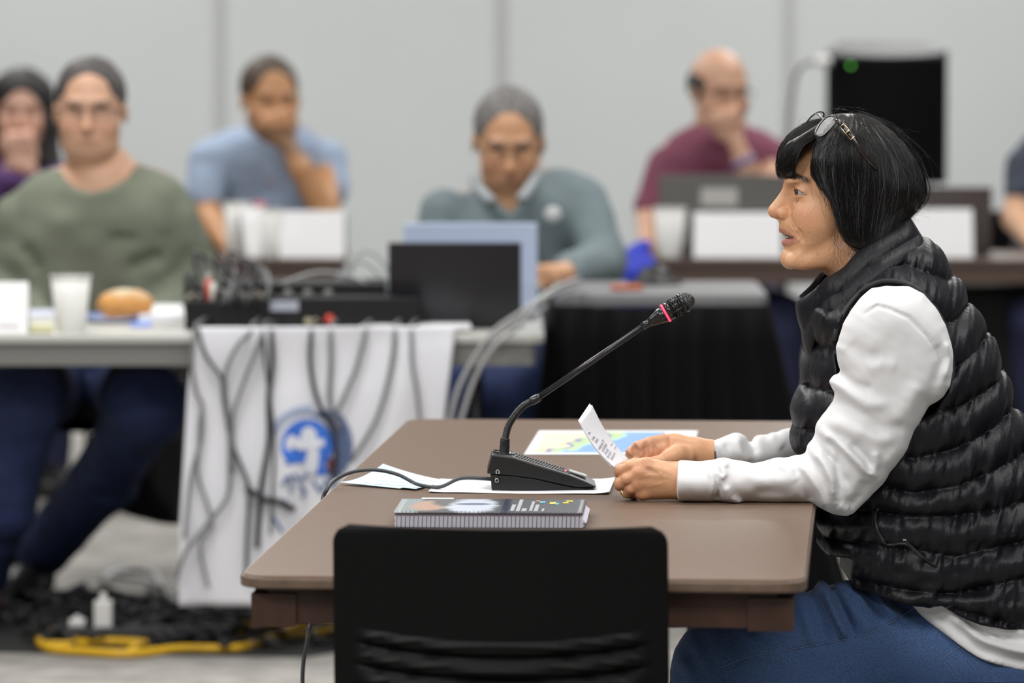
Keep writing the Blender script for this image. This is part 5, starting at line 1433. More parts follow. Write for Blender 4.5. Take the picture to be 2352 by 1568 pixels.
    if style in ('short', 'grey'):
        E(0, -.016, .038, .0815, .099, .089, 0); f.ell(L(0, .098, -.010), (.070 * sc, .080 * sc, .105 * sc), .012, 'sub', Rh)
        f.ell(L(0, .020, -.110), (.12 * sc, .14 * sc, .110 * sc), .015, 'sub', Rh)
    elif style == 'bald':
        E(0, -.018, .022, .084, .097, .070, 0); f.ell(L(0, .050, .110), (.066 * sc, .120 * sc, .085 * sc), .012, 'sub', Rh)
        f.ell(L(0, .100, -.010), (.077 * sc, .100 * sc, .100 * sc), .012, 'sub', Rh); f.ell(L(0, .020, -.120), (.12 * sc, .14 * sc, .100 * sc), .015, 'sub', Rh)
    elif style == 'long':
        E(0, -.016, .040, .086, .102, .092, 0)
        for s_ in (-1, 1): f.chain([(L(s_ * .060, 0, .06), .034 * sc), (L(s_ * .082, .0, -.04), .032 * sc), (L(s_ * .088, .02, -.15), .034 * sc), (L(s_ * .080, .045, -.25), .026 * sc)], .03)
        f.ell(L(0, -.05, -.10), (.075 * sc, .05 * sc, .16 * sc), .03, 'add', Rh)
        f.ell(L(0, .095, -.035), (.062 * sc, .090 * sc, .105 * sc), .012, 'sub', Rh)
    f.op(lambda X, Y_, Z: -(vnoise(X * 90, Y_ * 90, Z * 30) * .0018), mode='disp')
    link('hair', f.mesh('hair', 1), hc, root)
    # shirt
    lo3 = (lo[0], lo[1], lo[2]); f = Field(lo3, (hi[0], hi[1], max(zs) + .05), h)
    f.inflate(torso, Y + .02, W, R + .0, lean=lean, disp=folds_, region=shirt['region'] if shirt.get('region') else None, rk=.006)
    for ar in shirt['arms']: f.chain([(tuple(p_), r_) for p_, r_ in ar], .02)
    n = lambda X, Y_, Z: vnoise(X * 16, Y_ * 16, Z * 22) * .005
    f.op(n, mode='disp')
    SH = link(cloth_name, f.mesh('shirt', 1), shirt['mat'], root)
    if legs:
        lf = Field(*legs['box'], .009)
        for ch in legs['chains']: lf.chain([(tuple(p_), r_) for p_, r_ in ch], .04)
        lf.op(lambda X, Y_, Z: vnoise(X * 18, Y_ * 18, Z * 24) * .006, mode='disp'); lf.op(lambda X, Y_, Z: .05 - Z + 0 * X + 0 * Y_, mode='and')
        link('trousers', lf.mesh('trousers', 1), legs['mat'], root)
        for (a, b, cc) in legs['shoes']:
            a = Vector(a); b = Vector(b); s2 = Field(tuple(Vector(map(min, a, b)) - Vector((.09, .09, .06))), tuple(Vector(map(max, a, b)) + Vector((.09, .09, .10))), .008)
            s2.chain([(tuple(a), .048), (tuple(a.lerp(b, .5)), .045), (tuple(b), .036)], .03); s2.cap(tuple(a), tuple(a + Vector((0, 0, .05))), .045, .045, .02)
            s2.op(lambda X, Y_, Z: .001 - Z + 0 * X + 0 * Y_, mode='and')
            link('shoe', s2.mesh('shoe'), mat('shoe_' + cc, {'black': (.012, .012, .012), 'brown': (.06, .03, .015)}[cc], .45), root)
    if glasses:
        gl_ = mat('dark_frame', (.02, .018, .018), .3)
        g_ = None
        for s_ in (-1, 1):
            mb = MB(); mb.tube([L(s_ * .033 + .024 * math.cos(a), .104, .004 + .017 * math.sin(a)) for a in [2 * PI * k / 16 for k in range(17)]], .0013, 6)
            if g_ is None: g_ = mb.build('eyeglasses', gl_, root)
            else: mb.build('rim', gl_, g_)
            mb = MB(); mb.tube([L(s_ * .057, .102, .008), L(s_ * .078, .06, .008), L(s_ * .083, -.01, .004)], .0022, 6); mb.build('temple', gl_, g_)
        mb = MB(); mb.tube([L(-.010, .106, .010), L(.010, .106, .010)], .002, 6); mb.build('bridge', gl_, g_)
    return root
def notch(p): return [(-900, 60), (p[0][0] - 4, 60)] + list(p) + [(p[-1][0] + 4, 60), (3400, 60), (3400, 1100), (-900, 1100)]
A3 = lambda px, py, Y: at(px, py, Y)
def cl(name, col, **k): return mat(name, col, .85, noise=(14, .06, 4), **k)
M_DENIM2 = mat('blue_denim', (.018, .032, .105), .85, noise=(20, .25, 5))

# man in the green shirt, at the near left table
yg = 12.46
human('man in olive green long-sleeved shirt behind the bread roll and cup', 208, 256, yg, 1.11, 0, .04, 0, (.50, .29, .19), (.060, .052, .050), 'short',
      torso=smooth_poly([(150, 378), (90, 395), (45, 432), (12, 490), (-12, 560), (-15, 640), (10, 720), (20, 860), (420, 860), (425, 720), (440, 640), (450, 560), (440, 480), (420, 430), (380, 396), (310, 372), (280, 340), (170, 340)], 3), W=.165, R=.16,
      shirt={'mat': cl('olive_jersey', (.160, .178, .132)), 'region': notch([(132, 372), (150, 405), (175, 430), (215, 440), (262, 430), (300, 405), (318, 365)]),
             'arms': [[(A3(48, 505, yg + .02), .072), (A3(-15, 650, yg + .05), .062), (A3(90, 745, yg - .14), .050)], [(A3(392, 505, yg + .02), .072), (A3(455, 650, yg + .05), .062), (A3(340, 745, yg - .14), .050)]]},
      arms=[[(A3(52, 520, yg + .03), .042), (A3(-15, 650, yg + .05), .040), (A3(130, 770, yg - .19), .030)], [(A3(388, 520, yg + .03), .042), (A3(455, 650, yg + .05), .040), (A3(300, 770, yg - .19), .030)]],
      hands=[(tuple(A3(155, 775, yg - .21)), .036, (1, 0, -.1)), (tuple(A3(275, 775, yg - .21)), .036, (-1, 0, -.1))], glasses=True, jaw=.006,
      folds_=folds([(((260, 540), (320, 545)), -.006, .012), (((300, 610), (380, 580)), -.010, .02), (((60, 560), (100, 620)), -.008, .02)], yg, lambda *p: list(p)),
      legs={'mat': M_DENIM2, 'box': ((at(-120, 800, 12).x, 11.3, .0), (at(520, 800, 12).x, 12.75, .66)),
            'chains': [[((at(110, 900, yg).x, yg + .10, .54), .11), ((at(60, 880, 11.75).x, 11.72, .56), .085), ((at(10, 1000, 11.8).x, 11.78, .30), .070), ((at(-40, 1200, 12).x, 12.0, .09), .058)],
                       [((at(290, 900, yg).x, yg + .10, .54), .11), ((at(340, 890, 11.75).x, 11.74, .55), .090), ((at(230, 1040, 12.0).x, 12.1, .33), .075), ((at(95, 1200, 12.4).x, 12.42, .12), .072)]],
            'shoes': [((at(-40, 1300, 12).x, 12.02, .05), (at(-30, 1300, 12).x, 11.84, .035), 'brown'), ((at(80, 1290, 12.4).x, 12.42, .05), (at(20, 1290, 12.3).x, 12.22, .035), 'black')]})
chair(at(230, 1000, 12.45).x, 12.66, PI, 'black chair with thin dark legs under the man in the green shirt')

# man in the grey quarter zip
yz = 12.92
human('grey-haired man in grey quarter-zip looking down behind the open laptop', 1168, 325, yz, 1.14, .03, .30, 0, (.50, .27, .15), (.15, .14, .135), 'short', lean=.3,
      torso=smooth_poly([(1110, 420), (1040, 450), (1000, 480), (985, 540), (985, 640), (1000, 760), (1010, 860), (1350, 860), (1360, 740), (1375, 600), (1385, 500), (1360, 430), (1310, 390), (1245, 385), (1230, 350), (1110, 380)], 3), W=.165, R=.16,
      shirt={'mat': cl('grey_fleece', (.165, .21, .225)), 'region': notch([(1080, 405), (1120, 440), (1172, 490), (1215, 440), (1245, 392)]),
             'arms': [[(A3(1335, 465, yz), .072), (A3(1385, 600, yz - .08), .062), (A3(1310, 628, yz - .36), .050)], [(A3(1020, 490, yz), .065), (A3(985, 640, yz - .02), .055), (A3(1040, 740, yz - .22), .045)]]},
      arms=[[(A3(1330, 490, yz), .045), (A3(1385, 600, yz - .08), .042), (A3(1285, 632, yz - .44), .030)], [(A3(1020, 490, yz), .05), (A3(985, 640, yz - .02), .040), (A3(1060, 760, yz - .26), .030)]],
      hands=[(tuple(A3(1268, 634, yz - .47)), .034, (-1, 0, 0)), (tuple(A3(1085, 770, yz - .30)), .034, (1, 0, 0))], glasses=True, cloth_name='quarter_zip',
      legs={'mat': M_DENIM2, 'box': ((at(1000, 800, 12).x, 12.0, .0), (at(1420, 800, 12).x, 13.25, .66)),
            'chains': [[((at(1120, 900, yz).x, yz + .08, .54), .11), ((at(1090, 890, 12.5).x, 12.45, .53), .080), ((at(1090, 1100, 12.5).x, 12.5, .10), .060)], [((at(1210, 900, yz).x, yz + .08, .54), .11), ((at(1185, 890, 12.5).x, 12.45, .53), .080), ((at(1190, 1100, 12.5).x, 12.5, .10), .060)]],
            'shoes': [((at(1090, 1300, 12.5).x, 12.5, .05), (at(1090, 1300, 12.5).x, 12.32, .035), 'black'), ((at(1190, 1300, 12.5).x, 12.5, .05), (at(1190, 1300, 12.5).x, 12.32, .035), 'black')]})
zp = COL.objects['quarter_zip']
mb = MB(); p = A3(1270, 492, yz - .155); mb.lathe([(.022, 0), (.020, .003), (.001, .003)], p, Matrix.Rotation(PI / 2, 3, 'X'), 16); mb.build('chest_logo', mat('logo_white', (.55, .57, .57), .8), zp)
for a, b in (((1088, 412), (1130, 462)), ((1238, 392), (1196, 458))):
    mb = MB(); mb.tube(bez([A3(a[0], a[1], yz - .02), A3((a[0] + b[0]) / 2, (a[1] + b[1]) / 2 + 6, yz - .11), A3(b[0], b[1], yz - .15)], 6), .014, 8); mb.build('collar', cl('grey_collar', (.33, .36, .38)), zp)
chair(at(1180, 900, 12.9).x, 13.15, PI, 'black chair behind the laptops under the grey-haired man')

# man in the blue polo, hand at his mouth
yb = 15.32
human('bearded man in light blue polo, fist held to his mouth', 620, 231, yb, 1.12, .30, .10, 0, (.48, .25, .12), (.065, .042, .026), 'short', lean=.5,
      torso=smooth_poly([(580, 285), (520, 300), (470, 325), (452, 380), (458, 450), (480, 520), (500, 620), (510, 700), (770, 700), (770, 560), (775, 440), (775, 370), (750, 320), (700, 292), (670, 270), (600, 270)], 3), W=.15, R=.14,
      shirt={'mat': cl('blue_pique', (.36, .45, .60)), 'region': notch([(575, 282), (600, 318), (632, 335), (668, 312), (690, 282)]),
             'arms': [[(A3(485, 370, yb), .070), (A3(472, 445, yb - .04), .062)], [(A3(745, 370, yb), .070), (A3(757, 435, yb - .05), .062)]]},
      arms=[[(A3(485, 370, yb), .055), (A3(475, 490, yb - .06), .045), (A3(525, 568, yb - .32), .030)], [(A3(745, 370, yb), .055), (A3(745, 488, yb - .15), .046), (A3(690, 385, yb - .20), .036), (A3(662, 335, yb - .20), .027)]],
      hands=[(tuple(A3(644, 304, yb - .19)), .050, (-.3, 0, 1)), (tuple(A3(540, 575, yb - .36)), .036, (1, 0, 0))], beard=.55,
      legs={'mat': mat('faded_denim', (.10, .15, .20), .85, noise=(20, .2, 4)), 'box': ((at(480, 800, 15).x, 14.3, .0), (at(860, 800, 15).x, 15.4, .66)),
            'chains': [[((at(600, 700, yb).x, yb + .05, .54), .11), ((at(560, 700, 14.7).x, 14.7, .55), .080), ((at(560, 900, 14.8).x, 14.8, .10), .055)], [((at(700, 700, yb).x, yb + .05, .54), .11), ((at(790, 700, 14.75).x, 14.75, .54), .085), ((at(770, 900, 14.8).x, 14.8, .10), .060)]],
            'shoes': [((at(560, 900, 14.8).x, 14.8, .05), (at(560, 900, 14.7).x, 14.64, .035), 'black'), ((at(770, 900, 14.8).x, 14.8, .05), (at(770, 900, 14.7).x, 14.64, .035), 'black')]})
mb = MB(); a_, b_ = A3(677, 362, yb - .195), A3(669, 346, yb - .19); mb.tube([a_, b_], [.034, .031], 14)
wt = mb.build('wristwatch', mat('black_rubber', (.01, .01, .01), .4)); tag(wt, 'dark wristwatch on the wrist of the man in light blue polo', 'watch')
chair(at(620, 900, 15.4).x, yb + .30, PI, 'black chair under the man in the light blue polo')

# man in the maroon shirt
ym = 15.32
human('balding man with glasses in maroon polo, hand on his chin', 1652, 213, ym, 1.10, .42, .10, 0, (.52, .30, .20), (.012, .010, .010), 'bald', lean=.35,
      torso=smooth_poly([(1620, 272), (1560, 300), (1525, 330), (1505, 390), (1510, 470), (1520, 560), (1530, 680), (1790, 680), (1795, 560), (1805, 430), (1800, 350), (1770, 310), (1715, 285), (1700, 262), (1630, 255)], 3), W=.15, R=.14,
      shirt={'mat': cl('maroon_pique', (.20, .055, .095)), 'region': notch([(1615, 270), (1640, 305), (1665, 322), (1690, 305), (1710, 272)]),
             'arms': [[(A3(1535, 380, ym), .066), (A3(1500, 470, ym - .04), .060)], [(A3(1775, 370, ym), .066), (A3(1780, 440, ym - .06), .058)]]},
      arms=[[(A3(1535, 380, ym), .055), (A3(1492, 500, ym - .06), .042), (A3(1490, 562, ym - .26), .030)], [(A3(1775, 370, ym), .055), (A3(1762, 468, ym - .14), .042), (A3(1715, 385, ym - .20), .034), (A3(1690, 325, ym - .20), .026)]],
      hands=[(tuple(A3(1674, 296, ym - .19)), .047, (-.2, 0, 1)), (tuple(A3(1492, 575, ym - .32)), .034, (.6, 0, -.2))], glasses=True,
      legs={'mat': mat('navy_trousers', (.012, .015, .05), .85), 'box': ((at(1500, 800, 15).x, 14.3, .0), (at(1860, 800, 15).x, 15.4, .66)),
            'chains': [[((at(1620, 700, ym).x, ym + .05, .54), .11), ((at(1580, 700, 14.7).x, 14.7, .55), .080), ((at(1580, 900, 14.8).x, 14.8, .10), .055)], [((at(1720, 700, ym).x, ym + .05, .54), .11), ((at(1790, 700, 14.75).x, 14.75, .54), .085), ((at(1790, 900, 14.8).x, 14.8, .10), .060)]],
            'shoes': [((at(1580, 900, 14.8).x, 14.8, .05), (at(1580, 900, 14.7).x, 14.64, .035), 'black'), ((at(1790, 900, 14.8).x, 14.8, .05), (at(1790, 900, 14.7).x, 14.64, .035), 'black')]})
mb = MB(); mb.tube([A3(1712, 378, ym - .20), A3(1704, 362, ym - .20)], [.040, .037], 14); tag(mb.build('wristband', mat('lilac_band', (.20, .16, .30), .6)), 'lilac band on the wrist of the man in maroon', 'wristband')
chair(at(1660, 900, 15.4).x, ym + .30, PI, 'black chair under the man in the maroon polo')

# woman at the far left
yw = 15.4
human('woman with long dark hair at the left edge, hand at her mouth', 48, 256, yw, 1.07, .10, .06, .06, (.58, .34, .25), (.016, .010, .010), 'long',
      torso=smooth_poly([(20, 345), (-30, 360), (-70, 390), (-90, 450), (-80, 560), (-75, 680), (140, 680), (150, 560), (150, 450), (135, 400), (90, 365), (70, 335), (30, 335)], 3), W=.13, R=.12,
      shirt={'mat': cl('purple_knit', (.12, .055, .19)), 'region': notch([(12, 345), (30, 370), (50, 378), (72, 366), (88, 340)]),
             'arms': [[(A3(-60, 410, yw), .060), (A3(-50, 500, yw - .10), .048), (A3(20, 410, yw - .20), .038)], [(A3(120, 410, yw), .060), (A3(125, 500, yw - .10), .048), (A3(70, 420, yw - .20), .038)]]},
      arms=[[(A3(-60, 410, yw), .045), (A3(-50, 500, yw - .10), .036), (A3(35, 375, yw - .20), .026)], [(A3(120, 410, yw), .045), (A3(125, 500, yw - .10), .036), (A3(62, 385, yw - .20), .026)]],
      hands=[(tuple(A3(50, 354, yw - .18)), .052, (-.1, 0, 1))],
      legs={'mat': mat('navy_trousers'), 'box': ((at(-120, 800, 15).x, 14.4, .0), (at(220, 800, 15).x, 15.7, .66)),
            'chains': [[((at(10, 700, yw).x, yw + .05, .54), .11), ((at(-20, 700, 14.95).x, 14.95, .55), .080), ((at(-20, 900, 15).x, 15.0, .10), .055)], [((at(90, 700, yw).x, yw + .05, .54), .11), ((at(120, 700, 14.95).x, 14.95, .55), .080), ((at(120, 900, 15).x, 15.0, .10), .055)]],
            'shoes': [((at(-20, 900, 15).x, 15.0, .05), (at(-20, 900, 15).x, 14.84, .035), 'black'), ((at(120, 900, 15).x, 15.0, .05), (at(120, 900, 15).x, 14.84, .035), 'black')]})
chair(at(50, 900, 15.6).x, yw + .28, PI, 'black chair under the long-haired woman at the far left')

# person cut by the right edge
yr = 15.32
human('person in dark slate short-sleeved shirt cut off by the right edge', 2450, 215, yr, 1.03, -.2, .05, 0, (.52, .30, .18), (.03, .02, .015), 'short',
      torso=smooth_poly([(2410, 280), (2360, 310), (2335, 350), (2325, 420), (2335, 520), (2340, 680), (2580, 680), (2590, 520), (2590, 380), (2560, 320), (2500, 285), (2480, 262), (2430, 262)], 3), W=.15, R=.14,
      shirt={'mat': cl('slate_jersey', (.045, .055, .080)), 'region': notch([(2405, 285), (2430, 310), (2455, 320), (2480, 305), (2500, 280)]),
             'arms': [[(A3(2360, 380, yr), .068), (A3(2352, 440, yr - .04), .062)], [(A3(2565, 380, yr), .068), (A3(2570, 440, yr - .04), .060)]]},
      arms=[[(A3(2360, 380, yr), .055), (A3(2338, 500, yr - .08), .048), (A3(2380, 560, yr - .34), .034)], [(A3(2565, 380, yr), .055), (A3(2575, 500, yr - .08), .044), (A3(2520, 560, yr - .34), .032)]],
      hands=[(tuple(A3(2400, 566, yr - .37)), .036, (1, 0, 0)), (tuple(A3(2500, 566, yr - .37)), .036, (-1, 0, 0))],
      legs={'mat': mat('navy_trousers'), 'box': ((at(2290, 800, 15).x, 14.3, .0), (at(2650, 800, 15).x, 15.4, .66)),
            'chains': [[((at(2420, 700, yr).x, yr + .05, .54), .11), ((at(2380, 700, 14.7).x, 14.7, .55), .080), ((at(2380, 900, 14.8).x, 14.8, .10), .055)], [((at(2500, 700, yr).x, yr + .05, .54), .11), ((at(2540, 700, 14.7).x, 14.7, .55), .080), ((at(2540, 900, 14.8).x, 14.8, .10), .055)]],
            'shoes': [((at(2380, 900, 14.8).x, 14.8, .05), (at(2380, 900, 14.7).x, 14.64, .035), 'black'), ((at(2540, 900, 14.8).x, 14.8, .05), (at(2540, 900, 14.7).x, 14.64, .035), 'black')]})
chair(at(2460, 900, 15.4).x, yr + .30, PI, 'black chair under the person at the right edge')
# ------------------------------------------------------------------ tables behind
def simple_table(label, x0, x1, yf, depth, mt, me_, apron, zt=TZ, rz=0, leg_m=None):
    t = thing('folding_table', label, 'table', ((x0 + x1) / 2, yf + depth / 2, 0), rz); w_ = x1 - x0
    slab('tabletop', w_, depth, .04, zt - .022, zt, mt, t, .006)
    mb = MB()
    for sy in (-1, 1): mb.box((0, sy * (depth / 2 - .02), zt - .048), (w_ - .06, .016, .05))
    for sx in (-1, 1): mb.box((sx * (w_ / 2 - .03), 0, zt - .048), (.016, depth - .05, .05))
    mb.build('apron', me_, t, True)
    for sx in (-1, 1):
        for sy in (-1, 1):
            mb = MB(); mb.tube([(sx * (w_ / 2 - .16), sy * (depth / 2 - .09), zt - .03), (sx * (w_ / 2 - .16), sy * (depth / 2 - .09), 0)], .014, 8); mb.build('leg', leg_m or M_DARKMET, t, True)
    return t
M_GREYTOP = mat('pale_grey_laminate', (.46, .46, .43), .45); M_GREYAP = mat('grey_steel', (.17, .17, .16), .5)
M_BRN2 = mat('dark_brown_laminate', (.085, .055, .042), .35)
YA = onz(300, 768, TZ).y
XA0, XA1 = at(-330, 768, YA).x, at(1250, 768, YA).x
simple_table('long pale grey folding table carrying the audio gear and snacks', XA0, XA1, YA, .76, M_GREYTOP, M_GREYAP, M_GREYAP)
YB = onz(600, 594, TZ).y
simple_table('dark brown table in front of the man in the light blue polo', at(-420, 590, YB).x, at(795, 590, YB).x, YB, .44, M_BRN2, M_BRN2, M_BRN2)
simple_table('dark brown table carrying two laptops behind the woman', at(1462, 590, YB).x, at(2900, 590, YB).x, YB, .44, M_BRN2, M_BRN2, M_BRN2)
# skirted table
SZ = .80; YS = onz(1500, 676, SZ).y
sx0, sx1 = at(1272, 676, YS).x, at(1765, 676, YS).x
t = thing('skirted_table', 'small table with grey top and pleated black skirt', 'table', ((sx0 + sx1) / 2, YS + .28, 0))
slab('tabletop', sx1 - sx0, .56, .03, SZ - .03, SZ, mat('grey_cloth_top', (.17, .17, .175), .6), t, .006)
N = 260; vv = []; ff = []; pw, pd = (sx1 - sx0) / 2 + .004, .284
per = [(-pw, pd), (-pw, -pd), (pw, -pd), (pw, pd)]
for i in range(N + 1):
    q = i / N * 3; k = min(int(q), 2); f_ = q - k
    x = per[k][0] * (1 - f_) + per[k + 1][0] * f_; y = per[k][1] * (1 - f_) + per[k + 1][1] * f_
    nx, ny = ((-1, 0), (0, -1), (1, 0))[k]
    for j in range(9):
        zq = j / 8; z = SZ - .03 - zq * (SZ - .035)
        am = .004 + .022 * zq; o = am * (math.sin(i * .62) + .5 * math.sin(i * .27 + 1)) + (.055, .055, .19)[k] * zq ** 1.15
        vv.append((x + nx * o + ((.19 if x > 0 else .06) * abs(x / pw) ** 3 * (x / abs(x or 1)) * zq ** 1.15) * (k == 1), y + ny * o, z))
for i in range(N):
    for j in range(8): a = i * 9 + j; ff.append((a, a + 1, a + 10, a + 9))
mb = MB(); mb.add(vv, ff, True); o = mb.build('skirt', mat('black_cloth', (.0032, .0032, .0036), .85, spec=.12), t, True); so = o.modifiers.new('s', 'SOLIDIFY'); so.thickness = .002
for sx in (-1, 1):
    for sy in (-1, 1): mb = MB(); mb.tube([(sx * (pw - .08), sy * .2, SZ - .03), (sx * (pw - .08), sy * .2, 0)], .014, 8); mb.build('leg', M_DARKMET, t, True)
def small(name, label, cat_, mb_fn, m_, group=None):
    mb = MB(); mb_fn(mb); o = mb.build(name, m_); return tag(o, label, cat_, group)
p = onz(1440, 668, SZ)
small('snack_packet', 'small orange packet on the grey top of the skirted table', 'packet', lambda mb: mb.box(p + Vector((0, .03, .007)), (.075, .05, .012), Matrix.Rotation(.2, 3, 'Z'), .004), mat('orange_wrap', (.50, .13, .06), .5))
p = onz(1505, 652, SZ) 
def cap_(mb): mb.lathe([(.07, .0), (.068, .006), (.045, .012), (.042, .03), (.02, .045), (.001, .048)], p + Vector((0, .0, 0)), None, 24)
small('conference_puck', 'round black conference speaker on the skirted table', 'speaker', cap_, mat('puck_black', (.012, .012, .012), .5))
# blue bag
q = at(1462, 592, 13.9); bagf = Field((q.x - .14, 13.72, -.02), (q.x + .17, 14.10, q.z + .09), .008)
bagf.chain([(tuple(q + Vector((.02, 0, .03))), .020), (tuple(q + Vector((0, 0, -.03))), .045), (tuple(q + Vector((.01, 0, -.18))), .060), ((q.x + .02, q.y, .30), .10), ((q.x + .02, q.y, .10), .11)], .04); bagf.op(lambda X, Y, Z: .001 - Z + 0 * X + 0 * Y, mode='and'); bagf.op(lambda X, Y, Z: vnoise(X * 30, Y * 30, Z * 30) * .012, mode='disp')

# ---- laptops
def laptop(label, pxl, pxr, pytop, pybot, Y, m_lid, tilt=.25, logo=None, z0=TZ, group=None, base_to_cam=False, m_base=None, screen=False):
    a, b = at(pxl, pybot, Y), at(pxr, pybot, Y); w_ = b.x - a.x; hgt = (at(pxl, pytop, Y).z - z0) / math.cos(tilt)
    t = thing('laptop', label, 'laptop', ((a.x + b.x) / 2, Y, z0), group=group)
    mb = MB(); mb.box((0, .11, .010), (w_, .23, .016), None, .004); mb.build('base', m_base or m_lid, t, True)
    Rm = Matrix.Rotation(tilt, 3, 'X')
    mb = MB(); mb.box(Rm @ Vector((0, -.004, hgt / 2)) + Vector((0, -.003, .006)), (w_, .007, hgt), Rm, .003); lid = mb.build('lid', m_lid, t, True)
    mb = MB(); mb.box(Rm @ Vector((0, .001, hgt / 2)) + Vector((0, -.003, .006)), (w_ - .02, .002, hgt - .03), Rm); mb.build('screen', mat('lcd', (.02, .03, .05), .2, emit=(.5, .6, .8, .4)), lid, True)
    mb = MB(); mb.box((0, .10, .0185), (w_ - .04, .11, .002)); mb.build('keyboard', mat('keys', (.015, .015, .015), .5), t, True)
    if logo:
        lx, lz, lw, lh, lm = logo; mb = MB()
        mb.box(Rm @ Vector((lx * w_, -.0085, lz * hgt)) + Vector((0, -.003, .006)), (lw, .001, lh), Rm, .0); mb.build('lid_sticker', lm, lid, True)
    return t
M_LBLK = mat('laptop_black', (.010, .009, .012), .30, spec=.5)
laptop('open black laptop facing away on the pale grey table', 893, 1197, 560, 712, YA + .20, M_LBLK, .16, (-.0, .5, .018, .018, mat('dim_logo', (.01, .01, .01), .3)))
laptop('silver-blue laptop lid standing behind the black one', 928, 1234, 516, 690, YA + .48, mat('laptop_silver', (.52, .60, .78), .35, metal=.1), .10)
laptop('dark grey laptop with a pale sticker in front of the man in maroon', 1512, 1800, 404, 588, YB + .28, mat('laptop_grey', (.14, .135, .13), .4), .16, (-.02, .72, .11, .055, mat('sticker', (.50, .49, .46), .6)))
laptop('dark brownish laptop lid beside the dark bob hair', 2080, 2275, 432, 588, YB + .28, mat('laptop_brown', (.075, .058, .055), .4), .16)
# ---- tented name cards: folded card, two sloping faces
M_CARD = mat('card_white', (.90, .90, .91), .7)
def tent(label, pxl, pxr, pytop, pybot, Y, rz=0, group='folded white name cards', lines=None):
    a, b = at(pxl, pybot, Y), at(pxr, pybot, Y); w_ = b.x - a.x; hgt = at(pxl, pytop, Y).z - TZ
    d = hgt * .35; mb = MB()
    vv = [(-w_ / 2, -d, 0), (w_ / 2, -d, 0), (w_ / 2, 0, hgt), (-w_ / 2, 0, hgt), (-w_ / 2, d, 0), (w_ / 2, d, 0)]
    mb.add(vv, [(0, 1, 2, 3), (3, 2, 5, 4)])
    o = bpy.data.objects.new('name_card', None); COL.objects.unlink(o) if o.name in COL.objects else None
    o = mb.build('name_card', M_CARD, None); o.location = ((a.x + b.x) / 2, Y + d, TZ + .001); o.rotation_euler = (0, 0, rz)
    so = o.modifiers.new('s', 'SOLIDIFY'); so.thickness = .0012
    tag(o, label, 'name card', group)
    if lines:
        mb = MB(); up = Vector((0, d, hgt)).normalized()
        for (u0, u1, v_, th) in lines: 
            c0 = Vector((u0 * w_ - w_ / 2, -d, 0)) + up * v_ * hgt * 1.05 + Vector((0, -.0022, 0)); c1 = Vector((u1 * w_ - w_ / 2, -d, 0)) + up * v_ * hgt * 1.05 + Vector((0, -.0022, 0))
            mb.prism([c0, c1, c1 + up * th, c0 + up * th], Vector((0, -.0003, 0)))
        mb.build('name_line', mat('card_print', (.55, .50, .54), .8), o, True)
    return o
tent('white folded name card in front of the man in maroon', 1594, 1796, 490, 590, YB + .03)
tent('white folded name card right of the woman\'s neck, on the brown table', 2092, 2236, 482, 588, YB + .04)
tent('white folded name card below the elbow of the man in light blue', 640, 790, 486, 580, YB + .04)
tent('white folded name card at the left edge beside the paper cup', -90, 62, 650, 758, YA + .03, lines=[(.55, .88, .12, .006)])
tent('steep white folded card beside the cups on the back table', 546, 608, 478, 578, YB + .08, .5)
# ---- cups
M_CUP = mat('foam_cup', (.74, .74, .71), .6)
def cup(label, px, pytop, pybot, wpx, Y):
    a = at(px, pybot, Y); r1 = wpx / 2 * Y / F_PX; hgt = at(px, pytop, Y).z - TZ
    t = thing('paper_cup', label, 'cup', (a.x, Y, TZ), group='white disposable cups')
    mb = MB(); mb.lathe([(r1 * .70, 0), (r1 * .72, .002), (r1 * .97, hgt - .004), (r1 * .93, hgt - .004), (r1 * .68, .006)], (0, 0, 0), None, 32, False)
    mb.lathe([(r1 * .70, 0), (.001, .003)], (0, 0, 0), None, 32, False); mb.build('cup_wall', M_CUP, t, True)
    mb = MB(); mb.lathe([(r1 * .96, hgt - .006), (r1 * 1.02, hgt - .004), (r1 * 1.02, hgt), (r1 * .94, hgt)], (0, 0, 0), None, 32, False); mb.build('rim', M_CUP, t, True)
    mb = MB(); mb.lathe([(r1 * .86, hgt * .75), (.001, hgt * .75)], (0, 0, 0), None, 24, False); mb.build('coffee', mat('coffee', (.03, .015, .008), .1), t, True)
    return t
cup('white foam cup on the pale grey table beside the bread roll', 163, 632, 748, 94, YA + .10)
cup('white foam cup in front of the man in maroon, left of his laptop', 1538, 476, 588, 76, YB + .05)
cup('leftmost white cup before the man in light blue', 545, 464, 556, 66, YB + .20)
cup('white cup between two cards before the man in light blue', 622, 480, 578, 52, YB + .07)
small('pink_note', 'small red and blue trinket between the cups before the man in light blue', 'trinket', lambda mb: mb.box(at(597, 470, YB + .2), (.035, .02, .02), None, .004), mat('pinkish', (.6, .2, .25), .6))
bpy.data.objects['pink_note'].location.z = 0
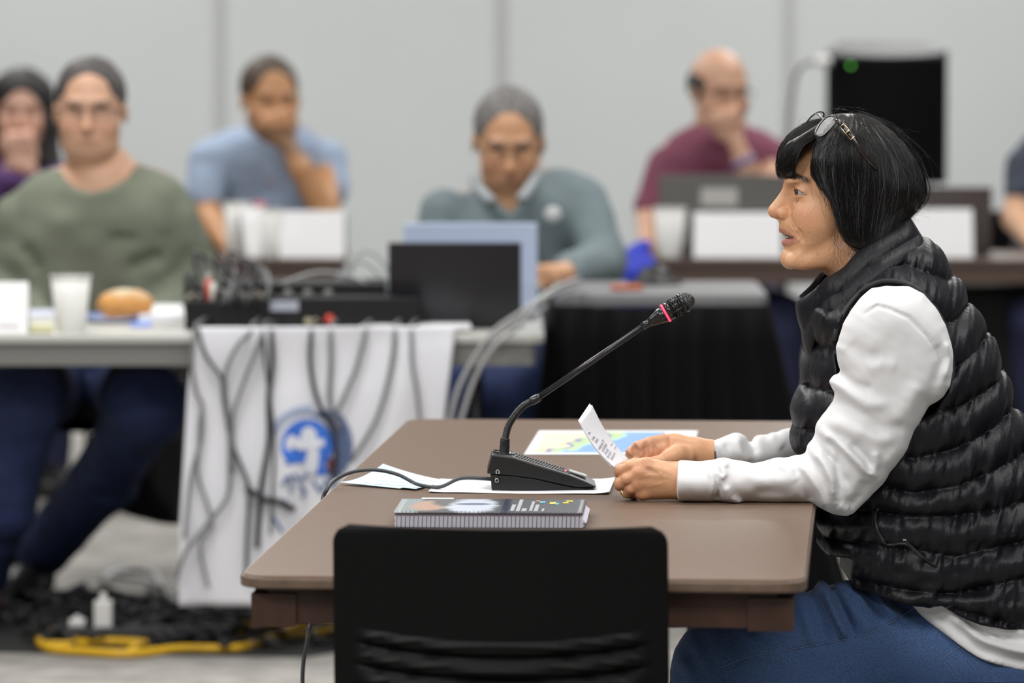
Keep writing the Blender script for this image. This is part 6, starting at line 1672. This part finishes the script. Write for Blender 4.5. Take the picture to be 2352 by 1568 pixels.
# ---- bread roll on a plate, papers, butter
pc_ = onz(245, 742, TZ)
pl_ = thing('paper_plate', 'blue and white plate under the bread roll', 'plate', (pc_.x, pc_.y + .06, TZ + .001))
mb = MB(); mb.lathe([(.001, 0), (.055, 0), (.085, .012), (.088, .012), (.058, -.0005 + .002), (.001, .002)], (0, 0, 0), None, 40, False); mb.build('dish', mat('plate_white', (.6, .64, .75), .5), pl_, True)
mb = MB(); mb.lathe([(.072, .0085), (.084, .0128), (.0835, .0133), (.071, .009)], (0, 0, 0), None, 40, False); mb.build('blue_border', mat('plate_blue', (.12, .22, .62), .5), pl_, True)
bq = Vector((at(258, 705, YA + .08).x, pc_.y + .07, TZ + .004)); br = Field(tuple(bq + Vector((-.09, -.06, 0))), tuple(bq + Vector((.09, .06, .10))), .0025)
br.ell(tuple(bq + Vector((0, 0, .034))), (.066, .042, .040), 0); br.ell(tuple(bq + Vector((-.028, -.01, .040))), (.030, .032, .026), .015); br.ell(tuple(bq + Vector((.030, .0, .040))), (.032, .034, .024), .015)
br.op(lambda X, Y, Z: vnoise(X * 60, Y * 60, Z * 60) * .003, mode='disp'); br.op(lambda X, Y, Z: bq.z - Z + 0 * X + 0 * Y, mode='and')
bm_ = br.mesh('bread', 1); cc = np.tile(np.array((.60, .28, .07), dtype=np.float32), (len(br.v), 1)); tt_ = np.clip((br.v[:, 2] - bq.z - .052) / .022 + .5 * vnoise(br.v[:, 0] * 50, br.v[:, 1] * 50, br.v[:, 2] * 50), 0, 1)
set_col(bm_, mix(cc, tt_, (.62, .52, .36))); tag(link('bread_roll', bm_, mat('crust', attr='tint', rough=.7)), 'golden bread roll on the plate before the man in green', 'bread')
small('butter_packet', 'small yellow packet between the name card and the foam cup', 'packet', lambda mb: mb.box(at(95, 741, YA + .05) * Vector((1, 1, 0)) + Vector((0, 0, TZ + .009)), (.05, .035, .016), None, .004), mat('butter_yellow', (.66, .64, .38), .6)) if False else None
mb = MB(); q = at(95, 741, YA + .05); mb.box((q.x, YA + .06, TZ + .010), (.052, .036, .018), None, .004); tag(mb.build('butter_packet', mat('butter_yellow', (.66, .64, .38), .6)), 'small yellow packet between the name card and the foam cup', 'packet')
def flat(name, label, pts, m_, cat_='paper', th=.0012, dz=0):
    mb = MB(); mb.prism([onz(a, b, TZ) + Vector((0, 0, .0012 + dz)) for a, b in pts], Vector((0, 0, th))); return tag(mb.build(name, m_), label, cat_)
flat('paper_stack', 'white papers on the grey table right of the bread roll', [(318, 742), (424, 742), (418, 716), (322, 716)], M_PAPER, th=.018)
flat('blue_leaflet', 'blue printed leaflet peeking out beside the bread plate', [(300, 752), (350, 752), (345, 738), (300, 738)], mat('leaflet_blue', (.20, .30, .68), .6), 'leaflet')
flat('paper_sheet', 'white sheet lying behind the yellow packet and foam cup', [(60, 726), (128, 726), (124, 712), (62, 712)], mat('pale_lilac_paper', (.62, .64, .78), .7))

# ---- banner hanging over the table edge
BY = YA - .012
def banner_pt(u, v):
    """u 0..1 across, v 0..1 from the table top down"""
    L_ = [(462, 745), (440, 820), (432, 900), (424, 1050), (416, 1200), (414, 1385)]; R_ = [(1046, 745), (1040, 800), (1028, 900), (1010, 1050), (990, 1250), (985, 1400)]
    def lp(A, v):
        q = v * (len(A) - 1); i = min(int(q), len(A) - 2); f_ = q - i; return A[i][0] * (1 - f_) + A[i + 1][0] * f_, A[i][1] * (1 - f_) + A[i + 1][1] * f_
    a = lp(L_, v); b = lp(R_, v); x = a[0] * (1 - u) + b[0] * u; y = a[1] * (1 - u) + b[1] * u
    p = at(x, y, BY); p.y += -.012 - .030 * v * (math.sin(u * 17 + 1.5 * v) * .5 + .3 * math.sin(u * 31 + 2) + .6) - .006 * math.sin(v * 9 + u * 5)
    return p
NU, NV = 90, 60; vv = []; ff = []
for j in range(NV + 7):
    for i in range(NU + 1):
        if j < 7: 
            p = banner_pt(i / NU, 0); k = 6 - j
            if k == 0: vv.append(Vector((p.x, YA - .012, TZ - .004)))
            else: vv.append(Vector((p.x, YA + .0 + k * .012, TZ + .0035 + .002 * math.sin(i * .4 + k))))
        else:
            vv.append(banner_pt(i / NU, (j - 6) / NV))
for j in range(NV + 6):
    for i in range(NU): a = j * (NU + 1) + i; ff.append((a, a + 1, a + NU + 2, a + NU + 1))
banner = thing('banner', 'white cloth banner with round blue emblem draped over the table edge', 'banner', (banner_pt(.5, 0).x, YA - .02, TZ))
mb = MB(); mb.add(vv, ff, True); o = mb.build('cloth', mat('banner_cloth', (.70, .70, .74), .85), banner); so = o.modifiers.new('s', 'SOLIDIFY'); so.thickness = .0015
def on_banner(px, py, lift=.004):
    # nearest (u,v) by two refinement rounds
    best = None
    for _ in range(1):
        v = (py - 745) / 645; 
        v = min(max(v, 0), 1); lx = np.interp(py, [745, 820, 900, 1050, 1200, 1385], [462, 440, 432, 424, 416, 414]); rx = np.interp(py, [745, 800, 900, 1050, 1250, 1400], [1046, 1040, 1028, 1010, 990, 985])
        u = (px - lx) / (rx - lx)
    lv = np.interp(py, [745, 820, 900, 1050, 1200, 1385], np.linspace(0, 1, 6))
    p = banner_pt(u, lv); q = at(px, py, p.y - lift); return q
def emblem(name, polys, m_, lift):
    mb = MB()
    for po in polys:
        # fan of small triangles so the shape follows the folds
        P_ = [on_banner(a, b, lift) for a, b in po]; c_ = on_banner(float(np.mean([a for a, b in po])), float(np.mean([b for a, b in po])), lift + .001); n_ = len(P_)
        mb.add(P_ + [c_], [(i, (i + 1) % n_, n_) for i in range(n_)])
    return mb.build(name, m_, banner)
C8 = crop(380, 700, 2.24)
def ringpts(cx, cy, r, a0, a1, n=24, ry=None): return [(cx + r * math.cos(a0 + (a1 - a0) * k / n), cy + (ry or r) * math.sin(a0 + (a1 - a0) * k / n)) for k in range(n + 1)]
M_BLUE = mat('emblem_blue', (.035, .15, .60), .8); M_NAVY = mat('emblem_navy', (.06, .12, .30), .8)
emblem('emblem_disc', [C8(*([(610, 825)] + ringpts(728, 722, 134, PI * .78, PI * 2.35, 30) + [(850, 870), (780, 880), (770, 800)]))], M_BLUE, .005)
emblem('emblem_figure', [C8((640, 680), (655, 668), (690, 690), (705, 640), (740, 622), (775, 650), (780, 690), (815, 690), (820, 720), (790, 740), (790, 800), (782, 850), (740, 872), (705, 862), (738, 830), (738, 770), (728, 745), (690, 748), (655, 725))], mat('emblem_white', (.66, .68, .74), .8), .008)
def strokes(name, lines, r, m_, lift=.006):
    for ln in lines:
        pts = [on_banner(a, b, lift) for a, b in smooth_poly(C8(*ln), 3, False)]
        mb = MB(); mb.tube(pts, r, 5); mb.build(name, m_, banner)
strokes('emblem_wreath', [ringpts(728, 720, 160 + 14 * k, -PI * .45 + .1 * k, PI * .30, 12) for k in range(6)], .0022, M_NAVY)
strokes('emblem_wreath', [ringpts(728, 720, 165 + 16 * k, -PI * .9, -PI * .45, 10) for k in range(3)], .0016, mat('emblem_pale', (.30, .40, .62), .8))
strokes('emblem_lettering', [[(600, 930), (630, 880), (650, 920), (640, 960)], [(660, 870), (690, 900), (720, 880), (730, 850)], [(690, 930), (720, 960), (700, 990)], [(760, 900), (800, 960), (830, 900), (850, 930)], [(550, 1090), (580, 1130), (600, 1170)], [(620, 1000), (600, 1040)], [(860, 940), (880, 890)]], .0035, M_NAVY)
small_red = emblem('emblem_mark', [C8((835, 785), (870, 790), (875, 850), (850, 870), (832, 830))], mat('emblem_red', (.12, .02, .03), .8), .009)

# ---- cables over the banner and to the floor
M_CG = mat('cable_mid', (.15, .15, .155), .55); M_CD = mat('cable_dark', (.022, .022, .025), .5); M_CW = mat('cable_white', (.50, .50, .50), .55)
def cable(name, label, pts, r, m_, group='cables hanging over the white banner', top=True):
    P_ = [on_banner(a, b, .012 + .003 * (i % 2)) for i, (a, b) in enumerate(smooth_poly(pts, 3, False))]
    for p in P_: p.y -= .006
    if top: f0 = P_[0]; P_ = [Vector((f0.x + .02, YA + .16, TZ + .03)), Vector((f0.x, YA + .05, TZ + .022)), Vector((f0.x, YA - .03, TZ + .010))] + P_[2:]
    mb = MB(); mb.tube(bez(P_, 2), r * .78, 6); return tag(mb.build(name, m_), label, 'cable', group)
hang = [('leftmost grey cable running down the banner\'s left edge', ((150, 140), (135, 300), (160, 450), (190, 520), (180, 700), (130, 900), (100, 1200)), .0055, M_CG),
        ('dark cable curving from the banner\'s upper left corner down past centre', ((170, 150), (210, 260), (290, 380), (300, 480), (320, 600), (345, 720), (400, 850), (430, 960), (420, 1200), (415, 1400)), .0058, M_CD),
        ('grey cable swinging back to the banner\'s lower left', ((440, 110), (360, 230), (310, 350), (310, 480), (330, 620), (330, 800), (320, 980), (230, 1110), (110, 1260), (60, 1400)), .0065, M_CG),
        ('grey cable crossing two others above the banner\'s left middle', ((500, 150), (430, 330), (350, 560), (345, 720), (345, 860)), .0060, M_CG),
        ('thick dark cable falling just left of the emblem', ((545, 120), (550, 300), (530, 480), (530, 700), (490, 950), (470, 1250)), .0075, M_CD),
        ('dark cable crossing the blue emblem', ((750, 130), (745, 300), (780, 480), (860, 650), (875, 800), (860, 900)), .0070, M_CD),
        ('faint grey cable above the right of the emblem', ((850, 120), (850, 300), (845, 500), (900, 640)), .0065, M_CG),
        ('grey cable slanting from the banner top to the emblem\'s right', ((1030, 190), (960, 380), (890, 540)), .0065, M_CG),
        ('grey cable curving down the banner\'s right third', ((1180, 150), (1170, 260), (1130, 450), (1070, 620), (960, 800)), .0065, M_CG),
        ('rightmost grey cable on the banner', ((1265, 150), (1270, 300), (1295, 450), (1310, 600)), .0055, M_CG),
        ('grey cable ending in a loop low on the banner\'s left', ((180, 560), (170, 760), (170, 880), (240, 1120), (180, 1230), (220, 1450)), .0050, M_CG),
        ('dark cable right of the thick one, left of the emblem', ((500, 200), (530, 420), (560, 700), (550, 960), (540, 1180)), .0040, M_CD)]
for lb, pts, r, m_ in hang: cable('audio_cable', lb, C8(*pts), r, m_, top=pts[0][1] < 220)
cable('cable_joint', 'black plug and tie joining cables below the emblem', C8((415, 940), (480, 980), (520, 1000), (580, 1010), (660, 1050)), .010, M_CD, top=False)
for lb, pts, yy, r in (('white cable looping from the skirted table to the grey table', ((1330, 640), (1270, 665), (1200, 715), (1130, 765), (1085, 830), (1050, 900), (1030, 985)), 11.25, .0062),
                   ('second pale cable crossing beside the white one', ((1330, 655), (1240, 690), (1180, 760), (1130, 800), (1090, 870), (1060, 960), (1045, 1000)), 11.22, .0060),
                   ('pale cable coiled at the right end of the grey table', ((1120, 790), (1170, 750), (1240, 715), (1255, 690), (1230, 650)), 11.30, .0060)):
    mb = MB(); P_ = [at(a, b, yy + (12.05 - yy) * max(0, (a - 1240) / 90) ** 1.5 if a > 1240 and r != .0060001 else yy) for a, b in smooth_poly(list(pts), 4, False)]; mb.tube(P_, r, 6); tag(mb.build('white_cable', mat('cable_pale', (.33, .33, .335), .55)), lb, 'cable', 'pale cables at the right end of the grey table')

# ---- audio gear
ORD = ['first', 'second', 'third', 'fourth', 'fifth', 'sixth', 'seventh', 'eighth', 'ninth', 'tenth', 'eleventh']
M_GEAR = mat('gear_black', (.007, .007, .008), .45, spec=.3)
def gear_box(name, label, cat_, pl, pr, pt, Y, depth, m_=M_GEAR, tilt=0):
    a, b = at(pl, pt, Y), at(pr, pt, Y); hgt = a.z - TZ - .001
    t = thing(name, label, cat_, ((a.x + b.x) / 2, Y, TZ + .001)); mb = MB(); mb.box((0, depth / 2, hgt / 2), (b.x - a.x, depth, hgt), None, .004); mb.build('case', m_, t, True); return t, b.x - a.x, hgt
t, w_, hg = gear_box('wireless_receiver', 'flat black wireless receiver with three pale knobs', 'receiver', 545, 885, 652, YA + .26, .24)
for i, pxx in enumerate((585, 662, 707, 754)):
    q = at(pxx, 674, YA + .26); mb = MB(); mb.lathe([(.011, 0), (.011, .008), (.008, .010), (.001, .010)], (q.x - t.location.x, -.001, q.z - t.location.z), Matrix.Rotation(PI / 2, 3, 'X'), 16); mb.build('knob', mat('knob_pale', (.20, .20, .19), .4), t, True)
t, w_, hg = gear_box('audio_interface', 'long low black audio rack with white label and red button', 'audio unit', 600, 965, 684, YA + .10, .16)
q = at(653, 702, YA + .10); mb = MB(); mb.box((q.x - t.location.x, -.001, q.z - t.location.z), (.066, .002, .024)); mb.build('label_strip', mat('label_pale', (.34, .36, .42), .6), t, True)
q = at(757, 733, YA + .10); mb = MB(); mb.lathe([(.012, 0), (.012, .01), (.001, .012)], (q.x - t.location.x, 0, q.z - t.location.z), Matrix.Rotation(PI / 2, 3, 'X'), 16); mb.build('red_button', mat('red_cap', (.55, .05, .03), .5), t, True)
for pxx in (708, 725): q = at(pxx, 738, YA + .10); mb = MB(); mb.lathe([(.009, 0), (.009, .01), (.001, .012)], (q.x - t.location.x, 0, q.z - t.location.z), Matrix.Rotation(PI / 2, 3, 'X'), 14); mb.build('beige_button', mat('beige_cap', (.40, .36, .24), .5), t, True)
t, w_, hg = gear_box('mixing_console', 'black mixing console with rows of small knobs and plugs', 'mixer', 424, 606, 690, YA + .14, .34)
rnd = random.Random(12)
for i in range(9):
    for j in range(5):
        x = -w_ / 2 + .012 + i * (w_ - .024) / 8; y = .03 + j * .06; mb = MB(); mb.lathe([(.0065, 0), (.0055, .014), (.001, .014)], (x, y, hg), None, 10)
        mb.build('mixer_knob', mat(*rnd.choice([('knob_pale', (.20, .20, .19)), ('knob_black', (.02, .02, .02)), ('knob_black', (.02, .02, .02)), ('knob_tan', (.30, .27, .2))])), t, True)
pr_ = random.Random(3)
for i in range(11):
    pxx = 432 + i * 16 + pr_.uniform(-4, 4); yy = YA + .16 + pr_.uniform(0, .25); q = at(pxx, 690, yy); top_ = at(pxx, pr_.uniform(610, 650), yy)
    mb = MB(); mb.tube([(q.x, yy, TZ + hg), (q.x, yy, top_.z)], [.0085, .007], 8)
    pl2 = mb.build('audio_plug', mat(*pr_.choice([('plug_silver', (.35, .34, .30), .35), ('cable_dark',), ('cable_dark',)]))); tag(pl2, ORD[i] + ' jack plug from the left standing in the mixing console', 'plug', 'jack plugs standing in the mixing console')
for i, (pxx, c_, lb) in enumerate(((479, (.45, .08, .06), 'red tipped plug at the left of the mixing console'), (487, (.6, .6, .56), 'cream plug beside the red tipped one'))):
    q = at(pxx, 650 + 8 * i, YA + .15); mb = MB(); mb.tube([(q.x, YA + .15, TZ + hg), (q.x, YA + .15, q.z + .01)], [.009, .009], 10); tag(mb.build('audio_plug', mat('plug_c%d' % i, c_, .5)), lb, 'plug')
for i in range(9):
    r2 = random.Random(40 + i); a = 440 + i * 18; mb = MB(); y2 = YA + .2 + r2.uniform(0, .2)
    P_ = [at(a, 640, y2), at(a + r2.uniform(-15, 15), 575 + r2.uniform(0, 40), y2 - .02), at(a + r2.uniform(20, 70), 615 + r2.uniform(0, 30), y2 - .04), at(a + r2.uniform(10, 120), 680, YA + .08), onz(a + r2.uniform(0, 100), 745, TZ) + Vector((0, 0, .014))]
    mb.tube(bez(P_, 8), .0035, 6); tag(mb.build('patch_cable', M_CD if i % 2 else M_CG), ORD[i] + ' patch cable from the left arching over the mixing console', 'cable', 'patch cables arching over the mixing console')
for i, (pts) in enumerate((((800, 640), (830, 580), (870, 590), (900, 640)), ((760, 660), (820, 600), (870, 630), (895, 680)), ((640, 655), (730, 625), (820, 640), (880, 690)))):
    mb = MB(); mb.tube([at(a, b, YA + .52 - .1 * i) for a, b in smooth_poly(list(pts), 5, False)], .0045, 6); tag(mb.build('thin_cable', mat('cable_soft', (.33, .34, .34), .5)), ('tallest pale cable loop left of the black laptop', 'middle pale cable loop left of the black laptop', 'lowest pale cable loop, crossing the wireless receiver')[i], 'cable', 'thin pale cables looping left of the black laptop')
flat('paper_slip', 'white slip on the table edge left of the black laptop', [(830, 762), (922, 762), (916, 738), (836, 738)], M_PAPER, th=.010, dz=.006)
flat('paper_slip', 'longer white slip on the table edge below the black laptop', [(960, 764), (1082, 764), (1072, 742), (966, 742)], M_PAPER, th=.008, dz=.006)
flat('ruler', 'pale flat strip lying in front of the black laptop', [(1085, 736), (1165, 736), (1165, 728), (1085, 728)], mat('strip_tan', (.36, .33, .30), .5), 'strip', th=.01)

# ---- loudspeaker on its stand
YL = 16.6
a, b = at(1902, 108, YL), at(2182, 424, YL); wS = b.x - a.x; hS = a.z - b.z; cx = (a.x + b.x) / 2
t = thing('loudspeaker', 'tall black loudspeaker with curved front and green light', 'loudspeaker', (cx, YL + .16, b.z))
vv = []
prof2 = [(-wS / 2 + wS * k / 16, -.02 - .14 * math.sqrt(max(0, 1 - (2 * k / 16 - 1) ** 2 * .95))) for k in range(17)] + [(wS * .36, .16), (-wS * .36, .16)]
mb = MB(); mb.prism([(x, y, 0) for x, y in prof2], Vector((0, 0, hS - .035))); o = mb.build('cabinet', mat('speaker_black', (.0022, .0022, .0024), .7, spec=.1), t, True); add_mod_bevel(o, .008)
mb = MB(); zt_ = lambda y: hS - .030 + .045 * min(1, (y + .16) / .30); n_ = len(prof2); mb.add([(x, y, hS - .036) for x, y in prof2] + [(x, y, zt_(y)) for x, y in prof2], [tuple(range(n_))[::-1], tuple(range(n_, 2 * n_))] + [(i, (i + 1) % n_, n_ + (i + 1) % n_, n_ + i) for i in range(n_)]); mb.build('top_panel', mat('speaker_top', (.045, .047, .05), .4), t, True)
q = at(1954, 150, YL - .04); mb = MB(); mb.lathe([(.006, 0), (.006, .004), (.001, .006)], (q.x - cx, q.y - YL - .16 + .0, q.z - b.z), Matrix.Rotation(PI / 2, 3, 'X'), 16); mb.build('green_light', mat('green_led', (.1, .5, .05), .4, emit=(.12, .55, .06, 1.6)), t, True)
for k in range(8): 
    mb = MB(); mb.box((-wS / 2 + .03, -.068, hS - .06 - .028 * k), (.03, .006, .006)); mb.build('side_port', mat('port', (.03, .03, .03), .5), t, True)
st = thing('speaker_stand', 'black tripod stand carrying the loudspeaker', 'stand', (cx, YL + .16, 0))
mb = MB(); mb.tube([(0, 0, .25), (0, 0, b.z)], .018, 12); mb.build('pole', M_DARKMET, st, True)
for k in range(3):
    an = k * 2 * PI / 3 + .4; mb = MB(); mb.tube([(0, 0, .55), (.38 * math.cos(an), .38 * math.sin(an), .01)], .012, 8); mb.build('leg', M_DARKMET, st, True)
cb = thing('speaker_cable', 'grey cable with silver plug entering the loudspeaker\'s left side', 'cable', tuple(at(1812, 300, YL)))
mb = MB(); mb.tube([at(1872, 141, YL + .04), at(1908, 140, YL + .04)], [.017, .018], 12); mb.build('connector', mat('connector_silver', (.75, .74, .72), .35), cb)
low = at(1800, 560, YL + .1)
mb = MB(); mb.tube(bez([at(1874, 141, YL + .04), at(1846, 148, YL + .04), at(1828, 175, YL + .05), at(1820, 215, YL + .06), at(1810, 300, YL + .08), low, Vector((low.x, low.y, .008)), Vector((low.x + .2, low.y, .006))], 8), .0075, 8); mb.build('cord', mat('cable_grey2', (.20, .20, .20), .5), cb)

# ---- on the floor
def floor_line(name, label, pts, r, m_, group=None, dz=0):
    P_ = [onz(a, b, 0.0) + Vector((0, 0, r + .001 + dz)) for a, b in smooth_poly(list(pts), 4, False)]; mb = MB(); mb.tube(P_, r, 6); return tag(mb.build(name, m_), label, 'cable', group)
M_YEL = mat('yellow_cable', (.72, .42, .015), .5)
g_ = 'yellow cables on the carpet'
for lb, pts in (('yellow cable in a long low curve at the front', ((88, 1480), (110, 1500), (200, 1508), (300, 1512), (420, 1500), (540, 1500), (620, 1478), (680, 1450), (760, 1435))),
                ('yellow cable straight behind the front one', ((150, 1492), (230, 1484), (300, 1486), (350, 1488))), ('yellow cable bunched left of the white adapters', ((120, 1462), (150, 1450), (175, 1476), (160, 1492), (100, 1492))),
                ('yellow cable piled right of the white adapters', ((300, 1470), (330, 1462), (350, 1476), (320, 1492), (300, 1506))), ('yellow cable running under the banner towards the table', ((540, 1462), (600, 1466), (680, 1470), (760, 1460), (900, 1462)))):
    floor_line('yellow_cable', lb, pts, .011, M_YEL, g_)
for k in range(3): floor_line('yellow_cable', ('nearest', 'middle', 'farthest')[k] + ' of three yellow strands beside the near table\'s left corner', ((560 + 20 * k, 1450 - 5 * k), (640, 1442 - 6 * k), (720, 1450 - 5 * k), (800, 1440)), .011, M_YEL, 'yellow strands beside the left table leg')
floor_line('white_cable', 'white cable snaking from the adapters under the near table', ((236, 1352), (262, 1332), (320, 1326), (356, 1338), (372, 1372), (420, 1410), (500, 1436), (600, 1440), (760, 1432), (900, 1430)), .0095, M_CW, dz=.01)
floor_line('white_cable', 'thin white cable beside the thicker white one', ((262, 1336), (340, 1350), (420, 1388), (500, 1412), (560, 1436), (700, 1442)), .006, M_CW, dz=.01)
def adapter(label, px, pt, pb, wp):
    p = onz(px, pb, 0); Y_ = p.y; hgt = at(px, pt, Y_).z; ww = wp * Y_ / F_PX
    t = thing('power_adapter', label, 'adapter', (p.x, Y_, .0)); mb = MB(); mb.box((0, 0, hgt * .42 + .002), (ww, ww, hgt * .82), None, .006); mb.build('adapter_body', mat('adapter_white', (.72, .72, .70), .4), t, True)
    mb = MB(); mb.tube([(0, 0, hgt * .80), (0, 0, hgt)], [ww * .25, ww * .16], 10); mb.build('strain_relief', mat('adapter_white'), t, True)
adapter('tall white power adapter standing among the cables', 238, 1360, 1476, 42); adapter('small white power adapter left of the tall one', 178, 1412, 1470, 38)
p = onz(330, 1488, 0)
t = thing('power_strip', 'black power strip lying among the yellow cables', 'power strip', (p.x, p.y + .08, 0), .1)
mb = MB(); mb.box((0, 0, .02), (.40, .06, .038), None, .006); mb.build('strip_body', M_CD, t, True)
for k in range(6): mb = MB(); mb.box((-.16 + .062 * k, 0, .040), (.035, .035, .003)); mb.build('socket', mat('socket_grey', (.05, .05, .05), .4), t, True)
mb = MB(); rnd = random.Random(21)
for i in range(70):
    x = rnd.uniform(-20, 760); y = rnd.uniform(1375, 1490); P_ = []
    for k in range(7):
        P_.append(onz(x, y, 0) + Vector((0, 0, .006 + .03 * rnd.random()))); x += rnd.uniform(-30, 75); y = min(1505, max(1360, y + rnd.uniform(-14, 14)))
    mb.tube(bez(P_, 4), rnd.choice((.006, .008, .010)), 5)
tag(mb.build('cable_tangle', mat('tangle_black', (.012, .012, .013), .6)), 'tangle of black cables on the carpet under the grey table', 'cables', kind='stuff')
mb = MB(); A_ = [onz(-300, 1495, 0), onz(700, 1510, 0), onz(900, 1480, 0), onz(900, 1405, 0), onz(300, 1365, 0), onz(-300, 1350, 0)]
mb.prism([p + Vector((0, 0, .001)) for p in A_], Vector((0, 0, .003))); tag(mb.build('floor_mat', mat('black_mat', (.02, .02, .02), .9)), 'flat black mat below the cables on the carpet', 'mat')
# dark coat hanging from the chair beside the green-shirted man
cq = at(330, 1000, 12.0)
cf_ = Field((at(170, 1000, 12.2).x, 11.95, .18), (at(470, 1000, 12.2).x, 12.72, .72), .009)
cf_.inflate([(250, 860), (430, 860), (440, 1000), (430, 1120), (418, 1200), (370, 1196), (310, 1178), (250, 1152), (200, 1138), (215, 1080), (235, 980)], 12.34, .16, .10)
cf_.op(lambda X, Y, Z: vnoise(X * 14, Y * 14, Z * 8) * .012, mode='disp')
tag(link('coat', cf_.mesh('coat', 1), mat('coat_black', (.007, .007, .008), .85)), 'black coat hanging low over the chair of the man in green', 'coat')
tag(link('cloth_bag', bagf.mesh('bag', 1), mat('royal_blue', (.03, .05, .55), .6)), 'bright blue cloth bag beside the man in maroon', 'bag')

# black box added to fill the dark gap under the brown table's right end
a, b = at(2186, 700, 14.75), at(2420, 700, 14.75)
t = thing('dark_filler_box', 'large black box added to fill the dark gap under the right end of the brown table', 'case', ((a.x + b.x) / 2, 14.90, 0))
mb = MB(); mb.box((0, 0, .325), (b.x - a.x, .36, .64), None, .01); mb.build('filler_body', mat('filler_black', (.004, .004, .004), .6, spec=.2), t, True)
for k in range(2): mb = MB(); mb.box((-.08 + .16 * k, -.184, .36), (.03, .010, .04), None, .002); mb.build('latch', mat('latch_grey', (.05, .05, .05), .4, metal=.6), t, True)
